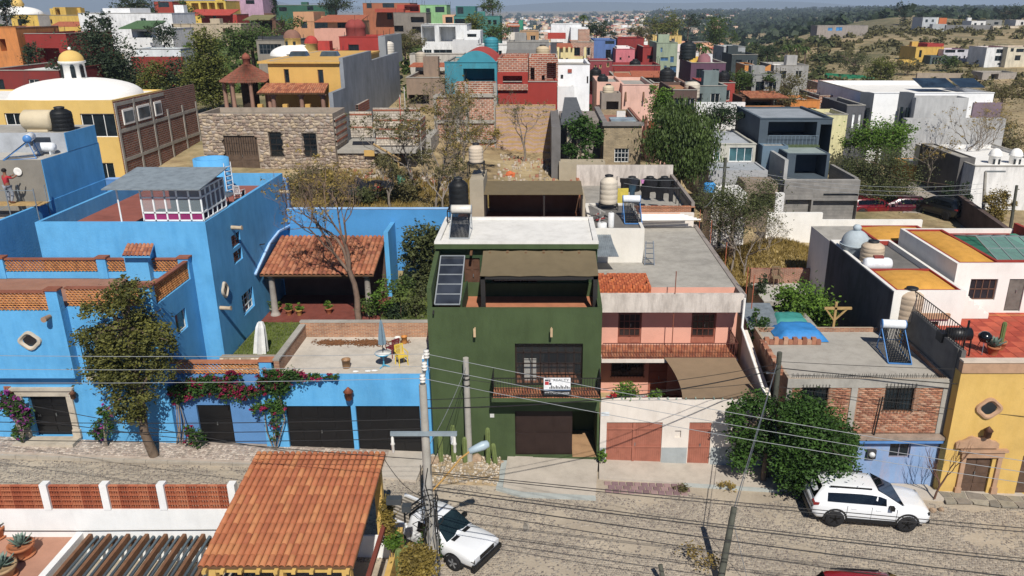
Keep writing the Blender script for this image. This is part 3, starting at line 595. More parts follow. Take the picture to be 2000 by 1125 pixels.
# ---------------------------------------------------------------- garden behind: lawn terrace, rock planter, back wall, tiled pavilion
gt = MB().box(-16.1, -5.2, 36.92, 48.4, 1, 3.0).build('garden_terrace', M('#6b4a3c', .95, .2, 1.5, .3)); gt['kind'] = 'structure'
MB().box(-16.1, -12.2, 33.1, 36.9, 1, 2.98).build('garden_soil', M('#6d5a45', .95, .2, 1.5, .4), gt)
MB().box(-16.08, -7.5, 37.0, 41.8, 3.0, 3.03).build('lawn_bed', M('#5d6638', .95, .25, 1.2, .5, 12), gt); MB().box(-13, -5.25, 42.2, 48.3, 3.0, 3.04).build('lawn_bed', M('#5a6636', .95, .25, 1.2, .5, 12), gt)
N = 26000; gx = rng.uniform(-16, -5.4, N); gy = rng.uniform(37, 48, N); ok = ((gy < 41.7) & (gx < -7.6)) | ((gy > 42.3) & (gx > -9.3)); gx, gy = gx[ok], gy[ok]; n = len(gx); an = rng.uniform(0, 6.28, n); hh = rng.uniform(.05, .13, n)
V = np.zeros((n, 4, 3)); dx, dy = np.cos(an)*.025, np.sin(an)*.025; V[:, 0] = np.stack([gx-dx, gy-dy, np.full(n, 3.02)], -1); V[:, 1] = np.stack([gx+dx, gy+dy, np.full(n, 3.02)], -1); V[:, 2] = np.stack([gx+dx*.6+dy*.8, gy+dy*.6, 3.02+hh], -1); V[:, 3] = np.stack([gx-dx*.6+dy*.8, gy-dy*.6, 3.02+hh], -1)
o = np_mesh('grass', V.reshape(-1, 3), np.arange(n*4).reshape(-1, 4), LEAF('#4a5a22', '#7d8a45')); tag(o, 'short green lawn in the walled garden', 'grass', kind='stuff')
rk = empty('rock_planter', (-14.2, 35.5, 3), label='rough stone planter wall at the edge of the blue house garden', cat='planter'); ROCK = [M(c, .95, .15, 3, .4) for c in ('#b5a896', '#a3947f', '#c4b7a3', '#948672')]
MB().box(-15.9, -12.6, 35.4, 35.8, 2.9, 3.75).build('core', ROCK[3], rk); stones('rocks', 15, 4, lambda u, v, h: (-15.9+3.3*u, 35.4-h, 2.95+.8*v), ROCK, rk, .3, .1, .1)
MB().box(-12.95, -12.55, 33.3, 35.39, 2.9, 3.6).build('core', ROCK[3], rk)
BKW = M('#3c90cd', .85, .1, .5, .35, 8)
bk = empty('boundary_wall', (-10, 48.6, 3), label='long blue back wall behind the bare tree and tiled pavilion', cat='wall'); MB().box(XU+.02, -4.5, 48.5, 48.8, 2, 8.0).build('wall', BKW, bk); MB().box(XU+.02, -4.5, 48.47, 48.83, 8.0, 8.05).build('coping', M('#8db7e2', .9), bk)
pa = empty('pavilion', (-11, 44.5, 3), label='garden pavilion with sloping red tile roof and stone columns beside blue wall', cat='pavilion')
e0, e1 = atY(496, 537, 42.4), atY(663, 540, 42.4); ez = e0.z; tzz = 6.75; ty = 46.6; t0, t1 = atY(548, 461, ty).x, atY(703, 461, ty).x; e1.z = ez
tile_roof(pa, (XU+.1, ty, tzz), (-9.6, ty, tzz), (XU+.1, 42.4, ez), (-9.6, 42.4, ez), 24, 12, TERRA)
for x in (XU+.55, -10.1): column(pa, (x, 42.9, 3), ez-3.1, .19, M('#9c938a', .9, .15, 2, .3))
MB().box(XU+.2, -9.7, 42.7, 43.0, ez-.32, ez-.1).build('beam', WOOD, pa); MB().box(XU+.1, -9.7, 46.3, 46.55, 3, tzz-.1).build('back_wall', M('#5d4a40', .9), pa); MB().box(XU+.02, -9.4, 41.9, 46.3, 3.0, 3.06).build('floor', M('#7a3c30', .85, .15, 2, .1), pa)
MB().box(-9.62, -9.35, 46.0, 48.4, 3, 7.2).build('side_wall', BLUE, pa)
mb = MB(); cv = [(568, 440), (545, 452), (527, 475), (513, 505), (499, 536)]
for (x0, y0), (x1, y1) in zip(cv[:-1], cv[1:]): p, q = atX(x0, y0, XU+.06), atX(x1, y1, XU+.06); mb.bar(p, q, .12, .1)
mb.build('curved_coping', M('#9fc4ea', .9), pa)
# ---------------------------------------------------------------- blue neighbour at the far left, under construction
nb = empty('house', (-31, 43, 4), label='dark blue walled house at left edge with unrendered upper storey and roof tanks', cat='house')
body(nb, -45, -27.65, 35.5, 49.5, 2, 9.75, BLUE, par=.75, roof=M('#a9a297', .95, .15, .8, .3))
GREY = M('#857f74', .95, .12, .8, .3)
body(nb, -45, -27.72, 43.4, 49.4, 8.95, 12.05, GREY, par=.04, pt=.02, roof=M('#b4afa6', .95, .12, .8, .3)); MB().box(-27.74, -27.69, 43.42, 49.38, 9.0, 12.04).build('blue_render', BLUE, nb)
body(nb, -45, -27.71, 46.0, 49.3, 12.0, 13.15, M('#a7abb0', .95), par=.04, pt=.02, roof=CONC, ops=[(48, 268, 100, 288, 'v', dict(dep=1.0))]); MB().box(-27.73, -27.68, 46.02, 49.28, 12.06, 13.14).build('blue_render', BLUE, nb)
p = atY(36, 335, 43.4); MB().lathe((p.x, 43.38, p.z), [(.0, 0), (.2, 0), (.24, -.05), (.2, -.06), (0, -.02)], 14, 'y').build('round_vent', WHITE, nb)
# ---------------------------------------------------------------- green house
XG0, XG1, YG = -5.08, 2.62, 32.3
gh = empty('house', (-1.2, 36, 0), label='dark green three storey house with for-sale sign, balcony and roof terrace', cat='house')
ZF = atY(1000, 603, YG).z; ZFL = 6.88
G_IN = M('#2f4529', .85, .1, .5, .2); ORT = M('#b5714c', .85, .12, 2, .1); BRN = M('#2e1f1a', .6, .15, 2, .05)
body(gh, XG0, XG1, YG, 35.85, -.5, ZF, GREEN, ops=[(1006, 671, 1138, 757, 'v', dict(dep=1.5)), (1006, 803, 1166, 893, 'v', dict(dep=2.5))], par=ZF-ZFL, pt=.2, roof=ORT, rooflabel='orange tiled terrace floor')
# bronze window in its opening, over the balcony
a, b = atY(1006, 720, YG), atY(1138, 720, YG); zt_, zb_ = atY(1070, 671, YG).z, atY(1070, 757, YG).z
window(gh, (a.x, YG, zb_), (1, 0, 0), 0, b.x-a.x, 0, zt_-zb_, .4, '#2a1d18', 8, 4, CLEAR('#3a3f42', .6), .07)
MB().box(a.x+.02, b.x-.02, YG+.45, YG+1.45, zb_+.02, zb_+.06).build('room_floor', ORT, gh); MB().box(a.x+.35, a.x+.95, YG+.6, YG+1.0, zb_+.07, zb_+1.0).build('white_cabinet', WHITE, gh)
MB().box(a.x+.01, b.x-.01, YG+1.46, YG+1.49, zb_+.05, zt_-.01).build('room_wall', M('#4a3a34', .9), gh)
# garage door of panels, right leaf open
a, b = atY(1006, 850, YG), atY(1118, 850, YG); zt_ = atY(1070, 803, YG).z; zb_ = atY(1070, 893, YG).z
gdr = MB().box(a.x+.01, b.x, YG+.25, YG+.31, zb_, zt_-.01).build('garage_door', BRN, gh)
for i in range(3):
    for j in range(2): w = (b.x-a.x)/3; h = (zt_-zb_)/2; MB().box(a.x+w*i+.05, a.x+w*(i+1)-.04, YG+.225, YG+.248, zb_+h*j+.06, zb_+h*(j+1)-.05).build('panel', BRN, gdr)
MB().box(b.x+.02, atY(1166, 850, YG).x-.01, YG+.02, YG+2.45, zb_, zb_+.03).build('garage_floor', M('#a8825a', .9, .15, 2), gh)
# balcony
b0, b1 = atY(960, 776, 31.25).x, atY(1180, 776, 31.25).x; bz = 3.72
MB().box(b0, XG1-.02, 31.25, YG-.003, 3.5, bz-.04).build('balcony_slab', GREEN, gh)
nt_ = 26
for i in range(nt_):
    for j in range(3): w = (XG1-.06-b0-.06)/nt_; MB().box(b0+.05+w*i, b0+.05+w*(i+1)-.012, 31.3+.32*j, 31.61+.32*j, bz-.04, bz-.012+.004*((i+j) % 3)).build('floor_tile', TERRA[(i*3+j*2) % 5], gh)
railing(gh, [(b0+.05, YG-.04, bz-.02), (b0+.05, 31.3, bz-.02), (XG1-.07, 31.3, bz-.02), (XG1-.07, YG-.04, bz-.02)], .95, 8.5, name='balcony_railing')
sp0, sp1 = atY(1062, 770, 31.2), atY(1114, 770, 31.2); zt_, zb_ = atY(1088, 738, 31.2).z, atY(1088, 772, 31.2).z
sg = empty('sale_sign', (sp0.x, 31.2, zb_), label='white and black for-sale banner hung on the green house balcony railing', cat='sign')
zm = zb_+(zt_-zb_)*.28; MB().box(sp0.x, sp1.x, 31.19, 31.21, zm, zt_).build('upper_panel', MP('#e3e4e6', .6), sg); MB().box(sp0.x, sp1.x, 31.19, 31.21, zb_, zm-.001).build('lower_panel', MP('#22262c', .6), sg)
W_ = sp1.x-sp0.x
for dx, dz, w, h, c in ((.05, .47, .17, .07, '#23323f'), (.24, .42, .05, .12, '#4a2a38'), (.05, .28, .17, .16, '#b8242a'), (.24, .28, .1, .1, '#23283a')): MB().box(sp0.x+dx, sp0.x+dx+w, 31.18, 31.188, zm+dz, zm+dz+h).build('logo_square', MP(c, .6), sg)
INK = MP('#2b2d31', .6); text('REALTY', (sp0.x+.76, 31.186, zt_-.11), .16, INK, sg, sx=1.25); text('FOR SALE | SE VENDE', (sp0.x+W_/2, 31.186, (zb_+zm)/2), .115, MP('#e8e8e8', .6), sg)
MB().box(sp0.x, sp1.x, 31.183, 31.188, zm+.004, zm+.05).build('blue_stripe', MP('#3d5a80', .6), sg)
for k in range(13): MB().box(sp0.x+.25+k*.07, sp0.x+.295+k*.07, 31.182, 31.188, zm+.09, zm+.17+.04*((k*5) % 3)).build('small_print', INK, sg)
# facade spotlights
for x in (928, 1077):
    p = atY(x, 640, YG); mb = MB(); mb.bar(p, p+Vector((0, -.32, .02)), .05); mb.bar(p+Vector((0, -.32, .08)), p+Vector((0, -.32, -.3)), .1, .1); mb.build('wall_lamp', M('#c0a27a', .6), gh)
p = atY(961, 811, YG); MB().box(p.x-.09, p.x+.1, YG-.03, YG-.002, p.z-.1, p.z+.08).build('house_number', MP('#c9c9c4'), gh)
p = atY(847, 607, YG); MB().bar(p, p+Vector((0, -.2, -.1)), .07).build('wall_lamp', IRON, gh)
# terrace: side walls, back room with white roof slab, awning, stair skylight
zA = 9.35; MB().hexa([(XG0, 32.5, ZFL), (XG0+.2, 32.5, ZFL), (XG0+.2, 35.85, ZFL), (XG0, 35.85, ZFL)], [(XG0, 32.5, ZF+.9), (XG0+.2, 32.5, ZF+.9), (XG0+.2, 35.85, 9.2), (XG0, 35.85, 9.2)]).build('side_wall', GREEN, gh)
MB().hexa([(XG1-.2, 32.5, ZFL), (XG1, 32.5, ZFL), (XG1, 35.85, ZFL), (XG1-.2, 35.85, ZFL)], [(XG1-.2, 32.5, ZF+.06), (XG1, 32.5, ZF+.06), (XG1, 35.85, ZF+.5), (XG1-.2, 35.85, ZF+.5)]).build('side_wall', GREEN, gh)
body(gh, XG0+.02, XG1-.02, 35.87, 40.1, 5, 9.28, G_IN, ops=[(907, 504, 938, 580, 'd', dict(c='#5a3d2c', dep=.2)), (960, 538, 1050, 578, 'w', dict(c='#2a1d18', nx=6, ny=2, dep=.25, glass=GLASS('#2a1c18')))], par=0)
SLABW = M('#dcd9d2', .9, .06, .9, .3, 7, stain=.3, stainc='#a8a49b')
MB().box(XG0, XG1, 35.5, 40.15, 9.3, 9.54).build('roof_slab', GREEN, gh)
MB().box(XG0+.25, XG1-.25, 35.75, 39.95, 9.541, 9.556).build('roof_membrane', SLABW, gh)
for x0, x1, y0, y1 in ((XG0, XG0+.24, 35.5, 40.15), (XG1-.24, XG1, 35.5, 40.15), (XG0+.24, XG1-.24, 35.5, 35.72), (XG0+.24, XG1-.24, 39.95, 40.15)): MB().box(x0, x1, y0, y1, 9.541, 9.66).build('roof_kerb', SLABW, gh)
for x in (920, 957, 991, 1027, 1062, 1097, 1131): p = atY(x, 484, 35.4); MB().bar((p.x, 36, 9.15), (p.x, 35.25, 9.13), .11, .13).build('rafter', WOOD, gh)
AW = M('#6f6146', .9, .08, 2, .2, 30)
ax0, ax1 = atY(937, 538, 33.15).x, atY(1169, 538, 33.15).x; ax1 = min(ax1, XG1-.05); zf_ = atY(1000, 539, 33.15).z; ar0 = atY(942, 490, 35.45)
V = []; n_ = 12
for j in range(7):
    for i in range(n_+1):
        u, v = i/n_, j/6; V.append(((ax0+(ax1-ax0)*u), 33.15+2.3*v, zf_+(ar0.z-zf_)*v-.1*math.sin(math.pi*v)*(.6+.4*math.cos(u*math.pi*5))-.02*math.sin(u*23+3*v)))
nn = len(V); V2 = V+[(x, y, z-.012) for x, y, z in V]; Q = [(j*13+i, j*13+i+1, j*13+14+i, j*13+13+i) for j in range(6) for i in range(12)]; Q2 = Q+[tuple(nn+k for k in reversed(q)) for q in Q]
o = np_mesh('awning', V2, Q2, AW, gh)
for x in (ax0+.12, ax1-.12): MB().box(x-.1, x+.1, 33.2, 33.4, ZFL, zf_-.02).build('awning_post', MP('#24211f', .6), gh)
MB().box(ax0, ax1, 33.2, 33.36, zf_-.18, zf_-.03).build('awning_beam', MP('#24211f', .6), gh)
MB().tube([(ax0+.6, 33.6, zf_-.35), (ax1-.5, 33.6, zf_-.33)], .012, 5).build('rail', STEEL, gh)
# stair skylight: five glass panes in thin frames
k0, k1 = XG0+.3, XG0+1.42; pa0, pa1 = Vector((0, 35.4, 9.0)), Vector((0, 32.62, 7.62))
sk = MB()
for i in range(6): q = pa0.lerp(pa1, i/5); sk.bar((k0, q.y, q.z), (k1, q.y, q.z), .05)
for x in (k0, k1): sk.bar((x, pa0.y, pa0.z), (x, pa1.y, pa1.z), .05)
sk = sk.build('skylight_frame', MP('#8a9095', .4), gh)
for i in range(5):
    q, r = pa0.lerp(pa1, (i+.04)/5), pa0.lerp(pa1, (i+.96)/5); MB().quad((k0+.03, r.y, r.z), (k1-.03, r.y, r.z), (k1-.03, q.y, q.z), (k0+.03, q.y, q.z)).build('pane', GLASS('#2c3038', .08), sk)
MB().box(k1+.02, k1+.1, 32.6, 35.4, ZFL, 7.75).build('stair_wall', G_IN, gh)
# rear part: beige stair block, shaded rear terrace
BEI = M('#a69a83', .92, .1, .8, .25)
gr_ = MB().box(atY(918, 390, 44).x, atY(945, 390, 44).x, 44, 47, 4, atY(930, 352, 44).z).build('rear_stair_block', BEI, gh)
rx0, rx1 = atY(945, 378, 44).x, atY(1139, 378, 44).x; zf_ = atY(1040, 379, 44).z; zr_ = atY(1040, 353, 46.8).z
body(gh, XG0+.05, rx1+.15, 40.2, 47.6, 3, 8.3, BEI, par=0, roof=M('#8a5238', .9))
MB().slab([(rx0, 44, zf_), (rx1, 44, zf_), (rx1, 46.8, zr_), (rx0, 46.8, zr_)], .05).build('awning', AW, gh)
MB().box(rx0+.1, rx1-.1, 46.6, 46.7, 8.3, zr_-.06).build('fabric_screen', M('#6a4a35', .9, .1, 2, .15), gh)
for x in (rx0+.05, (rx0+rx1)/2+.6, rx1-.05): MB().box(x-.05, x+.05, 44.05, 44.15, 8.3, zf_-.05).build('awning_post', MP('#2a2320', .6), gh)
MB().box(rx1-.02, rx1+.14, 44, 47, 8.3, zf_-.3).build('side_wall', BEI, gh)
# ---------------------------------------------------------------- pink and white house
XP0, XP1, YP = 2.66, 10.28, 32.2
ph = empty('house', (6.5, 38, 0), label='pink and white house with orange plank gates, brown shade cloth and tiled roof terrace', cat='house')
PW = M('#d9cfc3', .88, .08, .7, .25, 10, stain=.35, stainc='#b3a79a'); PINK = M('#dc9f88', .88, .07, .8, .15); PEEL = M('#d0c5ba', .9, .1, 1.2, .4, 6, stain=.85, stainc='#9d948c'); RED = M('#a2604a', .7, .12, 3, .1)
zw = 3.07; gap_l, gap_r = atY(1184, 865, YP).x, atY(1292, 865, YP).x
body(ph, XP0, XP1, YP, YP+.3, -1, zw, PW, ops=[(1184, 825, 1292, 907, 'g', dict(m=RED, dep=.14, planks=26)), (1344, 825, 1387, 909, 'd', dict(m=RED, dep=.14, planks=10)), (1318, 841, 1330, 855, 'v', dict(dep=.1))], par=.02, pt=.02, roof=PW)
for x0, x1 in ((1184, 1292), (1344, 1387)):
    a, b = atY(x0, 865, YP).x, atY(x1, 865, YP).x
    for y in (838, 873): z = atY(1240, y, YP).z; MB().box(a+.01, b-.01, YP+.01, YP+.05, z-.04, z+.04).build('gate_rail', RED, ph)
a = atY(1237, 865, YP).x; MB().box(a-.05, a+.05, YP, YP+.05, atY(1237, 906, YP).z, atY(1237, 827, YP).z).build('gate_stile', RED, ph)
for a, b in ((gap_r+.02, atY(1343, 870, YP).x-.02), (atY(1388, 870, YP).x+.02, XP1-.01), (XP0+.01, gap_l-.02)): MB().box(a, b, YP-.02, YP-.003, -.6, atY(1300, 874, YP).z).build('grey_dado', M('#9da3a3', .9, .12, 1, .2, stain=.3), ph)
MB().box(XP0+.03, XP0+.4, YP-.02, YP-.004, 2.3, 2.5).build('number_plate', MP('#cfd6da'), ph)
# patio, lower storey, upper storey set back
fl = MB().box(XP0, XP1, YP+.31, 39, -.8, .05).build('patio_floor', M('#8a5a45', .9, .12), ph)
YU = 38.6
body(ph, XP0+.05, XP1-.05, YU, 42, 0, 3.05, PINK, ops=[(1194, 708, 1257, 736, 'w', dict(c='#3a2a24', nx=2, ny=1, bars=10)), (1266, 708, 1303, 778, 'd', dict(m=RED, dep=.12, cols=2, rows=4))], par=0)
body(ph, XP0+.05, XP1-.05, YU, 50.6, 3.06, 6.3, PINK, ops=[(1207, 606, 1253, 673, 'd', dict(m=RED, dep=.15, cols=2, rows=4)), (1350, 606, 1398, 676, 'd', dict(m=RED, dep=.15, cols=2, rows=4))], par=0)
for x0, x1 in ((1209, 1251), (1352, 1396)):
    a, b = atY(x0, 630, YU), atY(x1, 630, YU); zb_, zt_ = atY(x0, 657, YU).z, atY(x0, 613, YU).z
    window(ph, (a.x, YU, zb_), (1, 0, 0), 0, b.x-a.x, 0, zt_-zb_, .04, '#6b3423', 4, 3, GLASS('#2a2524'), .05)
BT = M('#b8694a', .85, .1, 2, .1)
MB().box(XP0+.35, XP1-.3, 36.75, YU-.003, 2.85, 3.05).build('balcony_slab', PW, ph)
for i in range(24):
    for j in range(5): w = (XP1-.34-XP0-.4)/24; MB().box(XP0+.38+w*i, XP0+.38+w*(i+1)-.012, 36.8+.35*j, 37.14+.35*j, 3.051, 3.066+.004*((i*2+j) % 3)).build('floor_tile', TERRA[(i+j*2) % 5], ph)
railing(ph, [(XP0+.4, 36.8, 3.06), (XP1-.35, 36.8, 3.06), (XP1-.35, YU-.05, 3.06)], .85, 7, name='balcony_railing', mat=MP('#5a2c20', .7))
MB().box(XP0+.0, XP0+.3, 36.7, 37.0, 0, 4.4).build('pillar', PW, ph)
# roof slab with fascia, tiled deck, parapets
ZR = 6.33
MB().box(XP0-.02, XP1+.0, 37.4, 37.65, 5.36, ZR).build('fascia', PEEL, ph); MB().box(XP0, XP1-.01, 37.66, 51, 5.55, 5.85).build('roof_slab', PINK, ph)
MB().box(XP1-.28, XP1-.02, 37.66, 51, 5.86, ZR+.02).build('parapet', M('#8f857d', .95, .15, .8, .3), ph)
MB().box(5.7, XP1-.3, 50.6, 50.9, 5.86, 7.2).build('rear_wall', PW, ph)
tiles = [M(c, .9, .1, 2, .2, stain=.2) for c in ('#857b72', '#8d8278', '#7b726b', '#938678')]
nx, ny = 9, 17; tx0, tx1 = XP0+.05, XP1-.3
for i in range(nx):
    for j in range(ny):
        x0 = tx0+(tx1-tx0)*i/nx; x1 = tx0+(tx1-tx0)*(i+1)/nx-.08; y0 = 37.68+12.9*j/ny; y1 = y0+12.9/ny-.09
        if x1 < 5.7 and y1 > 42.9: continue
        MB().box(x0, x1, y0, y1, 5.851, 5.875).build('roof_tile', tiles[(i*7+j*5) % 4], ph)
MB().box(tx0, tx1, 37.67, 50.59, 5.852, 5.862).build('grout_bed', M('#c4baad', .95, .1), ph)
body(ph, XP0, 5.72, 42.8, 49, 5.86, 8.28, M('#d9d4c9', .9, .06, .8, .3, 8, stain=.25, stainc='#bdb5a6'), par=.12, roof=DARKC)
MB().slab([(XP0+.01, 40.6, 7.35), (4.1, 40.6, 7.35), (3.75, 42.75, 7.95), (XP0+.01, 42.75, 7.95)], .03).build('metal_sheet', GALV, ph)
for i in range(12): x = XP0+.06+1.25*i/11; MB().bar((x, 40.6, 7.36), (XP0+.06+(x-XP0-.06)*.85, 42.75, 7.96), .05, .03).build('sheet_rib', GALV, ph)
bk_ = empty('brick_stack', (4.2, 39, 5.88), label='long stack of new orange bricks on the pink house roof terrace', cat='bricks'); mb = MB(); cnt = 0
OB = [M(c, .9, .12, 4, .2) for c in ('#c05f2c', '#b35528', '#cf7036', '#a44e28')]; blocks = []
for i in range(21):
    for j in range(9):
        for k in range(5):
            if (j < 8 and k < 4 and i not in (0, 20)) and j > 0: continue
            x0, y0, z0 = XP0+.1+i*.133, 38.0+j*.245, 5.88+k*.135; h = .125
            if k == 4 and random.random() < .12: continue
            m_ = MB(); e = random.random()*.012; m_.box(x0+e, x0+e+.118, y0, y0+.235, z0, z0+h); cnt += 1
            blocks.append((m_, (i*3+j+k) % 4))
mbj = MB()
for m_, c in blocks: mbj.mi = c; mbj.add(m_.v, m_.f)
o = mbj.build('bricks', OB, bk_); o['kind'] = 'stuff'
# step ladder against the white room
ld = empty('step_ladder', atY(1268, 525, 42.3), label='aluminium step ladder leaning at the white roof room', cat='ladder'); mb = MB(); ld.location.z = 5.88
for x in (-.25, .25): mb.bar((x*1.15, -.15, 0), (x*.8, .35, 1.75), .05, .03); mb.build('stile', STEEL, ld, True); mb = MB()
for k in range(6): z = .28*k+.2; MB().box(-.25, .25, -.15+z*.28, -.05+z*.28, z, z+.03).build('step', STEEL, ld, True)
# shade cloth over the patio
V = []; c0, c1, c2, c3 = (6.2, 36.8, 3.12), (XP1-.45, 36.8, 3.12), (XP1-.25, 32.35, 3.1), (6.4, 32.35, 3.12)
for j in range(9):
    for i in range(13):
        u, v = i/12, j/8; a, b = Vector(c0).lerp(Vector(c1), u), Vector(c3).lerp(Vector(c2), u); p = a.lerp(b, v); s_ = 4*v*(1-v); p.z -= .12*s_*(1-.3*math.cos(6*u)); p.x += .22*s_*(1-u)**2; V.append(p)
nn = len(V); Q = [(j*13+i, j*13+13+i, j*13+14+i, j*13+i+1) for j in range(8) for i in range(12)]
np_mesh('shade_cloth', [tuple(p) for p in V]+[(p.x, p.y, p.z-.01) for p in V], Q+[tuple(nn+k for k in reversed(q)) for q in Q], M('#8a7358', .9, .07, 1.5, .15, 30), ph)
# right boundary wall, sloping, with white pipe
mb = MB(); mb.hexa([(XP1-.02, YP+.31, -1), (XP1+.22, YP+.31, -1), (XP1+.22, 37.4, -1), (XP1-.02, 37.4, -1)], [(XP1-.02, YP+.31, zw+.1), (XP1+.22, YP+.31, zw+.1), (XP1+.22, 37.4, 4.4), (XP1-.02, 37.4, 4.4)]); mb.build('boundary_wall', PW, ph)
MB().tube([(XP1-.12, 37.2, 6.2), (XP1-.12, 37.2, 4.6), (XP1-.1, 32.4, 3.3), (XP1-.1, 32.1, 2.3)], .07, 8).build('drain_pipe', MP('#e0dcd5', .5), ph)
for k in range(16):
    a = random.random(); MB().bar((XP0+.5+.42*k+a*.1, YP+.15, zw), (XP0+.55+.42*k, YP+.15, zw+.06+.05*a), .07, .05).build('broken_glass', CLEAR('#9fb5a8', .3), ph)
# steel reinforcement posts on the roof edge
for x, y, Y in ((1321, 530, 37.5),): 
    p = atY(x, y, Y); o = MB().tube([(p.x, Y, 3.0), (p.x, Y, p.z)], .025, 6).build('steel_post', MP('#8a4a30', .8), ph)
for x, y, yb in ((1366, 400, 440), (1388, 427, 462), (1417, 465, 508), (1458, 510, 560), (1470, 530, 577)):
    p = atX(x, yb, XP1+.1); q = atX(x, y, XP1+.1); MB().tube([(XP1+.1, p.y, p.z-.7), (XP1+.1, p.y, p.z+1.05)], .025, 6).build('steel_post', MP('#a5532f', .8), ph)
# ---------------------------------------------------------------- brick and blue house
XK0, XK1, YK = 10.75, 17.9, 31.2
kh = empty('house', (14.3, 34, -.6), label='small house with raw brick upper storey over peeling pale blue ground floor', cat='house')
LB = M('#7d9cc6', .9, .1, 1, .25, 8, stain=.22, stainc='#d79a62'); zc = atY(1750, 852, YK).z; zk = 4.65
body(kh, XK0, XK1, YK, 37.2, -2, zc, LB, ops=[(1737, 864, 1778, 895, 'w', dict(c='#8d8792', nx=2, ny=1))], par=0)
MB().box(XK0, XK1+.05, YK-.35, YK+.02, zc-.02, zc+.12).build('cornice', M('#9a8777', .95, .2, 2, .4, stain=.4), kh); MB().box(XK0, XK1+.03, YK-.3, YK-.005, zc-.2, zc-.021).build('cornice_band', M('#4f86c4', .9), kh)
ops_k = [(1728, 750, 1784, 803, 'w', dict(c='#1c1a1a', nx=2, ny=1, bars=8)), (1566, 752, 1616, 800, 'w', dict(c='#1c1a1a', nx=2, ny=1, bars=8))]
body(kh, XK0+.02, XK1-.02, YK+.05, 37.2, zc+.12, zk, BRICK('x', '#a87455', '#8d5f48', '#a99a88'), ops=ops_k, par=.22, pt=.12, roof=M('#a8a297', .95, .1, .6, .3, 9, stain=.45, stainc='#857f76'))
# bricks of the upper storey, laid one by one (joined)
KB = [M(c, .92, .12, 5, .25) for c in ('#a96f50', '#96614a', '#b88262', '#87563f', '#b58c70')]
wn_ = [tuple(atY(o[0], o[1], YK+.05)[k] for k in (0, 2))+tuple(atY(o[2], o[3], YK+.05)[k] for k in (0, 2)) for o in ops_k]
W_, H_ = XK1-XK0-.5, zk-.45-zc-.14
def kkeep(u, v):
    x = XK0+.25+W_*u; z = zc+.14+H_*v; ok = np.ones(len(u), bool)
    for a, t, b, bt in wn_: ok &= ~((x > a-.14) & (x < b+.14) & (z > bt-.04) & (z < t+.04))
    return ok & (np.abs(x-13.75) > .22) & (u < .985)
stones('bricks', int(W_/.25), int(H_/.092), lambda u, v, h: (XK0+.25+W_*u, YK+.05-h, zc+.14+H_*v), KB, kh, .02, .12, .014, bond=True, keep=kkeep, top=.94)
for a, b in ((XK0, XK0+.22), (13.6, 13.88), (XK1-.26, XK1+.01)): MB().box(a, b, YK+.015, YK+.049, zc+.13, zk-.4).build('concrete_column', CONC, kh)
MB().box(XK0, XK1+.01, YK+.005, YK+.049, zk-.42, zk+.003).build('ring_beam', CONC, kh)
sp_ = MB()
for i in range(70):
    x = XK0+.2+i*.098; sp_.bar((x, YK+.12, zk-.02), (x+random.gauss(0, .03), YK+.1+random.gauss(0, .03), zk+.22), .014)
sp_.bar((XK0+.2, YK+.12, zk+.1), (XK1-.1, YK+.12, zk+.1), .02); sp_.build('roof_spikes', IRON, kh)
p = atY(1714, 803, YK-.1); MB().tube([(p.x, YK-.12, zc+.14), (p.x+.12, YK-.12, zc+2.05)], .035, 6).build('iron_pipe', IRON, kh)
p = atY(1700, 885, YK); mb = MB(); mb.box(p.x-.2, p.x+.2, YK-.16, YK-.002, p.z-.22, p.z+.22); mb.build('electric_meter', MP('#3a3a3c', .5), kh); MB().lathe((p.x, YK-.18, p.z+.02), [(.13, .02), (.13, -.06), (0, -.08)], 14, 'y').build('meter_dial', MP('#d5d6d4', .3), kh)
OBs = M('#b5673f', .92, .2, 5, .4)
lb2 = empty('low_brick_curb', (11.5, 34.5, zk), label='low L-shaped line of orange bricks around the rooftop corner', cat='bricks')
for k in range(12): x = XK0+.1+k*.23; MB().box(x, x+.215, 35.4, 35.62, zk-.2, zk+.02+.12*(k % 2 == 0)).build('brick', KB[k % 5], lb2)
for k in range(14): y = 32.0+k*.24; MB().box(XK0-.2, XK0+.02, y, y+.22, zk-.2, zk+.06+.05*(k % 3)).build('brick', KB[k % 5], lb2)
# ---------------------------------------------------------------- yellow house with the red terrace
XY0, YY = 17.95, 30.65
yh = empty('house', (22, 33, -1), label='yellow street house with carved stone door surround and oval window', cat='house')
YEL = M('#d3ab50', .88, .1, .6, .3, 9, stain=.4, stainc='#b8954a'); zy = atY(1900, 728, YY).z
body(yh, XY0, 30, YY, 37.4, -2.5, zy, YEL, ops=[(1871, 892, 1932, 965, 'd', dict(m=M('#5d4636', .7, .2, 3), dep=.2, cols=2, rows=4)), (1990, 890, 2050, 965, 'd', dict(c='#5d4636', dep=.2))], par=.05, pt=.02, roof=M('#a5432a', .9))
MB().box(XY0-.02, 30, YY-.06, YY+.25, zy+.002, zy+.5).build('cornice', CANT, yh); MB().box(XY0-.04, 30, YY-.1, YY+.28, zy+.5, zy+.58).build('coping', M('#cbb9a6', .9), yh)
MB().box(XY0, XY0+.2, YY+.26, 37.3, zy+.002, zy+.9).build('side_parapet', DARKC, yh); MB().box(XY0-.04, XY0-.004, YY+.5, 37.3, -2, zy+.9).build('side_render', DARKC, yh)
surround(yh, (1871, 892, 1932, 965), YY, CANT, .2)
a, b = atY(1871, 890, YY).x, atY(1932, 890, YY).x; zt_ = atY(1900, 880, YY).z; mb = MB(); pr = []
for k in range(15): u = k/14; pr.append((a-.25+(b-a+.5)*u, .1+.38*math.sin(math.pi*u)**.6+.07*math.cos(u*6*math.pi)))
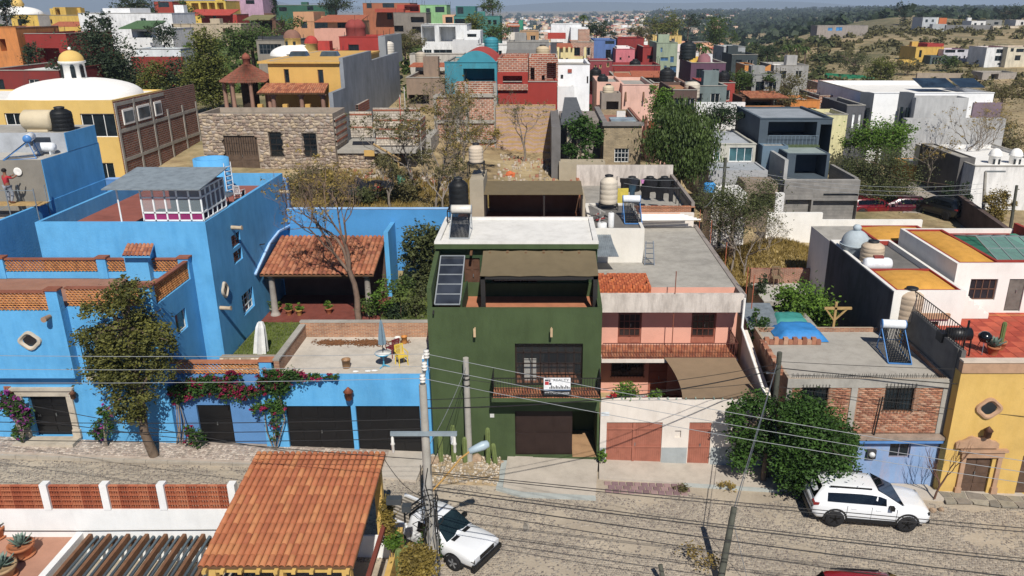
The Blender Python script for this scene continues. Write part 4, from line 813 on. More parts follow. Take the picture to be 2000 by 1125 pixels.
mb.hexa([(x, YY-.16, zt_+.2) for x, _ in pr]+[(x, YY+.02, zt_+.2) for x, _ in pr[::-1]], [(x, YY-.14, zt_+.25+h) for x, h in pr]+[(x, YY+.02, zt_+.25+h) for x, h in pr[::-1]]); mb.build('carved_pediment', CANT, yh)
medallion(yh, atY(1931, 797, YY), 'y', CANT, .46); wall_lamp(yh, atY(1923, 840, YY), mat=M('#5a3a28', .6), s=1.3)
RT = [M(c, .8, .15, 3, .1) for c in ('#b4452a', '#a53c25', '#bf5232', '#ad4a30')]
for i in range(18):
    for j in range(11):
        x, y = XY0+.25+i*.62, YY+.3+j*.62
        MB().box(x, x+.6, y, y+.6, zy-.04, zy-.016+.003*((i+j) % 2)).build('floor_tile', RT[(i*5+j*3) % 4], yh)
# ---------------------------------------------------------------- white house with ochre vaulted roofs behind it
oh = empty('house', (22, 40, 3), label='white house with ochre vaulted roofs and red rims above the red terrace', cat='house')
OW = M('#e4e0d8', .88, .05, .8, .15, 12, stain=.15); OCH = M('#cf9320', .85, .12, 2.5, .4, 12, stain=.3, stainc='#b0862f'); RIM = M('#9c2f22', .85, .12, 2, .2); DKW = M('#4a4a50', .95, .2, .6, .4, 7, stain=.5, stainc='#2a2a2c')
Z1 = atX(1748, 570, 17.05).z
X2 = atY(1893, 545, 36.0).x
body(oh, 17.05, X2, 36.0, 45, 1, Z1, OW, ops=[(1793, 628, 1832, 648, 'w', dict(c='#3a2a22', nx=3, ny=2))], par=.3, side='l', roof=DARKC)
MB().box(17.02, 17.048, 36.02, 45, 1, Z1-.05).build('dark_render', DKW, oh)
def vault(x0, x1, y0, y1, z, h=.45):
    n = 14; V = []
    for j in range(n+1):
        for i in range(n+1):
            u, v = i/n, j/n; V.append((x0+(x1-x0)*u, y0+(y1-y0)*v, z+h*(math.sin(math.pi*u)*math.sin(math.pi*v))**.6))
    o = np_mesh('vault', V, [(j*(n+1)+i, j*(n+1)+i+1, (j+1)*(n+1)+i+1, (j+1)*(n+1)+i) for j in range(n) for i in range(n)], OCH, oh)
    for p in o.data.polygons: p.use_smooth = True
    t = .16
    for a, b, c, d in ((x0-t, x1+t, y0-t, y0), (x0-t, x1+t, y1, y1+t), (x0-t, x0, y0, y1), (x1, x1+t, y0, y1)): MB().box(a, b, c, d, z-.15, z+.09).build('rim', RIM, oh)
vault(17.35, X2-.25, 36.3, 39.4, Z1-.1, .35)
p = atY(1832, 578, 37.6); X3 = atY(1866, 545, 37.7).x
body(oh, X3, 32, 37.75, 44.5, 1, 7.85, OW, ops=[(1893, 545, 1946, 586, 'w', dict(c='#6b4a38', nx=4, ny=2)), (1966, 545, 1998, 608, 'd', dict(c='#6d675f', cols=1, rows=1))], par=.25, side='l', roof=RIM)
vault(X3+.3, X3+2.2, 38.1, 44.2, 7.75, .3); vault(atY(1715, 475, 45).x, atY(1835, 475, 45).x, 44.9, 48.2, 6.9, .35)
body(oh, 17.05, 22.5, 44.8, 48.5, 1, 6.9, OW, par=0, side='l')
gx0, gx1, gy0, gy1 = X3+2.5, X3+5.6, 38.6, 43.4
MB().box(X3+2.1, X3+6.4, 38.3, 43.9, 7.62, 7.7).build('teal_deck', M('#3f8f74', .9, .1), oh)
gf = MB()
for u in (0, .25, .5, .75, 1):
    x = gx0+(gx1-gx0)*u; gf.bar((x, gy0, 7.75), (x, (gy0+gy1)/2, 8.35), .05); gf.bar((x, (gy0+gy1)/2, 8.35), (x, gy1, 7.75), .05)
for y, z in ((gy0, 7.75), (gy0+1.2, 8.05), ((gy0+gy1)/2, 8.35), (gy1-1.2, 8.05), (gy1, 7.75)): gf.bar((gx0, y, z), (gx1, y, z), .05)
gf = gf.build('skylight_frame', MP('#7d8a88', .5), oh)
for i in range(4):
    for (ya, za), (yb, zb_) in (((gy0, 7.75), ((gy0+gy1)/2, 8.35)), (((gy0+gy1)/2, 8.35), (gy1, 7.75))):
        x = gx0+(gx1-gx0)*i/4; MB().quad((x+.03, ya, za), (x+.74, ya, za), (x+.74, yb, zb_), (x+.03, yb, zb_)).build('pane', CLEAR('#7f9a94', .5), gf)
for a, b, c, d in ((gx0-.2, gx1+.2, gy0-.2, gy0-.02), (gx0-.2, gx1+.2, gy1+.02, gy1+.2)): MB().box(a, b, c, d, 7.6, 7.8).build('skylight_kerb', RIM, oh)
MB().box(X3+6.6, 32, 38.0, 38.2, 7.6, 7.95).build('rim', RIM, oh); MB().box(X3+6.5, X3+6.7, 38.2, 44.4, 7.6, 8.2).build('rim', RIM, oh)
a, b = atY(1790, 640, 35.95), atY(1836, 640, 35.95); MB().box(a.x-.2, b.x+.35, 35.85, 35.998, atY(1800, 622, 35.95).z, atY(1800, 612, 35.95).z).build('window_hood', CANT, oh)
for k in range(7): MB().box(X3-.4+k*.28, X3-.12+k*.28, 36.9, 37.7, zy, zy+1.6-.22*k).build('stair_step', OW, oh)
# ---------------------------------------------------------------- houses of the hillside, measured in the photograph
def H(label, c, x0, x1, yt, Y, D, ops=(), sops=(), par=.35, roof=None, side=None, zb=None, mat=None, group=None, name='house', stain=.45):
    X0, X1 = atY(x0, yt, Y).x, atY(x1, yt, Y).x; zt = atY(x0, yt, Y).z; side = side or ('r' if (X0+X1)/2 < 0 else 'l')
    zb = zb if zb is not None else min(tz(X, y) for X in (X0, X1) for y in (Y, Y+D))-1
    e = empty(name, ((X0+X1)/2, Y+D/2, zb), label=label, cat='house', group=group)
    m = mat or M(c, .9, .09, .5, .2, 6, stain=stain)
    if group and not ops and D >= 5 and x1-x0 > 24:
        hpx = F*1.1/Y; y_ = yt+F*.9/Y; ops = [(x0+(x1-x0)*f-hpx*.5, y_, x0+(x1-x0)*f+hpx*.5, y_+hpx*1.2, 'w', WB if f < .5 else W1) for f in (.25, .7)]
    body(e, X0, X1, Y, Y+D, zb, zt, m, ops, sops, par, roof or CONC, side, name='wall'); e['dims'] = [X0, X1, Y, Y+D, zb, zt]; del e['dims']
    e_dim[e.name] = (X0, X1, Y, Y+D, zb, zt)
    if D > 3.5 and par > .02:
        rc = roof or CONC
        for a, b, c_, d_ in ((X0-.05, X1+.05, Y-.06, Y+.2), (X0-.05, X0+.2, Y+.2, Y+D), (X1-.2, X1+.05, Y+.2, Y+D)): MB().box(a, b, c_, d_, zt+.002, zt+.07).build('coping', m if random.random() < .5 else CONC, e)
    if group and D >= 5 and X1-X0 > 3:
        r = random.random(); xx = random.uniform(X0+1, X1-1); yy = Y+D*random.uniform(.5, .8)
        if r < .5: MB().box(xx-.9, xx+.9, yy, yy+1.6, zt-.4, zt+random.uniform(.8, 1.9)).build('roof_hatch', m, e)
        if r > .3:
            for k in range(5): x_ = X0+.15 if k % 2 else X1-.15; MB().tube([(x_+.07*k, Y+D*k/5+.2, zt-.1), (x_+.07*k+.05, Y+D*k/5+.2, zt+random.uniform(.5, 1.1))], .03, 4).build('rebar', IRON, e)
    return e
e_dim = {}
def wing(e, c, x0, x1, yt, Y, D, ops=(), sops=(), par=.3, roof=None, yb=None, mat=None):
    X0, X1 = atY(x0, yt, Y).x, atY(x1, yt, Y).x; zt = atY(x0, yt, Y).z; zb = atY(x0, yb, Y).z if yb else min(tz(X, Y) for X in (X0, X1))-1
    return body(e, X0, X1, Y, Y+D, zb, zt, mat or M(c, .9, .09, .5, .2, 6, stain=.2), ops, sops, par, roof or CONC, 'r' if (X0+X1)/2 < 0 else 'l', name='wing')
def dome(e, x, y, Y, r, h, mat, name='dome', lantern=None, flat=1):
    p = atY(x, y, Y); n = 9; MB().lathe(p, [(r*math.cos(k*math.pi/2/n), h*math.sin(k*math.pi/2/n)) for k in range(n+1)], 28).build(name, mat, e); return p
W1 = dict(c='#d8d6cf'); WB = dict(c='#2c2420'); V1 = dict(dep=1.2); V2 = dict(dep=2.4)
def w(*a, **k): return [(x0, y0, x1, y1, 'w', k or WB) for x0, y0, x1, y1 in a]
def v(*a, dep=1.4): return [(x0, y0, x1, y1, 'v', dict(dep=dep)) for x0, y0, x1, y1 in a]
TR = M('#a85a38', .85, .2, 3, .3); TR2 = M('#8d4c38', .85, .2, 3, .3)
def proof(e, x0, x1, y0, Y0, y1, Y1, mat=None, th=.14, name='tiled_roof', n=0, joined=True):
    """a pitched or lean-to tiled roof: eave at (y1,Y1), top at (y0,Y0)"""
    a, b, c, d = atY(x0, y0, Y0), atY(x1, y0, Y0), atY(x0, y1, Y1), atY(x1, y1, Y1); b.z = a.z; d.z = c.z; c.x, d.x = a.x-.15, b.x+.15
    if n: tile_roof(e, a, b, c, d, n, max(3, int((a-c).length/.45)), TERRA, True, rise=.4, seg=4)
    else: MB().slab([c, d, b, a], th).build(name, mat or TR, e)
    return c, d
# --- yellow domed house
yd = empty('house', (-38, 62, 6), label='yellow house with wide white dome and small yellow lantern', cat='house')
YD = M('#d9b35a', .88, .08, .6, .2, stain=.2, stainc='#c49c3c'); Xn = -31.0; zd = atY(231, 196, 58).z
BRV = BRICK('y', '#8a4f3c', '#6f3f32', '#8a7d74', .5, .17, .035)
body(yd, -47, Xn, 58, 66, 5, zd, YD, ops=[(160, 222, 231, 268, 'w', dict(c='#e6e6e2', nx=3, ny=1)), (10, 221, 62, 245, 'w', dict(c='#e6e6e2', nx=3, ny=1)), (193, 318, 224, 352, 'w', dict(c='#e6e6e2', nx=2, ny=1))], par=.1, roof=WHITE)
MB().box(Xn-.02, Xn+.05, 58.05, 72, 5, zd-.1).build('brick_side', BRV, yd)
body(yd, -46, Xn-.03, 66, 72, 5, zd-1.5, M('#8a4a36', .9), par=.1, roof=WHITE)
for y in (58.2, 60.9, 63.6, 66.2, 69, 71.8): MB().box(Xn+.045, Xn+.1, y-.12, y+.12, 5, zd-.2 if y < 66 else zd-1.6).build('concrete_column', CONC, yd)
for z in (7.2, 9.3, 11.4, zd-.35): MB().box(Xn+.04, Xn+.09, 58.1, 71.9 if z < 12 else 65.9, z-.12, z+.12).build('ring_beam', CONC, yd)
for a, b in ((59, 60.6), (61.2, 63.2), (64, 65.2)): MB().box(Xn+.03, Xn+.12, a, b, zd-1.9, zd-.8).build('window_frame', WHITE, yd); MB().box(Xn+.1, Xn+.13, a+.12, b-.12, zd-1.75, zd-.95).build('pane', GLASS('#5a6266'), yd)
c = Vector((atY(152, 190, 62.5).x, 62.6, zd-.1)); DW = M('#eeebe4', .85, .04, .8, .1)
MB().lathe(c, [(4.6*math.cos(t), 1.3*math.sin(t)) for t in [k*math.pi/2/12 for k in range(12)]], 40).build('dome', DW, yd)
cz = c.z+1.15; q = Vector((c.x, c.y, cz)); MB().lathe(q, [(.86, -.2), (.82, 1.2), (.95, 1.25), (.95, 1.4)], 20).build('lantern_drum', DW, yd); MB().lathe(q+Vector((0, 0, 1.4)), [(.88*math.cos(k*math.pi/14), .78*math.sin(k*math.pi/14)) for k in range(8)], 20).build('lantern_cap', YD, yd); MB().lathe(q+Vector((0, 0, 2.15)), [(.0, .0), (.13, .1), (.1, .22), (0, .28)], 10).build('finial', DW, yd)
for a in (-2.2, -1.1, -.3): x, y = q.x+.83*math.cos(a), q.y+.83*math.sin(a); m_ = MB(Matrix.Translation((x, y, q.z))@Matrix.Rotation(a+math.pi/2, 4, 'Z')); m_.box(-.16, .16, -.05, .05, .2, 1.0); m_.lathe((0, 0, 1.0), [(.16, -.05), (.16, .05)], 8, 'y'); m_.build('lantern_window', GLASS('#20262a'), yd)
# --- stone house with barred windows
sh_ = empty('house', (-20, 65, 6), label='fieldstone house wall with barred windows and weathered wooden gate', cat='house')
YS = 62.9; X0, X1 = atY(387, 222, YS).x, atY(649, 222, YS).x; zs_ = atY(500, 222, YS).z
ops_s = [(436, 265, 505, 331, 'd', dict(c='#5c4a3c', dep=.3, cols=2, rows=4)), (527, 258, 553, 306, 'w', dict(c='#3a2c24', nx=2, ny=4, bars=9)), (592, 260, 619, 307, 'w', dict(c='#3a2c24', nx=2, ny=4, bars=9))]
SMORT = M('#9a8c7c', .95, .15, 2, .3)
body(sh_, X0, X1, YS, 67, 5, zs_, SMORT, ops=ops_s, par=.4, roof=M('#7a7468', .95))
ho = [tuple(atY(o[0], o[1], YS)[k] for k in (0, 2))+tuple(atY(o[2], o[3], YS)[k] for k in (0, 2)) for o in ops_s]
def skeep(u, v_):
    x = X0+(X1-X0)*u; z = 6.5+(zs_-6.5)*v_; ok = np.ones(len(u), bool)
    for a, t, b, bt in ho: ok &= ~((x > a-.12) & (x < b+.12) & (z > bt-.12) & (z < t+.12))
    return ok
FS = [M(c, .95, .15, 3, .4) for c in ('#a3917c', '#b8a58c', '#8f8072', '#9b8574', '#b09c80', '#a99c90', '#87766a')]
stones('stones', int((X1-X0)/.27), int((zs_-6.5)/.23), lambda u, v_, h: (X0+(X1-X0)*u, YS-h, 6.5+(zs_-6.5)*v_), FS, sh_, .44, .08, .06, keep=skeep)
a, b = atY(436, 265, YS), atY(505, 331, YS); gi = MB()
for k in range(14): x = a.x+(b.x-a.x)*k/13; gi.bar((x, YS+.05, b.z+1.2), (x, YS+.05, a.z), .025)
gi.build('gate_bars', IRON, sh_)
# --- unfinished block building to its right
ub = empty('house', (-14, 67, 6), label='unfinished building of pale block and red brick courses on timber props', cat='house')
BLK = BRICK('x', '#cfc6b8', '#bdb3a4', '#8f8377', .42, .21, .02); BLKy = BRICK('y', '#b3aa9e', '#a0978c', '#7f756b', .42, .21, .02); RB = M('#96553a', .92, .2, 4, .3)
zf0 = atY(700, 287, 65).z
def blockwall(x0, x1, yt, yb, Y, th=.18):
    a, b, z0, z1 = atY(x0, yt, Y).x, atY(x1, yt, Y).x, atY(x0, yb, Y).z, atY(x0, yt, Y).z; MB().box(a, b, Y, Y+th, z0, z1).build('block_wall', BLK, ub); n = max(2, int((z1-z0)/.75))
    for k in range(n): z = z0+(z1-z0)*(k+.8)/n; MB().box(a-.01, b+.01, Y-.02, Y+th+.02, z-.09, z+.05).build('brick_course', RB, ub)
blockwall(682, 725, 218, 268, 65.2); blockwall(733, 808, 248, 284, 65.0); blockwall(728, 820, 211, 250, 69)
for xn, xf, Yn, Yf, yt, yb in ((652, 679, 63.2, 66.8, 232, 285), (697, 722, 69.5, 74, 205, 225), (812, 831, 65.2, 70, 240, 285)):
    p, q = atY(xn, yt, Yn), atY(xf, yt, Yf); zb_ = atY(xn, yb, Yn).z; zt_ = p.z; MB().box(p.x-.1, p.x+.1, Yn, Yf, zb_, zt_).build('block_wall', BLKy, ub)
    for k in range(4): z = zb_+(zt_-zb_)*(k+.7)/4; MB().box(p.x-.12, p.x+.12, Yn, Yf, z-.1, z+.06).build('brick_course', RB, ub)
x0_, x1_ = atY(655, 290, 63.5).x, atY(812, 290, 63.5).x; MB().box(x0_, x1_, 63.4, 70, zf0-.25, zf0).build('floor_slab', CONC, ub)
MB().box(x0_, atY(728, 290, 63.5).x, 63.6, 70, 5.5, zf0-.26).build('stone_base', FS[0], ub)
xs1 = atY(730, 290, 63.5).x
stones('stones', 17, 9, lambda u, v_, h: (x0_+(xs1-x0_)*u, 63.6-h, 6.8+(zf0-.3-6.8)*v_), FS, ub, .36, .1, .06)
for x in (741, 757, 763, 776): p = atY(x, 300, 63.9); MB().tube([(p.x, 63.9, 6), (p.x+.05, 63.9, zf0-.25)], .08, 6).build('timber_prop', PINE, ub)
MB().tube([atY(730, 282, 63.2), atY(782, 312, 61.5)], .1, 7).build('timber_plank', PINE, ub); MB().box(atY(710, 282, 63.3).x, atY(730, 282, 63.3).x, 63.25, 63.38, zf0-.45, zf0+.02).build('formwork_board', M('#c29a4a', .8), ub)
MB().box(x0_, x1_+.4, 69.6, 75, 5, zf0).build('rear_fill', CONC, ub)
for x, yt, Yq in ((780, 190, 66), (789, 170, 72), (781, 185, 72), (819, 222, 65)): p = atY(x, yt, Yq); MB().tube([(p.x, Yq, zf0-1), (p.x, Yq, p.z)], .04, 6).build('steel_post', MP('#c9c5bd') if x != 780 else MP('#b2432c'), ub)
# --- yellow house with tiled porch and grey party wall
YH = M('#cfa045', .88, .08, .6, .15, stain=.15)
e = H('yellow house with brown tiled porch beside a tall grey party wall', '', 522, 662, 121, 72, 18, w((555, 135, 565, 162), (621, 136, 632, 163), c='#6b4a35', nx=1), mat=YH, par=.45)
d = e_dim[e.name]; proof(e, 520, 642, 163, 71.9, 182, 69.6, n=30); pc = M('#a07a68', .9)
for x in (533, 588, 630): p = atY(x, 184, 70.2); column(e, (p.x, 70.2, tz(p.x, 70)), p.z-tz(p.x, 70), .22, pc)
MB().box(d[0]-.8, d[1]+.1, d[2]-.3, d[3], d[5]-.12, d[5]+.06).build('cornice', YH, e)
for x, y in ((585, 111), (645, 111)): p = atY(x, y, 80); MB().hexa([(p.x-1, 79, d[5]-.4), (p.x+1, 79, d[5]-.4), (p.x+1, 81, d[5]-.4), (p.x-1, 81, d[5]-.4)], [(p.x-.7, 79.6, d[5]+.5), (p.x+.7, 79.6, d[5]+.5), (p.x+.7, 80.4, d[5]+.5), (p.x-.7, 80.4, d[5]+.5)]).build('skylight', GLASS('#3a4246'), e)
for x in (508, 557, 601): p = atY(x, 206, 69); MB().box(p.x-.2, p.x+.2, 68.9, 69.3, tz(p.x, 69)-1, p.z+.1).build('yellow_post', YH, e)
pw = empty('party_wall', (-18, 86, 8), label='tall bare grey concrete party wall right of the yellow porch house', cat='wall'); Xw = d[1]+.03; GW = M('#878c92', .95, .18, .45, .4, 5, stain=.5, stainc='#6a6e73')
for y0, y1, zt_ in ((67.5, 71.9, d[5]-2.2), (71.9, 84, d[5]+.35), (84, 100, d[5]-.6)): MB().box(Xw, Xw+.35, y0, y1, 6, zt_).build('wall', GW, pw)
GZ = M('#7d4f3c', .88, .2, 3, .3)
gz = empty('gazebo', (0, 0, 0), label='open octagonal gazebo with brown tiled roof and small lantern', cat='gazebo'); p = atY(486, 158, 76); gz.location = (p.x, 76, tz(p.x, 76)); zz = p.z
r_ = 2.6; mats_ = TERRA; jm = MB()
for k in range(16):
    for j in range(9):
        for s_ in range(7):
            t0, t1 = 2*math.pi*(k+s_/7)/16, 2*math.pi*(k+(s_+1)/7)/16; r0, r1 = r_*(1-j/9*.9), r_*(1-(j+1)/9*.9); z0, z1_ = zz+1.5*j/9, zz+1.5*(j+1)/9; jm.mi = random.randrange(5); P_ = lambda r, t, z: (p.x+r*math.cos(t), 76+r*math.sin(t), z)
            jm.add([P_(r0, t0, z0), P_(r0, (t0+t1)/2, z0+.09), P_(r0, t1, z0), P_(r1, t0, z1_), P_(r1, (t0+t1)/2, z1_+.06), P_(r1, t1, z1_)], [(0, 1, 4, 3), (1, 2, 5, 4)])
o = jm.build('roof_tiles', [GZ, TR2, GZ, TR2, GZ], gz); o['kind'] = 'stuff'
for k in range(8): t = math.pi*(k+.5)/4; column(gz, (p.x+(r_-.4)*math.cos(t), 76+(r_-.4)*math.sin(t), gz.location.z), zz-gz.location.z+.1, .2, pc)
MB().lathe((p.x, 76, zz+1.25), [(.35, 0), (.35, .7), (.45, .75), (.3, 1.1), (0, 1.3)], 10).build('lantern', TR2, gz); MB().lathe((p.x, 76, gz.location.z), [(r_*.85, -1), (r_*.85, .9)], 24).build('low_wall', M('#b58a52', .9), gz)
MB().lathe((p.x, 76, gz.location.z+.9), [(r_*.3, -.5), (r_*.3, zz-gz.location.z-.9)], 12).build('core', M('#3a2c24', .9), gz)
# --- table of other houses
BRKX = BRICK('x', '#b07257', '#8f5844', '#bfb2a3', .5, .19, .04); BRKR = BRICK('x', '#a5634a', '#84493a', '#b8aa9c', .5, .2, .035)
e = H('teal arched house with red vaulted roof above a raw brick wall', '#2f8a9b', 868, 970, 122, 79, 9, v((905, 134, 966, 160), dep=3), par=.1)
d = e_dim[e.name]; n = 12; V_ = [(d[0]+(d[1]-d[0])*(.22+.78*i/n), y, d[5]+1.1*math.sin(math.pi*i/n)**.8) for y in (d[2], d[3]) for i in range(n+1)]; np_mesh('vaulted_roof', V_, [(i, i+1, n+2+i, n+1+i) for i in range(n)], M('#a83a2c', .85, .1), e); MB().hexa([V_[i] for i in range(n+1)], [(x, y+.2, z-.01) for x, y, z in V_[:n+1]]).build('gable', M('#2f8a9b', .9), e)
body(e, atY(848, 190, 77.5).x, atY(968, 190, 77.5).x, 77.5, 84, 4, atY(900, 188, 77.5).z, BRKX, par=.3, name='brick_base'); body(e, atY(890, 161, 77.8).x, atY(968, 161, 77.8).x, 77.8, 79, 4, atY(900, 161, 77.8).z, BRKX, par=.1, name='brick_parapet')
for x in (849, 891, 911, 967): p = atY(x, 162 if x > 860 else 186, 77.4); MB().box(p.x-.15, p.x+.15, 77.36, 77.48, 5, p.z).build('concrete_column', CONC, e)
for y in (186, 237, 275): a = atY(850, y, 77.4); b = atY(967, y, 77.4); MB().box(a.x, b.x, 77.33, 77.48, a.z-.18, a.z+.12).build('ring_beam', CONC, e)
e = H('brick red house with arched opening and raw brick upper storey', '#9c2f24', 970, 1088, 160, 80, 10, v((982, 148, 1020, 163), dep=2), par=.1, roof=M('#8f4a3a', .9), stain=.1)
wing(e, '', 972, 1031, 113, 81, 8, v((984, 148, 1020, 164), dep=2), mat=BRKR, yb=200, roof=TR); wing(e, '', 1033, 1090, 112, 83, 7, v((1036, 132, 1044, 158), (1058, 147, 1064, 157), (1068, 123, 1086, 158), dep=1.5), mat=BRKR, yb=200, roof=TR)
MB().box(atY(970, 150, 79.9).x, atY(1031, 150, 79.9).x, 79.7, 80.9, atY(1000, 176, 79.9).z, atY(1000, 164, 79.9).z).build('brick_band', BRKR, e); body(e, atY(971, 160, 79.85).x, atY(1031, 160, 79.85).x, 79.85, 80.9, atY(980, 165, 79.9).z, atY(980, 142, 79.9).z, M('#9c2f24', .9), v((982, 148, 1020, 164), dep=.9), par=.05, name='arched_front')
e = H('long rough wall of striped pink and yellow brick at the dirt lot', '', 968, 1085, 205, 77, .5, mat=BRICK('x', '#b08a80', '#a3746a', '#b5a597', .3, .1, .03, (.8, 9, '#b0904f')), par=.02, name='boundary_wall'); e['category'] = 'wall'
e = H('plain white stepped house with small arched windows', '#e6e6e6', 1088, 1152, 126, 84, 9, w((1095, 146, 1100, 154), (1146, 149, 1149, 163)), stain=.15)
wing(e, '#dcdcda', 1089, 1122, 169, 82, 2.2); wing(e, '#a04a38', 1109, 1117, 135, 83.9, .2, par=.02, yb=142)
e = H('beige brick house with vine-covered pergola and grey cornice', '', 1180, 1254, 245, 67, 11, w((1200, 290, 1228, 317), c='#cfd0cc', nx=4, ny=3), mat=BRICK('x', '#a8987c', '#93856c', '#877b68', .3, .1, .012), par=.5, roof=M('#9a6a58', .9))
d = e_dim[e.name]; MB().box(d[0]-.15, d[1]+.15, d[2]-.2, d[2]+.3, d[5]-.02, d[5]+.28).build('cornice', M('#7f7a76', .9), e); MB().box(d[1]-.1, d[1]+.15, d[2]+.3, d[3], d[5]-.02, d[5]+.2).build('cornice', M('#8a5a48', .9), e); MB().box(d[0]-.15, d[0]+.3, d[2]+.3, d[3], d[5]-.02, d[5]+.28).build('cornice', M('#7f7a76', .9), e)
body(e, atY(1092, 320, 65.5).x, atY(1182, 320, 65.5).x, 65.5, 67, 3.5, atY(1120, 317, 65.5).z, BEI, par=.3, name='front_wall'); MB().box(atY(1095, 235, 70).x, atY(1182, 235, 70).x, 70.5, 77, 4, atY(1100, 236, 70).z).build('rear_wing', M('#8a8078', .9), e)
for x in (1112, 1131, 1140): p = atY(x, 245, 67.6); MB().box(p.x-.2, p.x+.2, 67.4, 67.8, 5, p.z).build('pillar', BEI, e)
p0, p1 = atY(1094, 236, 68.5), atY(1142, 236, 68.5); MB().slab([(p0.x, 67.5, p0.z), (p1.x, 67.5, p0.z), (p1.x-.5, 74, p0.z+1.4), (p0.x+.5, 74, p0.z+1.4)], .2).build('slate_roof', M('#55585c', .8, .15, 3, .2), e)
MB().box(atY(1083, 240, 70).x-.3, p0.x, 66, 78, 4, p0.z-.2).build('side_wall', M('#6d6a68', .9), e)
p = atY(1213, 235, 72); MB().box(p.x-1.1, p.x+1.1, 69.5, 72, d[5]-.5, d[5]+.05).build('skylight', GLASS('#7d8a8c', .3), e); p = atY(1213, 228, 74); MB().box(p.x-.4, p.x+.4, 74, 74.4, d[5]-.5, d[5]+.3).build('air_conditioner', MP('#d5d4cf'), e)
e = H('pale pink house with rain spouts rising behind the beige brick house', '#dcae9c', 1216, 1276, 166, 86, 10, stain=.3)
wing(e, '#d8a894', 1166, 1214, 160, 88, 8); wing(e, '#8f8378', 1175, 1213, 182, 84, 2.5, v((1184, 198, 1208, 225), dep=2)); wing(e, '#d8aa98', 1265, 1310, 230, 84, 5, [(1266, 236, 1283, 268, 'd', dict(c='#8a4a2a'))])
for x in (1222, 1257): p = atY(x, 180, 86); MB().bar(p, p+Vector((0, -.5, -.9)), .16).build('rain_spout', WOOD, e)
# right side, near
e = H('pale grey flat-roofed house with white sliding windows beside the pepper tree', '#b9b6a8', 1388, 1477, 282, 70, 9, w((1424, 288, 1470, 316), (1394, 288, 1407, 316), c='#eceef0', nx=3, glass=GLASS('#3a5a60')), par=.12, roof=M('#a8adb2', .9)); wing(e, '#a5a6a8', 1385, 1500, 333, 66, 4, par=.1, roof=M('#9aa0a6', .9))
wing(e, '#8a7a6a', 1455, 1520, 357, 63.5, 2.4, v((1465, 378, 1515, 410), dep=2), par=.05, roof=M('#8a7a68', .9)); wing(e, '#d5d3cf', 1516, 1533, 378, 63, .5, par=.02, roof=WHITE)
NAVY = M('#46535e', .8, .12, .6, .15); e = H('modern slate grey house with balcony, bare concrete front wall and carport', '', 1485, 1627, 232, 71, 9, v((1500, 238, 1595, 268), (1600, 243, 1624, 300), dep=3.5), mat=NAVY, par=.15, roof=M('#8f969c', .8))
wing(e, '', 1538, 1622, 300, 67, 4.2, v((1553, 302, 1613, 346), dep=2.5), mat=NAVY, par=.05, roof=M('#8d9a96', .7)); wing(e, '', 1490, 1540, 285, 69.5, 1.6, mat=M('#5d7486', .8, .1), par=.1)
a0, a1 = atY(1533, 352, 64.5), atY(1681, 352, 64.5); CB = BRICK('x', '#8b8986', '#7d7b78', '#9a9894', 3, .25, .01)
body(e, a0.x, a1.x, 64.5, 65, 2, a0.z, CB, ops=[(1532, 390, 1583, 432, 'v', dict(dep=.45)), (1586, 392, 1674, 432, 'v', dict(dep=.45)), (1608, 378, 1676, 383, 'v', dict(dep=.3))], par=.02, roof=CONC, name='front_wall')
MB().box(a0.x, a0.x+.3, 65.01, 71, 2, a0.z+1.6).build('side_wall', M('#a5a5a2', .9), e); MB().box(a1.x-.3, a1.x, 65.01, 71, 2, a1.z+.1).build('side_wall', CB, e); MB().box(a0.x, a1.x, 65.01, 71, 2, a0.z-1.2).build('yard_deck', CONC, e)
railing(e, [atY(1500, 287, 70.6), atY(1596, 287, 70.6)], 1.0, 3, MP('#6a7c8c'), 'balcony_railing'); MB().box(atY(1497, 290, 70.7).x, atY(1598, 290, 70.7).x, 70.4, 71, atY(1500, 290, 70.6).z-.15, atY(1500, 290, 70.6).z+.3).build('planter', M('#4c5a3a', .9, .3, 4), e)
e = H('big white modern house with dark corner wedges and bare plaster side', '#e9e9e8', 1690, 1942, 182, 90, 16, par=.5, roof=WHITE, stain=.1)
d = e_dim[e.name]; GP = M('#a9a9a8', .95, .15, .3, .3, 4, stain=.4, stainc='#c9c9c8')
body(e, atY(1790, 190, 87.5).x, atY(1893, 190, 87.5).x, 87.5, 89.9, 2, atY(1800, 191, 87.5).z, GP, par=.3, name='plaster_block', side='l'); body(e, atY(1760, 300, 86.5).x, atY(1966, 232, 86.5).x, 86.5, 87.4, 2, atY(1900, 232, 86.5).z, GP, par=.2, name='plaster_base', side='l')
for xa, xb, Yn in ((1682, 1708, 88.4), (1758, 1787, 88.2)):
    a, b = atY(xa, 178, 89.9), atY(xb, 182, Yn); zt_ = b.z; MB().hexa([(a.x, 89.95, 3), (b.x, Yn, 3), (b.x, 89.95, 3)], [(a.x, 89.95, zt_), (b.x, Yn, zt_), (b.x, 89.95, zt_)]).build('wedge_wall', M('#6f7378', .9), e)
    for f in (.3, .75): p = Vector((a.x, 89.95, 0)).lerp(Vector((b.x, Yn, 0)), f); MB().box(p.x-.25, p.x+.25, p.y-.14, p.y+.1, zt_-3.6, zt_-1.6).build('window', GLASS(), e)
p = atY(1925, 225, 89.9); MB().box(p.x-1.6, p.x+1.6, 89.8, 89.98, p.z-1.4, p.z+1.4).build('recess_panel', M('#7d6a74', .9), e)
for x0_, x1_ in ((1785, 1850), (1857, 1905)): a, b = atY(x0_, 178, 98), atY(x1_, 178, 98); MB().slab([(a.x, 96, d[5]+.1), (b.x, 96, d[5]+.1), (b.x, 99, d[5]+.9), (a.x, 99, d[5]+.9)], .08).build('solar_panel', GLASS('#22303c'), e)
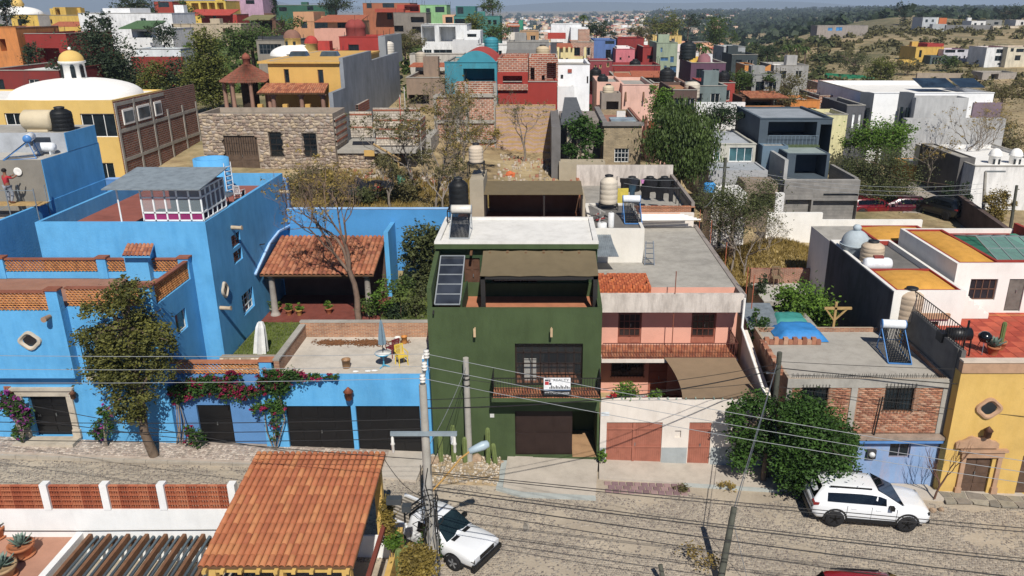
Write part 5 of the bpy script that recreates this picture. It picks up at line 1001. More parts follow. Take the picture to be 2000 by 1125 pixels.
H('small charcoal house with two tall white arched windows', '#5c5c60', 1655, 1690, 206, 86, 8, w((1664, 222, 1669, 250), (1676, 222, 1681, 250), c='#e3e3e0', nx=1, glass=GLASS('#cfd2d4', .4)))
H('low pale yellow wall house below the charcoal house', '#d6cf9a', 1613, 1656, 224, 84, 5)
H('orange walled house behind the thin bare trees', '#c98a35', 1785, 1875, 326, 80, 5, par=.05, roof=M('#8f8f8c', .9, .2), stain=.3)
e = H('white house with two small domed lanterns at the right edge', '#dedcd8', 1905, 2080, 325, 70, 12, par=.3, side='l', roof=WHITE)
body(e, atY(1876, 308, 72).x, atY(1906, 308, 72).x, 72, 80, 2, atY(1880, 308, 72).z, M('#5d5a58', .9), par=.1, side='l', name='dark_side')
for x in (1941, 1981):
    p = atY(x, 320, 73); MB().lathe(p, [(.5, -.5), (.5, .7), (.6, .75), (.6, .85)], 14).build('lantern_drum', DW, e); MB().lathe(p+Vector((0, 0, .85)), [(.55*math.cos(k*math.pi/12), .6*math.sin(k*math.pi/12)) for k in range(7)], 14).build('lantern_cap', DW, e)
    for t in (-2.1, -1.2): MB().box(p.x+.5*math.cos(t)-.1, p.x+.5*math.cos(t)+.1, 73+.5*math.sin(t)-.03, 73+.5*math.sin(t)+.03, p.z, p.z+.5).build('lantern_window', GLASS(), e)
ww = empty('boundary_wall', (22, 60, 2), label='long low white wall in front of the dry grass lot', cat='wall')
a, b = atY(1500, 416, 60), atY(1608, 414, 60); c_, d_ = atY(1608, 430, 60), atY(1802, 433, 60); MB().box(a.x, b.x, 60, 60.3, .5, a.z).build('wall', WHITE, ww); MB().box(b.x+.002, d_.x, 60, 60.3, .5, c_.z).build('wall', WHITE, ww); MB().box(atY(1392, 375, 58).x, atY(1460, 375, 58).x, 58, 61, .5, atY(1400, 378, 58).z).build('shed', WHITE, ww)
dk = empty('boundary_wall', (36, 57, 1), label='dark brown wall along the lane at the right edge', cat='wall'); MB().hexa([(33.2, 50, -2), (33.6, 50, -2), (36.6, 68, -2), (36.2, 68, -2)], [(33.2, 50, 4.5), (33.6, 50, 4.5), (36.6, 68, 4.6), (36.2, 68, 4.6)]).build('wall', M('#5a4a44', .95, .2, 1, .4), dk)
ln = np_mesh('lane', [(atZ(x, y, z).x, atZ(x, y, z).y, z) for x, y, z in ((1700, 452, 2.35), (1990, 480, 2.3), (1930, 420, 2.6), (1800, 352, 3.3), (1775, 356, 3.3), (1760, 430, 2.5))], [(0, 1, 2, 5), (5, 2, 3, 4)], M('#9a9084', .95, .12, 1, .3)); ln['kind'] = 'structure'
# ---------------------------------------------------------------- farther houses
HG = 'houses on the far hillside'
def B(label, c, x0, x1, yt, Y, D=8, ops=(), **k): return H(label, c, x0, x1, yt, Y, D, ops, group=HG, **k)
WW = dict(c='#e2e2de')
B('dark red flat house with pale coping left of the white dome', '#7e2a26', -40, 114, 138, 82, 12, roof=M('#cfd3cf', .9), par=.4)
B('orange house with wall mural at the far left edge', '#cf7f35', -40, 30, 54, 112, 10, v((0, 76, 12, 100), dep=2))
e = B('deep red house with dark porch behind the white dome', '#8f2822', 47, 128, 66, 112, 12, v((75, 94, 118, 130), dep=2), stain=.1); proof(e, 36, 80, 52, 118, 70, 113)
e = B('yellow villa with a small white dome on the skyline at left', '#d6b040', 20, 76, 30, 172, 12, w((35, 38, 42, 50))); dome(e, 38, 28, 176, 4.5, 1.6, DW); p = atY(37, 22, 176); MB().lathe(p, [(1.1, -1), (1.1, 1.2), (1.3, 1.3), (.9, 2.2), (0, 2.6)], 14).build('lantern', YD, e)
e = B('yellow block house with a square roof room on the left skyline', '#d0aa42', 96, 153, 30, 165, 10, w((97, 38, 102, 46))); wing(e, '#c9a23c', 103, 127, 14, 168, 6, v((108, 15, 117, 29), dep=2), yb=31); proof(e, 115, 165, 42, 163, 51, 160)
B('grey brick garden house between the yellow villas', '#8f8a85', 73, 97, 30, 168, 8, mat=M('#85807c', .9))
e = B('long white stepped wall house behind the dark conifer', '#dcdcdc', 152, 335, 26, 150, 10, roof=WHITE); wing(e, '#d8d8d8', 200, 253, 16, 152, 8, yb=60, roof=WHITE)
e = B('white terrace house under a green tiled hipped roof', '#dfdfdd', 256, 335, 56, 128, 8, v((268, 58, 296, 76), dep=3)); proof(e, 268, 325, 40, 132, 55, 126, mat=M('#4c6b42', .8, .15, 3, .2)); wing(e, '#dadbda', 237, 297, 75, 124, 3)
B('long dark red garden wall with pale blue coping behind the conifer', '#8c3026', 255, 356, 111, 102, .6, par=.02, roof=M('#9fc0c4', .9), name='boundary_wall')['category'] = 'wall'
B('white parapet terrace above the dark red garden wall', '#d5dadb', 265, 352, 96, 106, 4, roof=M('#b5c8d2', .9))
B('beige flat house left of the olive canopy', '#b5a488', 335, 470, 47, 150, 10, v((435, 55, 455, 66), dep=2))
e = B('yellow arcade house with round arches on the skyline', '#d6b53c', 340, 440, 2, 215, 10, v((374, 6, 388, 20), (392, 5, 405, 20), (408, 5, 420, 20), (424, 5, 437, 18), dep=2))
e = B('red house with red tiled roof below the yellow arcade', '#b03426', 392, 462, 28, 195, 8, w((416, 30, 422, 41), c='#1f5a3a')); proof(e, 383, 468, 18, 200, 29, 193, mat=M('#b5402f', .85, .1))
B('red brick roof room at the top left skyline', '#a63a28', 300, 336, 3, 205, 8, w((309, 4, 330, 14)))
B('lilac house on the skyline beside the yellow arcade', '#b894ac', 442, 512, -4, 225, 10, w((480, 0, 497, 8)))
e = B('dark wooden deck house under an olive canopy', '#6b4a38', 498, 538, 40, 165, 6, v((506, 40, 530, 52), dep=2)); proof(e, 493, 540, 29, 168, 38, 163, mat=M('#7a7448', .9, .15))
B('dark green house row on the skyline', '#2f5f4c', 530, 640, 10, 235, 10, w((545, 14, 560, 22), (600, 12, 612, 20)))
e = B('peach villa with a row of dark windows and tall chimney wall', '#c08a5e', 572, 694, 42, 150, 12, w((588, 42, 600, 55), (614, 43, 640, 56), (659, 43, 684, 56), c='#3a302a', nx=3)); wing(e, '#bf8c62', 572, 612, 23, 152, 8, w((588, 42, 600, 55)), yb=70); wing(e, '#cc9480', 613, 692, 56, 146, 3.9, w((630, 80, 643, 92)), par=.2); proof(e, 640, 720, 29, 158, 42, 149)
e = B('stone faced studio with large dark window behind the yellow porch house', '#8d8578', 500, 562, 79, 105, 8, w((506, 86, 550, 106), nx=6, ny=2, c='#6a6e70')); wing(e, '#3f4245', 503, 560, 71, 107, 5, yb=80)
e = B('white hall with a dome and yellow lantern behind the porch house', '#d2d4d2', 560, 606, 107, 97, 8, roof=WHITE); dome(e, 577, 108, 101, 3.0, 1.3, DW); p = atY(573, 95, 101); MB().lathe(p, [(1.0, -.8), (.95, 1.2), (1.1, 1.25)], 14).build('lantern', YD, e); MB().lathe(p+Vector((0, 0, 1.25)), [(1.05*math.cos(k*math.pi/12), 1.0*math.sin(k*math.pi/12)) for k in range(7)], 14).build('lantern_cap', M('#8a6250', .9), e)
for t in (-2.1, -1.1): MB().box(p.x+.97*math.cos(t)-.15, p.x+.97*math.cos(t)+.15, 101+.97*math.sin(t)-.06, 101+.97*math.sin(t)+.06, p.z, p.z+.85).build('lantern_window', GLASS(), e)
e = B('yellow turret house with a small red dome', '#b5382c', 590, 660, 102, 99, 6, roof=M('#a33529', .9)); p = atY(610, 104, 100); MB().lathe(p, [(.75, -1), (.75, 1.1), (.9, 1.15)], 12).build('turret', YD, e); MB().lathe(p+Vector((0, 0, 1.15)), [(.85*math.cos(k*math.pi/12), .9*math.sin(k*math.pi/12)) for k in range(7)], 12).build('turret_cap', M('#b5382c', .9), e)
e = B('red house with twin dark red domes and grey gable wall', '#a53028', 662, 738, 72, 104, 9, w((681, 87, 701, 100)), stain=.2)
for x in (690, 701): p = atY(x, 70, 107); MB().lathe(p, [(.9, -.5), (.9, .9), (1.0, 1.0), (.9, 1.4), (.5, 1.9), (0, 2.05)], 14).build('small_dome', M('#8f3a34', .9), e)
wing(e, '#8b8f92', 738, 752, 71, 104, 12, yb=130)
e = B('terracotta villa with stacked balconies and red bands on the skyline', '#a8623f', 708, 800, 6, 195, 12, w((716, 6, 726, 16), (747, 6, 770, 15), (800, 8, 815, 14), (756, 25, 766, 38), (772, 25, 786, 38)), roof=TR); wing(e, '#a84530', 732, 788, 17, 192, 2.9, yb=24, par=.1); wing(e, '#b0432f', 775, 822, 9, 194, 8, v((790, 10, 818, 22), dep=2))
B('grey stone terrace house with arched openings below the terracotta villa', '#857c72', 768, 832, 25, 182, 8, v((802, 33, 828, 44), (770, 50, 788, 62), (805, 52, 828, 64), dep=2))
e = B('light green house with terracotta porch on the skyline', '#86b87c', 820, 872, 10, 190, 8, w((832, 16, 840, 24), (850, 13, 868, 24)), roof=TR); wing(e, '#d8a87e', 864, 888, 29, 182, 5, w((870, 33, 884, 45)))
e = B('teal house with round-arched windows and glass terrace railing', '#3d8078', 886, 976, 32, 178, 10, w((953, 39, 959, 48), (963, 39, 970, 48), (888, 37, 910, 46)), roof=M('#5d8a80', .9)); wing(e, '#356f6c', 890, 928, 12, 182, 6, w((893, 14, 905, 27)), yb=33)
e = B('white modern house with glazed upper storey and wide terrace', '#dcdddc', 822, 912, 48, 140, 9, v((824, 50, 849, 82), (858, 52, 890, 82), dep=3)+w((828, 97, 843, 104), (847, 97, 883, 104), c='#8d9a9e', nx=3), roof=WHITE); wing(e, '#e0e1e0', 906, 938, 60, 138, 6, w((912, 66, 931, 73), nx=1)); wing(e, '#c9c9c8', 884, 934, 78, 136, 4); 
e = B('low brown house with a laundry line under a tiled canopy', '#8f7a68', 793, 868, 152, 92, 10, v((798, 185, 838, 205), dep=3), roof=M('#8f7a64', .9)); proof(e, 808, 872, 122, 103, 129, 100)
B('pale stone terrace wall below the white modern house', '#b8b2a8', 800, 905, 106, 124, 4)
e = B('grey concrete house with dark openings left of the pale yellow patio', '#8e8c88', 990, 1072, 82, 122, 8, v((996, 101, 1003, 109), (1012, 97, 1030, 110), (1043, 98, 1052, 110), dep=2)); wing(e, '#7f7d7a', 990, 1072, 97, 121.8, .3, par=.02)
B('white house with low wall behind the teal water tank', '#e3e4e4', 932, 992, 88, 128, 6)
e = B('white cubist house cluster in the middle distance', '#e6e7e8', 1076, 1136, 47, 195, 10, w((1120, 55, 1127, 65)), roof=WHITE); wing(e, '#dfe0e1', 1115, 1149, 54, 190, 8, yb=90); wing(e, '#b03a2c', 1070, 1105, 65, 188, 5, yb=76)
e = B('orange and white cabin with teal side wall', '#d9d2c5', 992, 1014, 48, 175, 5); proof(e, 991, 1015, 45, 178, 51, 174); wing(e, '#2f8f72', 1013, 1021, 40, 176, 6, yb=66)
B('tan house with rooftop wall near the cubist cluster', '#b98e5e', 1015, 1052, 61, 165, 8)
e = B('pale yellow patio house with slender columns', '#d5c48a', 1085, 1148, 117, 104, 8); proof(e, 1088, 1115, 84, 112, 92, 108); [MB().box(atY(x, 92, 107).x-.15, atY(x, 92, 107).x+.15, 106.8, 107.2, 8, atY(x, 92, 107).z).build('column', M('#d5c48a', .9), e) for x in (1090, 1102, 1112, 1143)]
B('brown brick house with small windows behind the yellow patio', '#9a6a52', 1115, 1160, 82, 128, 8, mat=BRKX)
B('blue house with ochre window canopies', '#5674ac', 1160, 1203, 78, 135, 9, w((1183, 97, 1193, 114), (1182, 80, 1200, 86)))
e = B('rose pink house with small round window and white parapet', '#cf6f78', 1203, 1240, 96, 130, 8, w((1210, 112, 1214, 117), (1227, 109, 1230, 113))); wing(e, '#e6dcd8', 1205, 1230, 91, 130.3, 4, yb=99)
B('dark red house with a roof terrace behind the rose pink house', '#8c2c2a', 1206, 1258, 75, 140, 9, w((1234, 95, 1241, 106)))
B('crimson gabled house beside the sage green house', '#9a2f2c', 1256, 1284, 92, 132, 8, w((1264, 108, 1278, 115)))
e = B('sage green house with blue windows and tiled band', '#93a187', 1283, 1324, 84, 128, 9, w((1290, 93, 1294, 102), (1290, 112, 1305, 119), (1309, 110, 1316, 122), (1297, 128, 1302, 140), (1308, 129, 1322, 141), c='#6a8aa8', glass=GLASS('#3a5a7a')))
B('maroon block with two small arched niches', '#8a3a40', 1152, 1196, 119, 112, 6, w((1161, 127, 1165, 134), (1171, 126, 1175, 133), (1185, 122, 1190, 131), c='#c9b36a', nx=1))
B('red roof terrace with white railing right of the maroon block', '#8f2e2c', 1195, 1290, 128, 114, 7, roof=M('#a23c30', .9))
e = B('low house with rusty tiled lean-to behind the pink house', '#a0886e', 1198, 1288, 148, 104, 7); proof(e, 1198, 1228, 142, 103, 151, 100); proof(e, 1230, 1288, 138, 106, 149, 102)
B('pale yellow warehouse with white roof among trees', '#d3b464', 1275, 1332, 70, 265, 12, roof=WHITE)
B('white cottage with red trim left of the purple wall', '#dcd6d0', 1320, 1365, 102, 150, 8, w((1326, 108, 1331, 116)), roof=M('#b0503c', .9))
e = B('long plum purple wall house with small domes', '#65465a', 1350, 1418, 123, 118, 10, roof=WHITE); p = atY(1375, 121, 121); MB().lathe(p, [(1, 0), (.9, .7), (.5, 1.1), (0, 1.25)], 12).build('small_dome', M('#8a5a60', .9), e); wing(e, '#c9c9c8', 1384, 1392, 106, 121, 2, yb=123); wing(e, '#d5ac35', 1347, 1380, 114, 122, 5, yb=124)
B('grey cube house with white roof beyond the purple wall', '#9a9ea0', 1414, 1456, 92, 160, 10, roof=WHITE)
B('dark slate house with solar roof behind the orange curved wall', '#3c4648', 1430, 1480, 107, 142, 8, roof=M('#5a5f62', .8))
e = B('orange house with a sweeping curved garden wall', '#cc8434', 1455, 1473, 127, 128, 6); a, b = atY(1476, 142, 126), atY(1506, 126, 126); MB().hexa([(a.x, 126, 2), (b.x, 126, 2), (b.x, 126.4, 2), (a.x, 126.4, 2)], [(a.x, 126, a.z), (b.x, 126, b.z), (b.x, 126.4, b.z), (a.x, 126.4, a.z)]).build('curved_wall', M('#cc8434', .9), e)
B('low grey shed with bright white roof near the dry hillside', '#9c9a96', 1512, 1580, 128, 135, 9, roof=WHITE)
B('raw grey block wall house left of the bare shrubs', '#8f8f8c', 1470, 1526, 146, 104, 6)
B('unfinished pink brick house below the sage green house', '', 1276, 1340, 162, 98, 8, mat=BRKX)
e = B('red roofed cottage with two rooftop tanks behind the hedge', '#a33a30', 1372, 1436, 162, 100, 7, roof=M('#9c3a2c', .9)); 
B('grey green roofed workshop behind the white wall', '#6f7d7c', 1342, 1420, 168, 95, 6, roof=M('#5f6f6e', .8))
e = B('low house with a long white street wall beside the pepper tree', '#5d4a42', 1315, 1362, 176, 88, 10, roof=M('#a8744e', .9)); wing(e, '#e0e0de', 1360, 1456, 200, 84, .4, par=.02, roof=WHITE)
e = B('open porch house under a long terracotta roof', '#6b4a38', 1450, 1512, 192, 94, 5, v((1455, 193, 1505, 212), dep=3)); proof(e, 1444, 1512, 178, 98, 192, 92, n=24)
B('ochre terrace wall below the porch house', '#a8743a', 1455, 1545, 213, 82, 3, roof=M('#b5562e', .9))
B('bright orange walled yard with dark tanks', '#d1812e', 1545, 1602, 196, 98, 6)
B('pink unplastered brick house near the dry hill', '', 1600, 1642, 187, 100, 8, mat=BRKX, roof=M('#a0806a', .9))
B('white shed roofs stacked beside the pink brick house', '#c9c9c6', 1640, 1690, 195, 104, 6, roof=WHITE)
e = B('red roofed cottage with white cisterns at the foot of the hill', '#b08a78', 1605, 1660, 164, 140, 8, roof=M('#b0392e', .9))
# right hillside
e = B('row of low shacks with blue doors on the dry ridge', '#9a9088', 1597, 1696, 50, 330, 8, w((1617, 54, 1626, 60), (1633, 53, 1645, 60), c='#3f7fb5', glass=GLASS('#3f7fb5', .5)), roof=M('#b0b3b5', .8))
e = B('white and grey ridge-top houses with a leaning end wall', '#b9bdc0', 1803, 1830, 34, 360, 10); wing(e, '#a5a9ab', 1822, 1850, 47, 356, 3); wing(e, '#cfcabf', 1822, 1834, 34, 362, 8, yb=48); wing(e, '#c9692e', 1835, 1850, 35, 363, 8, yb=48)
B('long grey boundary wall on the ridge top', '#7d7c7b', 1848, 1942, 49, 352, 1, par=.02, name='boundary_wall')['category'] = 'wall'
B('white villa behind the grey ridge wall', '#dcdad6', 1898, 1926, 41, 370, 8); B('grey villa with flat roofs behind the ridge wall', '#8b8a86', 1926, 1958, 39, 372, 8, w((1942, 43, 1950, 48)))
B('cream houses at the right end of the ridge', '#cfc0a8', 1940, 1990, 51, 350, 8); B('small white house with red roof at the far right ridge', '#d8d2cc', 1985, 2030, 39, 365, 9, roof=M('#a8402f', .9))
e = B('yellow hillside house with red parapet', '#d0a83c', 1790, 1844, 92, 225, 10, w((1795, 98, 1800, 112)), roof=M('#a8342c', .9)); wing(e, '#a8342c', 1812, 1844, 85, 226, 6, yb=93); wing(e, '#4a5a5c', 1818, 1870, 109, 221, 4, w((1820, 112, 1838, 128), nx=3), roof=M('#b56a48', .9)); wing(e, '#cfa83e', 1765, 1790, 118, 219, 4)
e = B('white hillside house with red flat roof and ribbon windows', '#c9c8cf', 1844, 1896, 97, 222, 10, w((1846, 97, 1866, 103), (1870, 96, 1884, 102), (1873, 110, 1876, 115), (1882, 109, 1885, 115), (1872, 120, 1884, 128)), roof=M('#a8392c', .9)); wing(e, '#b5aeb2', 1895, 1925, 112, 220, 3)
B('white two storey hillside house with red coping', '#dcdcda', 1928, 1968, 93, 210, 9, w((1946, 96, 1968, 104), (1943, 109, 1962, 119), (1948, 123, 1960, 127), c='#7a8a90', nx=3), roof=M('#a84a3c', .9)); B('cream two storey house at the right edge of the hillside', '#d2c8ae', 1969, 2040, 92, 208, 9, w((1974, 94, 1980, 101), (1985, 95, 2000, 102), (1982, 108, 1993, 118)), roof=M('#a84a3c', .9))
B('roofless concrete ruin on the hillside', '#a39a90', 1920, 1986, 142, 185, 6, v((1935, 144, 1950, 155), dep=3)); B('low crumbling garden wall below the yellow hillside house', '#a0917f', 1792, 1884, 143, 190, .6, par=.02, name='boundary_wall')['category'] = 'wall'
fence = empty('mesh_fence', (0, 0, 0), label='green mesh fence crossing the foot of the dry hillside', cat='fence'); a, b = atY(1610, 147, 205), atY(1695, 153, 198); fence.location = a; MB().bar(a-Vector((0, 0, .2)), b-Vector((0, 0, .2)), .1, 1.6).build('mesh_panel', M('#1f8a63', .9, .2, 2), fence); c_ = atY(1835, 160, 192); MB().bar(b-Vector((0, 0, .2)), c_-Vector((0, 0, .4)), .1, 1.0).build('mesh_panel', M('#1f8a63', .9, .2, 2), fence)
# ---------------------------------------------------------------- the far town and its trees: one mass each
def mass_boxes(name, label, cat, n, gen, mats):
    C, S, mi = [], [], []
    for k in range(n):
        p, s_ = gen(); C.append(p); S.append(s_); mi.append(random.randrange(len(mats)))
    C = np.array(C); S = np.array(S); u = np.array([(-1, -1, 0), (1, -1, 0), (1, 1, 0), (-1, 1, 0), (-1, -1, 1), (1, -1, 1), (1, 1, 1), (-1, 1, 1)])*np.array([.5, .5, 1])
    V_ = (C[:, None, :]+u[None]*S[:, None, :]).reshape(-1, 3); b_ = np.arange(n)[:, None]*8; q = np.concatenate([b_+np.array(f) for f in ((4, 5, 6, 7), (0, 1, 5, 4), (1, 2, 6, 5), (2, 3, 7, 6), (3, 0, 4, 7))], 0)
    o = np_mesh(name, V_, q, mats, None, np.tile(mi, 5)); tag(o, label, cat, kind='stuff'); return o
TOWN = [M(c, .9, .1, .1, 0) for c in ('#d8d4cc', '#c9a58a', '#b5826a', '#dcdcda', '#cfc0a8', '#a8897a', '#c98f6a', '#9a9a98', '#d6b872', '#a85a48', '#8f8578', '#bcae9c')]
def town():
    while 1:
        Y = math.exp(random.uniform(math.log(430), math.log(3600))); u = random.uniform(-.5, .24) if Y > 900 else random.uniform(-.05, .16); X = u*Y
        if u > .12 and random.random() < .8: continue
        s_ = random.uniform(5, 11)*(1 if Y < 1500 else 1.25); return (X, Y, tz(X, Y)-1), (s_, s_, random.uniform(4, 8))
mass_boxes('distant_town', 'far-off sprawl of pale houses on the plain below the horizon', 'town', 7500, town, TOWN)
def near_town():
    while 1:
        Y = random.uniform(225, 460); u = random.uniform(-.04, .2); X = u*Y
        s_ = random.uniform(6, 11); return (X, Y, tz(X, Y)-1), (s_, s_, random.uniform(3.5, 7))
mass_boxes('distant_houses', 'dense band of small coloured houses beyond the white cubist cluster', 'houses', 230, near_town, TOWN+[M(c, .9) for c in ('#b03a30', '#d0a83c', '#5d7fb0', '#b04a40')])
hl = []
for k in range(121):
    u = -1.2+2.4*k/120; hl.append((u, 55+120*math.exp(-((u+.62)/.2)**2)+40*math.sin(u*9)+20*math.sin(u*23+1)+(60 if u < -.3 else 0)))
V_ = [(u*11000, 11000, -80) for u, h in hl]+[(u*12000, 12000, h) for u, h in hl]+[(u*15000, 15000, -80) for u, h in hl]; o = np_mesh('hills', V_, [(j*121+i, j*121+i+1, j*121+122+i, j*121+121+i) for j in (0, 1) for i in range(120)], M('#56604a', .95, .2, .001, 0)); o['kind'] = 'structure'
# ---------------------------------------------------------------- trees and plants
def leaves(ells, n, size, clump=.35, per=40, droop=0, flat=.0, shell=.55):
    """n leaf faces in clumps spread through ellipsoids (c, r)"""
    ells = [(np.array(c, float), np.array(r, float)) for c, r in ells]; w_ = np.array([np.prod(r)**.7 for c, r in ells]); w_ /= w_.sum(); nc = max(1, n//per)
    idx = rng.choice(len(ells), nc, p=w_); d = rng.normal(size=(nc, 3)); d /= np.linalg.norm(d, axis=1, keepdims=True); rad = shell+(1-shell)*rng.random((nc, 1)); rad = np.where(rng.random((nc, 1)) < .25, rng.random((nc, 1)), rad)
    C = np.array([ells[i][0] for i in idx]); R = np.array([ells[i][1] for i in idx]); cc = C+d*R*rad; cs = clump*(.5+rng.random((nc, 1)))*R.mean(1, keepdims=True)
    P = np.repeat(cc, per, 0)+rng.normal(size=(nc*per, 3))*np.repeat(cs, per, 0)*np.array([.5, .5, .38]); m = len(P)
    if droop: P[:, 2] -= np.abs(rng.normal(size=m))*droop
    a = rng.normal(size=(m, 3)); a[:, 2] *= (.5 if not droop else .3); a /= np.linalg.norm(a, axis=1, keepdims=True)
    nrm = rng.normal(size=(m, 3))+np.array([.1, -.4, .9]); b = np.cross(nrm, a); b /= np.linalg.norm(b, axis=1, keepdims=True)+1e-9
    s_ = size*(.6+.8*rng.random((m, 1))); a = a*s_; b = b*s_*.55
    if droop: a = a*.5+np.array([0, 0, -1])*s_*1.1
    V_ = np.stack([P-a, P+b, P+a, P-b], 1).reshape(-1, 3); return V_, np.arange(m*4).reshape(-1, 4)
def limbs(mb, p, d, L, r, depth, spread=.6, kids=3, up=.25, seed=None, tips=None, bend=.15):
    p, d = Vector(p), Vector(d).normalized(); pts = [p]; rs = [r]; n = 4
    for k in range(n):
        d = (d+Vector((random.gauss(0, bend), random.gauss(0, bend), random.gauss(0, bend)+up*.12))).normalized(); p = p+d*L/n; pts.append(p); rs.append(r*(1-.3*(k+1)/n))
    mb.tube(pts, rs, 7 if depth > 2 else 5 if depth > 1 else 4, cap=False)
    if depth <= 1:
        if tips is not None: tips.append(p)
        return
    for k in range(kids):
        q = pts[-1] if k < 2 else pts[random.choice((2, 3))]; a = Vector((random.gauss(0, 1), random.gauss(0, 1), random.gauss(.2, .7))).normalized()
        limbs(mb, q, d*(1-spread*.5)+a*spread+Vector((0, 0, up)), L*random.uniform(.6, .85), rs[-1]*random.uniform(.62, .84), depth-1, spread, kids, up, tips=tips, bend=bend)
BARK = M('#6b5a4a', .95, .25, 5, .5, 14); BARKG = M('#857a6e', .95, .2, 5, .5, 14)
LM = {'ficus': LEAF('#1c2f14', '#4a6a2c'), 'juniper': LEAF('#30361a', '#77763a'), 'pepper': LEAF('#2a3a1c', '#5d7038'), 'acacia': LEAF('#2e3520', '#62683e'), 'bright': LEAF('#2f4a1a', '#6c8a34'), 'dark': LEAF('#18261a', '#3c4c30'), 'scrub': LEAF('#454428', '#77704a'), 'dry': LEAF('#6b5a30', '#a08a4c'), 'conifer': LEAF('#1c2a1c', '#47543a'), 'euc': LEAF('#2d3a1e', '#7a7c3a'), 'gold': LEAF('#544a28', '#93803f'), 'cactus': LEAF('#3a5a34', '#6f8a4a')}
def E(x, y, Y, rx, ry, rz=None):
    p = atY(x, y, Y); k = Y/ray(x, y).y/F; return (tuple(p), (rx*k, (rz or rx)*k, ry*k))
def tree(label, base, ells, n, size, lm, trunk=None, r=.15, cat='tree', name='tree', depth=3, group=None, droop=0, clump=.46, bark=None, per=22, kids=3, shell=.55):
    base = Vector(base); e = empty(name, base, label=label, cat=cat, group=group)
    V_, Q_ = leaves(ells, n, size, clump, per, droop, shell=shell); np_mesh('crown', V_, Q_, LM[lm] if isinstance(lm, str) else lm, e)
    mb = MB(); trunk = [Vector(q) for q in (trunk or [base, Vector(ells[0][0])-Vector((0, 0, ells[0][1][2]*.5))])]; n_ = len(trunk); mb.tube(trunk, [r*(1-.4*i/(n_-1)) for i in range(n_)], 9)
    for (c, R) in ells[:14]:
        c = Vector(c); j = min(range(n_), key=lambda i: (trunk[i]-c).length+(.5 if i == 0 else 0)); mid = trunk[max(1, j) if n_ > 1 else 0].lerp(c, .5)+Vector((random.gauss(0, .1), random.gauss(0, .1), .1))*R[0]; mb.tube([trunk[max(1, j)], mid, c], [r*.5, r*.35, r*.15], 5, cap=False)
        for k in range(4): a = c+Vector((random.gauss(0, .55)*R[0], random.gauss(0, .55)*R[1], random.gauss(.1, .5)*R[2])); mb.tube([mid.lerp(c, .5), a], [r*.2, r*.05], 4, cap=False)
    mb.build('trunk', bark or BARK, e); return e
def bare(label, base, h, depth=5, r=.1, spread=.6, kids=3, n=0, lm='dry', size=.1, d=(0, 0, 1), cat='tree', name='bare_tree', up=.25, bark=None, group=None):
    e = empty(name, base, label=label, cat=cat, group=group); mb = MB(); tips = []; limbs(mb, base, d, h*.36, r, depth, spread, kids, up, tips=tips); mb.build('branches', bark or BARKG, e)
    if n and tips:
        P = [((t.x, t.y, t.z), (size*3,)*3) for t in random.sample(tips, min(len(tips), 220))]; V_, Q_ = leaves(P, n, size, .8, 6, shell=.1); np_mesh('leaves', V_, Q_, LM[lm], e)
    return e
def G(x, y, z): return atZ(x, y, z)
# street trees
b0 = atZ(302, 893, .75); b0.z = sz(b0.x)+.12
tree('tall olive-green juniper on the pavement before the blue house', b0, [E(*a[:2], 31.0, *a[2:]) for a in ((240, 585, 48, 38), (196, 602, 42, 16), (255, 655, 66, 42), (185, 655, 42, 20), (308, 662, 38, 36), (235, 715, 62, 38), (312, 715, 34, 34), (258, 768, 48, 38), (222, 740, 34, 26), (247, 548, 17, 20), (255, 808, 30, 20), (200, 690, 36, 16))], 17000, .07, 'juniper', [b0, b0+Vector((-.25, 0, 1.2)), atY(272, 760, 31.1), atY(250, 640, 31.1)], .22, name='juniper_tree', clump=.34)
b1 = Vector((atY(1585, 950, 30.4).x, 30.4, 0)); b1.z = sz(b1.x)
tree('dense dark green ficus tree overhanging the white car', b1, [E(*a[:2], 30.0, *a[2:]) for a in ((1592, 868, 72, 82), (1562, 812, 48, 42), (1628, 925, 48, 40), (1545, 890, 38, 62), (1598, 952, 50, 24), (1548, 925, 34, 40), (1640, 868, 34, 42))], 30000, .075, 'ficus', [b1, b1+Vector((-.1, 0, 1.3)), atY(1585, 860, 30.1)], .2, name='ficus_tree', clump=.34)
b2 = Vector((atY(1490, 945, 31.0).x, 31.0, 0)); b2.z = sz(b2.x)+.1
tree('smaller loose ficus tree before the white and pink house wall', b2, [E(*a[:2], 31.0, *a[2:]) for a in ((1460, 850, 40, 36), (1438, 812, 24, 26), (1478, 788, 32, 20), (1452, 892, 28, 26), (1492, 850, 22, 44))], 6000, .075, 'ficus', [b2, b2+Vector((0, 0, 1.4)), atY(1475, 830, 31)], .13, name='ficus_tree', clump=.36)
bare('leafless thin stemmed shrub in the pavement beside the yellow house', Vector((atY(1822, 988, 30).x, 30.0, sz(17)+.1)), 3.6, 4, .05, .35, 4, name='bare_shrub', up=.5, bark=M('#6a4a3c', .9))
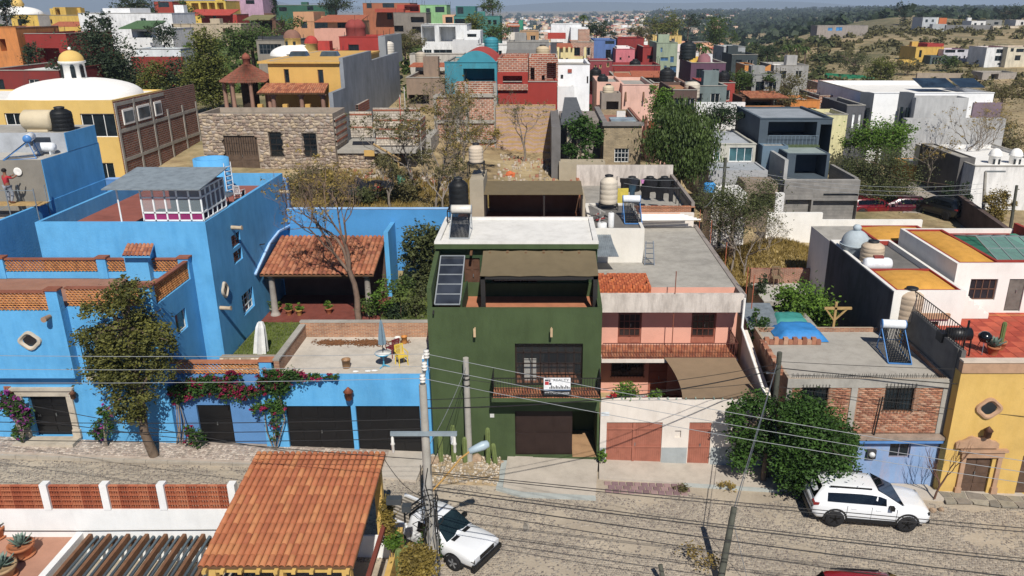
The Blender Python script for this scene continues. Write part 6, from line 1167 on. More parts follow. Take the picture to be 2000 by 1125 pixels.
# garden of the blue house
bt = Vector((atY(702, 632, 41.3).x, 41.3, 3.0)); bare('large leafless garden tree in front of the blue back wall', bt, 9.4, 7, .19, .66, 3, 1200, 'dry', .07, (.03, 0, 1), up=.34, bark=M('#7d6656', .9, .2, 4, .4))
g_ = lambda x, y: atZ(x, y, 3.03)
tree('rounded green tree between the bare tree and the green house', Vector((atY(825, 590, 46).x, 46, 3)), [E(825, 468, 46, 36, 30), E(800, 500, 46, 22, 26), E(845, 500, 46, 26, 34), E(830, 540, 46, 26, 26)], 5200, .1, 'acacia', r=.15)
for k, (x, y, rx, ry, lm, lab) in enumerate(((455, 690, 18, 22, 'bright', 'leafy shrub beside the stone planter in the blue garden'), (470, 650, 24, 26, 'ficus', 'flowering shrub against the foot of the blue side wall'), (745, 580, 26, 34, 'bright', 'yellow green garden shrub under the bare tree'), (780, 560, 22, 26, 'pepper', 'pale agave clump near the blue back wall'), (812, 590, 26, 40, 'acacia', 'reedy shrub beside the green house side wall'), (550, 690, 16, 14, 'ficus', 'dark shrub behind the lattice strip'), (770, 610, 20, 22, 'dark', 'dark spiky plant on the garden path'), (720, 600, 22, 14, 'pepper', 'low ground plant at the bare tree foot'), (440, 700, 20, 14, 'bright', 'small green plant on the stone planter'))):
    Yk = 38.5 if y > 660 else 42.5; p = atY(x, y, Yk); tree(lab, (p.x, Yk, 3.02), [E(x, y, Yk, rx, ry)], 700, .08, lm, r=.03, cat='shrub', name='shrub')
# bougainvillea
BOUG = LEAF('#5c0f2c', '#a02a50'); PURP = LEAF('#6a2a6a', '#b04a9a')
def vine(label, blobs, Y, fl, n=2600, base=None, frac=.45, spread=.22):
    ells = [E(x, y, Y, rx, ry, max(4, rx*.35)) for x, y, rx, ry in blobs]; b = Vector(base or (ells[0][0][0], Y, 0)); b.z = sz(b.x)+.13 if base is None else b.z; e = empty('bougainvillea', b, label=label, cat='vine')
    V_, Q_ = leaves(ells, n, .065, .4, 20); np_mesh('foliage', V_, Q_, LM['ficus'], e); V_, Q_ = leaves([(c, (r[0]*1.02, r[1]*1.15, r[2]*1.02)) for c, r in ells], int(n*frac), .06, .22, 22, shell=.8); np_mesh('flowers', V_, Q_, fl, e)
    mb = MB()
    for k in range(4): c = Vector(random.choice([q_ for q_ in ells if abs(q_[0][0]-b.x) < .8] or ells[:1])[0]); mb.tube([b+Vector((random.gauss(0, .1), 0, 0)), b.lerp(c, .5)+Vector((random.gauss(0, .15), -.05, 0)), c], [.035, .03, .015], 5, cap=False)
    mb.build('stems', BARKG, e); return e
vine('climbing bougainvillea with magenta bloom between black door and garage', [(540, 752, 28, 26), (528, 735, 30, 16), (560, 735, 40, 12), (610, 738, 26, 7), (645, 736, 14, 7), (540, 800, 18, 30), (515, 800, 26, 14), (505, 765, 20, 20), (535, 840, 10, 24)], 32.05, BOUG, 4200, (atY(540, 880, 32.1).x, 32.1, .5), .3)
vine('long sweep of magenta bougainvillea hanging from the lattice strip', [(375, 760, 30, 22), (410, 752, 30, 22), (440, 760, 30, 22), (475, 765, 26, 20), (345, 770, 20, 22), (455, 735, 16, 14)], 32.3, BOUG, 4200, (atY(352, 870, 32.2).x, 32.2, .6), .7)
vine('purple bougainvillea left of the stone-framed black door', [(28, 795, 28, 22), (12, 780, 16, 20), (45, 815, 16, 24), (35, 845, 12, 18)], 31.7, PURP, 2600, None, .4)
vine('thin flowering bush between the black door and the juniper', [(200, 835, 22, 20), (205, 805, 14, 20), (190, 850, 16, 12)], 31.8, PURP, 900, None, .3)
vine('small flowering bush at the narrow black door', [(378, 855, 22, 18), (370, 840, 10, 14)], 31.9, BOUG, 900, None, .25)
# wild lot and middle distance
def blob(label, x, y, Y, rx, ry, n, size, lm, cat='tree', name='tree', droop=0, more=(), r=None, bark=None, clump=.46, shell=.5):
    n = int(n*1.75); rx *= 1.14; ry *= 1.14; size *= .9
    ells = [E(x, y, Y, rx, ry)]+[E(*m[:2], Y, *m[2:]) for m in more]; p = atY(x, y, Y); k = Y/F
    k3 = 7 if not more else 3
    big = ells[0]; ells = ells+[((big[0][0]+random.gauss(0, .6)*big[1][0], big[0][1]+random.gauss(0, .5)*big[1][1], big[0][2]+random.gauss(0, .45)*big[1][2]), tuple(q*random.uniform(.3, .5) for q in big[1])) for _ in range(k3)]
    return tree(label, (p.x, Y, tz(p.x, Y)), ells, n, size, lm, r=r or max(.06, rx*k*.07), cat=cat, name=name, droop=droop, bark=bark, clump=clump, shell=shell)
blob('wide dry olive bush in the vacant lot behind the blue wall', 612, 362, 55, 48, 32, 5200, .1, 'scrub', more=((575, 365, 25, 24), (650, 370, 26, 22), (610, 385, 50, 16)))
blob('low dark bush behind the blue back wall near the sheet', 715, 385, 53, 26, 16, 1500, .09, 'acacia', 'shrub', 'shrub'); blob('green shrub beside the seated workers', 790, 372, 54, 28, 20, 1700, .09, 'scrub', 'shrub', 'shrub')
for k_, (x, y, Y, h, lab) in enumerate(((850, 388, 53, 7.2, 'thin yellow-leaved tree right of the vacant lot'), (815, 372, 56, 6.2, 'slender half-bare tree beside the unfinished building'), (885, 365, 60, 6, 'sparse thicket tree left of the dirt lot'), (905, 330, 68, 6, 'brown twiggy tree before the raw brick wall'), (868, 340, 64, 6.5, 'thin brown tree left of the raw brick wall base'), (800, 330, 60, 5.5, 'leaning twiggy tree beside the timber props'), (940, 335, 66, 4, 'low dry thicket at the dirt lot edge'), (760, 385, 52, 3.5, 'short twiggy bush behind the blue back wall'), (870, 395, 51, 4.5, 'tangled dry bush behind the black tank'), (650, 395, 51, 3, 'dry bush at the left of the vacant lot'))):
    p = atY(x, y, Y); bare(lab, (p.x, Y, tz(p.x, Y)), h, 6, .09, .6, 3, 1700, ('gold', 'scrub', 'scrub')[k_ % 3], .07)
p = atY(1022, 305, 72); bare('grey leafless spreading tree against the striped brick wall', (p.x, 72, tz(p.x, 72)), 6, 6, .13, .7, 3, 900, 'scrub', .06); p = atY(880, 270, 74); bare('grey twiggy tree left of the raw brick wall', (p.x, 74, tz(p.x, 74)), 6.5, 6, .12, .7, 3, 700, 'scrub', .06)
blob('big drooping pepper tree behind the laundry roof', 1332, 262, 65, 58, 50, 13000, .13, 'pepper', droop=.16, more=((1290, 280, 34, 34), (1370, 290, 32, 44), (1320, 225, 42, 22), (1340, 320, 46, 26)))
blob('feathery acacia tree in front of the pale grey house', 1435, 402, 54, 74, 44, 8000, .07, 'acacia', more=((1390, 390, 34, 26), (1480, 405, 36, 24), (1420, 440, 40, 22)), shell=.35)
for x, y, Y, h, lab in ((1455, 520, 51, 5.0, 'grey leafless thicket beside the roof terrace wall'), (1430, 500, 52, 5.4, 'second grey leafless shrub behind the rusty posts'), (1490, 500, 52.5, 4.2, 'twiggy bare shrub at the dry grass mound')):
    p = atY(x, y, Y); bare(lab, (p.x, Y, tz(p.x, Y)), h, 6, .09, .75, 3, 500, 'scrub', .05)
vine_ = [(1135, 250, 30, 26), (1150, 280, 16, 34), (1115, 300, 16, 20), (1165, 262, 16, 24)]
ells = [E(x, y, 67.2, rx, ry, rx*.5) for x, y, rx, ry in vine_]; tree('vine with violet flowers covering the beige house pergola', (ells[0][0][0], 67.2, tz(ells[0][0][0], 67)), ells, 3600, .11, 'ficus', r=.08, cat='vine', name='pergola_vine')
blob('dome-shaped clipped green shrub tree behind the pink house', 1293, 205, 80, 20, 26, 2600, .12, 'bright', more=((1293, 225, 22, 20),)); blob('dark bush left of the slate grey modern house', 1408, 224, 80, 34, 18, 2200, .12, 'dark')
blob('bright green rounded tree in front of the white modern house', 1718, 268, 80, 48, 28, 5000, .13, 'bright', more=((1690, 270, 26, 22), (1745, 272, 28, 20))); blob('wide grey-green acacia above the red cars', 1715, 340, 72, 78, 50, 8500, .09, 'acacia', more=((1670, 330, 34, 26), (1750, 360, 40, 30), (1735, 390, 36, 20)), shell=.3)
for x, y, Y, h, lab in ((1865, 335, 80, 8.5, 'tall leafless tree before the white plaster wall'), (1815, 360, 76, 5.5, 'leafless tree before the orange wall'), (1905, 330, 82, 7, 'brownish bare tree right of the plaster wall')):
    p = atY(x, y, Y); bare(lab, (p.x, Y, tz(p.x, Y)), h, 6, .13, .6, 3, 700, 'dry', .07)
blob('russet green tree at the right behind the domed lanterns', 1955, 265, 90, 44, 34, 3000, .12, 'scrub'); blob('yellow green juniper beside the lane pole', 1948, 398, 62, 17, 27, 1800, .09, 'gold'); blob('slim dark cypress at the lane corner', 1852, 378, 70, 8, 22, 900, .09, 'dark'); blob('slim green cactus-like cypress by the dark car', 1888, 385, 67, 8, 26, 900, .09, 'conifer')
blob('round leafy fig tree in the yard beside the vine-stained wall', 1572, 595, 41, 46, 32, 4200, .1, 'bright', more=((1530, 620, 30, 20), (1600, 620, 34, 24))); blob('small conical cypress on the concrete patio', 1487, 560, 46, 10, 24, 800, .07, 'conifer'); blob('red flowering shrub beside the blue tarpaulin', 1483, 642, 37.5, 18, 22, 900, .07, 'ficus', 'shrub', 'shrub')
# dry grass mound
mdz = E(1528, 510, 51.5, 72, 38, 60); mo = empty('grass_mound', (mdz[0][0], 51.5, 1.5), label='mound of dry yellow grass in the lot below the white wall', cat='mound'); c = mdz[0]; zg_ = 2.0
hz_ = lambda X, Yy: zg_+2.3*math.exp(-((X-c[0]-.4)/3.6)**2-((Yy-53.5)/4.0)**2)
V_ = [(c[0]-6+.5*i, 48.4+.5*j, hz_(c[0]-6+.5*i, 48.4+.5*j)) for j in range(23) for i in range(25)]; np_mesh('soil', V_, [(j*25+i, j*25+i+1, j*25+26+i, j*25+25+i) for j in range(22) for i in range(24)], M('#a08a55', .95, .25, 2, .5), mo)
n = 16000; gx = rng.uniform(c[0]-5.8, c[0]+5.8, n); gy = rng.uniform(48.5, 59.2, n); gz_ = np.array([hz_(a, b) for a, b in zip(gx, gy)]); an = rng.uniform(0, 6.28, n); hh = rng.uniform(.12, .4, n); dx, dy = np.cos(an)*.03, np.sin(an)*.03; lx, ly = rng.normal(0, .12, n), rng.normal(0, .12, n)
V_ = np.stack([np.stack([gx-dx, gy-dy, gz_-.02], -1), np.stack([gx+dx, gy+dy, gz_-.02], -1), np.stack([gx+dx*.4+lx, gy+ly, gz_+hh], -1), np.stack([gx-dx*.4+lx, gy+ly, gz_+hh], -1)], 1).reshape(-1, 3); o = np_mesh('dry_grass', V_, np.arange(n*4).reshape(-1, 4), LM['dry'], mo); o['kind'] = 'stuff'
# dry grass on the vacant lot
n = 22000; gx = rng.uniform(-17, 6, n); gy = rng.uniform(49.2, 62, n); gz_ = np.array([tz(a, b) for a, b in zip(gx, gy)]); an = rng.uniform(0, 6.28, n); hh = rng.uniform(.08, .4, n)*(1+.5*np.sin(gx*1.3)*np.sin(gy*.9)); dx, dy = np.cos(an)*.03, np.sin(an)*.03; lx = rng.normal(0, .12, n)
V_ = np.stack([np.stack([gx-dx, gy-dy, gz_-.02], -1), np.stack([gx+dx, gy+dy, gz_-.02], -1), np.stack([gx+dx*.4+lx, gy+lx, gz_+hh], -1), np.stack([gx-dx*.4+lx, gy+lx, gz_+hh], -1)], 1).reshape(-1, 3); o = np_mesh('dry_grass', V_, np.arange(n*4).reshape(-1, 4), LM['dry']); tag(o, 'straw coloured dry grass across the vacant lot', 'grass', kind='stuff')
# trees of the hillside
blob('broad dark conifer behind the white dome', 200, 120, 92, 56, 46, 9000, .16, 'conifer', more=((190, 75, 40, 26), (160, 140, 40, 30), (245, 150, 40, 34), (178, 42, 14, 16), (215, 175, 60, 20)))
blob('tall loose bamboo-like tree left of the gazebo', 405, 130, 82, 30, 60, 6500, .13, 'euc', more=((395, 80, 24, 28), (425, 160, 26, 34), (380, 150, 26, 40), (410, 190, 28, 20)))
for k, (lab, x, y, Y, rx, ry, n, sz_, lm) in enumerate((('leafy yellow-green tree between conifer and bamboo tree', 300, 155, 88, 24, 30, 1800, .13, 'euc'), ('dark tree left of the bamboo tree', 350, 150, 90, 30, 34, 2600, .14, 'conifer'), ('broad green hedge trees below the beige house', 490, 75, 110, 55, 20, 3400, .17, 'pepper'), ('grey round olive tree beside the green roof', 318, 66, 121, 20, 20, 1500, .13, 'dark'),
    ('dark cypress before the long white wall', 206, 40, 130, 7, 22, 800, .15, 'dark'), ('blue-grey conifer beside the deep red house', 62, 110, 100, 14, 24, 1200, .13, 'conifer'), ('dark tree at the top left corner', 8, 18, 150, 18, 24, 1400, .18, 'dark'), ('pine and brush on the skyline above the white wall', 265, 10, 190, 32, 14, 1600, .22, 'conifer'),
    ('green tree beside the yellow arcade', 365, 25, 185, 14, 16, 1000, .18, 'pepper'), ('tall dark cypress on the green skyline', 537, 14, 215, 5, 20, 600, .18, 'dark'), ('skyline trees above the peach villa', 655, 8, 230, 30, 12, 1400, .25, 'conifer'), ('umbrella pine on the central skyline', 962, 10, 260, 20, 12, 1100, .26, 'pepper'), ('tree between the teal and white modern houses', 930, 42, 150, 16, 18, 1000, .17, 'euc'),
    ('green bank of shrubs right of the white modern house', 965, 62, 150, 28, 12, 1200, .17, 'pepper'), ('scrubby bank below the terracotta villa', 790, 85, 128, 30, 16, 1600, .14, 'scrub'), ('dark tree cluster behind the cubist cluster', 1165, 58, 220, 24, 14, 1300, .24, 'conifer'), ('big brown-green eucalyptus in the distance', 1303, 48, 270, 28, 22, 2000, .3, 'euc'), ('tall dark eucalyptus right of the yellow warehouse', 1398, 60, 245, 24, 28, 2200, .28, 'pepper'),
    ('round bush before the yellow warehouse', 1255, 62, 250, 16, 14, 900, .26, 'scrub'), ('tree cluster beyond the warehouse', 1345, 45, 330, 24, 14, 1200, .3, 'conifer'), ('dark hedge trees below the dry hill', 1500, 100, 190, 22, 9, 1000, .2, 'dark'), ('bushy green shrub beside the plum purple wall', 1448, 158, 105, 26, 16, 1800, .14, 'pepper'), ('bare scrub below the dry hillside', 1545, 165, 108, 34, 20, 1600, .11, 'scrub'), ('brown thicket right of the porch house', 1530, 190, 96, 26, 18, 1400, .11, 'scrub'),
    ('golden green tree on the hillside lane', 1722, 140, 165, 24, 28, 2000, .2, 'euc'), ('acacia grove left of the golden green tree', 1670, 120, 205, 34, 14, 1500, .2, 'acacia'), ('dark green tree before the yellow hillside house', 1852, 125, 205, 18, 15, 1100, .2, 'pepper'), ('grey bush left of the yellow hillside house', 1775, 128, 200, 22, 10, 900, .2, 'scrub'), ('dark tree on the ridge crest', 1768, 30, 420, 10, 20, 700, .4, 'conifer'), ('pine group at the far right skyline', 1975, 22, 480, 16, 11, 700, .45, 'conifer'), ('hillside bushes below the white modern house', 1960, 180, 120, 50, 14, 1700, .15, 'scrub'))): blob(lab, x, y, Y, rx, ry, n, sz_, lm)
def palm(label, x, y, Y, h):
    p = atY(x, y, Y); e = empty('palm_tree', (p.x, Y, p.z-h), label=label, cat='palm'); MB().tube([(0, 0, -3), (.1, 0, h*.6), (0, 0, h)], [.22, .18, .16], 7).build('trunk', BARK, e, True); mb = MB()
    for k in range(22):
        a = k*2.4; l = 1.9; up = .9-1.6*(k/22); pts = [(l*t*math.cos(a), l*t*math.sin(a), h+up*t-1.2*t*t) for t in (0, .35, .7, 1)]
        for (q0, q1, w0, w1) in zip(pts[:-1], pts[1:], (.1, .3, .25), (.3, .25, .05)): n_ = (-math.sin(a), math.cos(a)); mb.quad((q0[0]-n_[0]*w0, q0[1]-n_[1]*w0, q0[2]-.05), (q0[0]+n_[0]*w0, q0[1]+n_[1]*w0, q0[2]-.05), (q1[0]+n_[0]*w1, q1[1]+n_[1]*w1, q1[2]), (q1[0]-n_[0]*w1, q1[1]-n_[1]*w1, q1[2]))
    mb.build('fronds', LM['pepper'], e, True)
for k, (x, y, Y, h) in enumerate(((1538, 88, 215, 7), (1557, 87, 213, 7.5), (1574, 92, 210, 6.5))): palm(('left', 'middle', 'right')[k]+' palm of the three at the foot of the dry hill', x, y, Y, h)
palm('tall lone palm beyond the cubist cluster', 1140, 30, 240, 9); palm('palm behind the sage green house', 1365, 85, 175, 6); palm('leaning palm beside the white cottage', 1378, 92, 172, 5)
# woods and scrub that read as one mass
def woods(name, label, n, gen, lm, per=22):
    V_, k0 = [], 0
    P = np.array([gen() for _ in range(n)]); m = n*per; c = np.repeat(P[:, :3], per, 0); s_ = np.repeat(P[:, 3:4], per, 0); d = rng.normal(size=(m, 3)); d /= np.linalg.norm(d, axis=1, keepdims=True); d[:, 2] = np.abs(d[:, 2])
    p = c+d*s_*np.array([1, 1, 1.1])*(.5+.5*rng.random((m, 1))); a = rng.normal(size=(m, 3)); a /= np.linalg.norm(a, axis=1, keepdims=True); b = np.cross(a, d+rng.normal(size=(m, 3))*.4); b /= np.linalg.norm(b, axis=1, keepdims=True)+1e-9; q = s_*(1.7/per**.5)
    V_ = np.stack([p-a*q, p+b*q, p+a*q, p-b*q], 1).reshape(-1, 3); o = np_mesh(name, V_, np.arange(m*4).reshape(-1, 4), LM[lm]); tag(o, label, 'woods', kind='stuff')
def g1():
    while 1:
        Y = math.exp(random.uniform(math.log(480), math.log(4200))); u = random.uniform(-.55, .75); X = u*Y
        if u < .13 and random.random() < .55: continue
        if u > .13 and Y < 900 and random.random() < .85: continue
        return X, Y, tz(X, Y)-.5, random.uniform(2.5, 6)*(1+Y/2600)
woods('distant_woods', 'dark green woods along the horizon and over the plain', 7000, g1, 'conifer', 22)
def g2():
    while 1:
        Y = math.exp(random.uniform(math.log(150), math.log(430))); u = random.uniform(.28, .8); X = u*Y
        if random.random() < .35+.3*math.sin(X*.05)*math.sin(Y*.04): return X, Y, tz(X, Y)-.3, random.uniform(.5, 2.0)*(.7+Y/500)
woods('hillside_scrub', 'thorny scrub dotted over the dry hillside', 800, g2, 'scrub', 50)
def g3():
    while 1:
        Y = math.exp(random.uniform(math.log(96), math.log(420))); u = random.uniform(-.75, .28); X = u*Y; return X, Y, tz(X, Y)-.3, random.uniform(.8, 2.4)*(.6+Y/250)
woods('garden_greenery', 'patches of garden greenery between the hillside houses', 900, g3, 'pepper', 60)
def g4():
    Y = random.uniform(150, 430); u = random.uniform(.12, .35); X = u*Y; return X, Y, tz(X, Y)-.3, random.uniform(1, 3.2)*(.6+Y/400)
woods('valley_trees', 'belt of trees and bushes below the dry hill', 190, g4, 'acacia', 70)
# ---------------------------------------------------------------- near property: lattice fence wall, pergola, terrace pots, tiled pavilion
YN = 24.3
nw = empty('street_wall', (-14, YN, 0), label='white street wall with terracotta lattice panels between white posts', cat='wall')
NWH = M('#e3e3e0', .88, .05, .8, .15, 12, stain=.12); z0 = 2.8; MB().box(-34, -9.5, YN, YN+.22, -.5, z0).build('wall', NWH, nw)
px_ = [-26.4, -24.3, -22.2, -20.05, -17.95, -15.8, -13.75, -11.2]
for x in px_: MB().box(x-.13, x+.13, YN-.03, YN+.25, z0, z0+1.06).build('post', NWH, nw)
# lattice blocks, each a block of its own
bm = MB(); bw_, bh_ = .38, .185; LT = .012
for r_ in range(2):
    for k in range(4):
        x0 = -bw_/2+bw_*(k/4+.0); c = x0+bw_/8; zb = -bh_/2+bh_/2*r_
        for (a0, a1) in ((0, .8), (.8, 1.57), (1.57, 2.35), (2.35, 3.14)):
            R_ = bw_/8-.004; p, q = (c-R_*math.cos(a0), zb+.012+.07*math.sin(a0)), (c-R_*math.cos(a1), zb+.012+.07*math.sin(a1))
            bm.hexa([(p[0], -.06, p[1]-LT), (q[0], -.06, q[1]-LT), (q[0], .06, q[1]-LT), (p[0], .06, p[1]-LT)], [(p[0], -.06, p[1]), (q[0], -.06, q[1]), (q[0], .06, q[1]), (p[0], .06, p[1])])
bm.box(-bw_/2, bw_/2, -.06, .06, -bh_/2, -bh_/2+.014); bm.box(-bw_/2, bw_/2, -.058, .058, bh_/2-.014, bh_/2-.002); bm.box(-bw_/2, -bw_/2+.014, -.059, .059, -bh_/2+.014, bh_/2-.014); bm.box(bw_/2-.016, bw_/2-.003, -.059, .059, -bh_/2+.014, bh_/2-.014)
proto = None; LB_ = [M(c, .88, .12, 3, .1) for c in ('#b5623c', '#a95735', '#bf7048')]; pm = []
for m_ in LB_: o = bm.build('lattice_block', m_, nw, True); pm.append(o.data); bpy.data.objects.remove(o)
k = 0
for a, b in zip(px_[:-1], px_[1:]):
    n_ = round((b-a-.26)/bw_); st = (b-a-.26)/n_
    for i in range(n_):
        for j in range(5):
            o = link('lattice_block', pm[(i*3+j*5+k) % 3], nw); o.location = (a+.13+st*(i+.5)+14, .11, z0+.1+j*.193); o.scale = (st/bw_*.97, 1, 1); k += 1
    MB().box(a+.13, b-.13, YN+.1, YN+.12, z0+.0, z0+.004).build('bed', NWH, nw)
pt_ = MB().box(-34, -5.9, 10, YN-.005, -1.2, -.75).build('patio', M('#d2d0ca', .9, .06, .8, .2)); pt_['kind'] = 'structure'
MB().box(-34, -17.15, 12, YN-.01, .6, 1.62).build('roof_terrace', M('#b07f66', .9, .12, 1, .2), pt_); MB().box(-17.14, -16.9, 12, YN-.01, -.7, 1.8).build('terrace_edge', NWH, pt_)
pg = empty('pergola', (-13, 21, -.7), label='timber and steel tube pergola below the white street wall', cat='pergola')
for i in range(10):
    x = -16.6+.69*i; MB().box(x-.06, x+.06, 14.5, YN-.05, 1.55, 1.8).build('timber_beam', M('#7a5438', .8, .2, 3, .15), pg)
    for k in (1, 2): MB().tube([(x+.23*k, 14.5, 1.68), (x+.23*k, YN-.06, 1.68)], .055, 8).build('steel_tube', M('#5d6e78', .4, .1, 3, 0, metal=.5), pg)
MB().box(-16.9, -9.9, YN-.2, YN-.06, 1.35, 1.55).build('ledger', WOOD, pg)
for x in (-16.6, -13.2, -10.4): MB().box(x-.08, x+.08, 14.6, 14.76, -.75, 1.55).build('post', WOOD, pg)
MB().tube([(-34, YN-.05, 1.95), (-17, YN-.06, 1.92), (-9.8, YN-.05, 1.98)], .015, 5).build('conduit', IRON, nw)
def pot(label, p, r, h, mat, plant=None, name='plant_pot'):
    e = empty(name, p, label=label, cat='plant pot'); MB().lathe((0, 0, 0), [(r*.62, 0), (r*.9, h*.75), (r*1.0, h*.78), (r*1.04, h), (r*.9, h), (r*.86, h*.86), (0, h*.86)], 22).build('pot', mat, e, True); return e
def agave(e, h, r, n=26):
    mb = MB()
    for k in range(n):
        a = k*2.4; el = .35+1.05*(k/n); l = r*(1.1-.35*k/n); d = Vector((math.cos(a)*math.cos(el), math.sin(a)*math.cos(el), math.sin(el))); s_ = Vector((-math.sin(a), math.cos(a), 0)); up = d.cross(s_)*-1; b = Vector((0, 0, h))
        P_ = [(b+d*.03, .03), (b+d*l*.45-Vector((0, 0, .01)), .075), (b+d*l*.8+Vector((0, 0, .02)), .045), (b+d*l+Vector((0, 0, .06)), .004)]; vs = []
        for c, w_ in P_: vs += [c-s_*w_*r*1.9+Vector((0, 0, .02)), c-Vector((0, 0, .015)), c+s_*w_*r*1.9+Vector((0, 0, .02)), c+Vector((0, 0, .008))]
        mb.add(vs, [(4*i+j, 4*i+(j+1) % 4, 4*i+4+(j+1) % 4, 4*i+4+j) for i in range(3) for j in range(4)])
    mb.build('agave', M('#6f8578', .7, .15, 6, .1), e, True)
TP = M('#b06a3e', .85, .12, 4, .2); TP2 = M('#a88a62', .9, .15, 4, .2)
for lab, x, y, r, m_ in (('terracotta pot with a grey-green agave nearest the white wall', 46, 1085, .42, TP), ('tan pot with a spiky agave in the bottom left corner', 8, 1128, .46, TP2), ('round clay pot cut off at the left edge below the wall', -6, 1050, .35, TP)):
    p = atZ(x, y, 1.62); e = pot(lab, p, r, .5, m_); MB().lathe((0, 0, 0), [(r*.7, 0), (r*.95, .05), (r*.98, .08), (r*.6, .06), (0, .055)], 22).build('saucer', TP, e, True); agave(e, .45, r*1.05)
pv_ = empty('pavilion', (-8.2, 22.5, 0), label='foreground pavilion with large orange barrel-tile roof and yellow posts', cat='pavilion')
FT = [M(c, .82, .1, 2.5, .25, 18) for c in ('#ab6339', '#a55d36', '#af693e', '#a05935', '#b57342', '#a86138')]
tile_roof(pv_, (-10.62, 25.5, 4.42), (-5.82, 25.5, 4.42), (-10.62, 20.0, 3.78), (-5.82, 20.0, 3.78), 23, 12, FT, rise=.5, seg=8)
MB().box(-10.6, -5.9, 25.35, 25.5, 4.1, 4.3).build('fascia', WOOD, pv_); YP_ = M('#c9a24c', .8, .12, 2, .15)
for x in (-10.3, -8.2, -6.1): MB().box(x-.14, x+.14, 20.1, 20.38, -.75, 3.6).build('post', YP_, pv_); MB().box(x-.14, x+.14, 25.0, 25.28, -.75, 4.1).build('post', YP_, pv_)
MB().box(-10.5, -5.95, 20.12, 20.36, 3.45, 3.64).build('beam', YP_, pv_)
for k in range(9): x = -10.4+.55*k; MB().hexa([(x-.06, 19.85, 3.6), (x+.06, 19.85, 3.6), (x+.06, 25.3, 4.18), (x-.06, 25.3, 4.18)], [(x-.06, 19.85, 3.7), (x+.06, 19.85, 3.7), (x+.06, 25.3, 4.3), (x-.06, 25.3, 4.3)]).build('rafter', YP_, pv_)
MB().box(-10.55, -5.55, 24.9, 24.98, -.75, 1.2).build('low_wall', NWH, pv_)
yw = empty('garden_wall', (-5.3, 23, 0), label='narrow yellow wall overgrown with flowers right of the tiled pavilion', cat='wall'); MB().box(-5.45, -5.25, 20, 24.9, -.8, 1.6).build('wall', YP_, yw); MB().box(-5.6, -5.46, 20.4, 24.6, 2.9, 3.05).build('rusty_beam', M('#7a3a2c', .8), yw)
yd_ = MB().box(-5.24, -4.2, 15, 24.3, -.4, .35).build('yard', M('#9a6a52', .9, .15, 1.5, .3)); yd_['kind'] = 'structure'; MB().box(-4.24, -4.05, 15, 24.35, -.4, .55).build('yard_kerb', NWH, yd_)
for i in range(5):
    for j in range(12): MB().box(-5.2+.19*i, -5.03+.19*i, 20.2+.28*j, 20.46+.28*j, .35, .362+.004*((i+j) % 3)).build('brick', KB[(i*2+j) % 5], yd_)
p = Vector((-4.85, 22.6, .36)); e = pot('large terracotta pot with twin columnar cacti beside the utility pole', p, .42, .62, TP)
def cactus(e, x, y, z, h, r, name='cactus', local=True):
    mb = MB(); n = 16; pr = [(r*.9, 0), (r, .1), (r, h*.9), (r*.8, h*.97), (r*.35, h), (0, h)]; vs = []
    for rr, hh in pr:
        for j in range(n): t = 2*math.pi*j/n; q = rr*(1+(.14 if j % 2 else -.1)); vs.append((x+q*math.cos(t), y+q*math.sin(t), z+hh))
    mb.add(vs, [(i*n+j, i*n+(j+1) % n, (i+1)*n+(j+1) % n, (i+1)*n+j) for i in range(len(pr)-1) for j in range(n)]); return mb.build(name, M('#67763c', .8, .15, 5, .2), e, local)
cactus(e, -.12, 0, .5, 1.55, .13); cactus(e, .14, .03, .5, 1.65, .13)
for lab, x, yy, n, lm, rx, ry in (('thick yellow-flowered creeper at the foot of the utility pole', 815, 1100, 3600, 'gold', 34, 30), ('green hedge under the cable bundle', 838, 1075, 2400, 'ficus', 16, 40), ('trailing yellow flower vine along the yellow wall', 757, 1010, 1500, 'gold', 7, 50), ('white flowering groundcover behind the twin cacti', 765, 1052, 900, 'bright', 20, 14)):
    Yk = 21.4 if yy > 1080 else 23.2; q = atY(x, yy, Yk); tree(lab, (q.x, Yk, .3), [E(x, yy, Yk, rx, ry, rx)], n, .06, lm, r=.03, cat='shrub', name='creeper')
# ---------------------------------------------------------------- utility poles
CP = M('#a39e94', .92, .12, 2, .3); CER = MP('#d8d4cc', .25)
P1 = Vector((-3.8, 22.5, 8.75)); up_ = empty('utility_pole', (-3.8, 22.5, -.2), label='concrete utility pole with crossarm, insulators and cable bundle in the foreground', cat='utility pole')
MB().tube([(-3.82, 22.5, -.3), (-3.8, 22.5, 8.75)], [.19, .12], 10).build('pole', CP, up_)
MB().bar((-3.8, 22.5, 8.7), (-3.62, 22.5, 9.85), .09).build('pole_bracket', STEEL, up_); INS = []
for k in range(3):
    q = Vector((-3.78+.08*k, 22.42, 9.0+.42*k)); INS.append(q); MB().lathe(q, [(.03, -.14), (.09, -.12), (.09, -.08), (.05, -.06), (.1, -.02), (.1, .03), (.05, .05), (.09, .09), (.08, .13), (0, .14)], 12).build('insulator', CER, up_)
MB().box(-4.9, -2.76, 22.3, 22.4, 7.0, 7.13).build('crossarm', M('#84929a', .6, .1, 2), up_)
for x in (-4.85, -2.85):
    mb = MB(); mb.lathe((x, 22.35, 6.35), [(.02, 0), (.05, .05), (.05, .3), (.08, .34), (.05, .4), (.05, .55), (.02, .64)], 8); mb.build('fuse_cutout', CER, up_)
mb = MB()
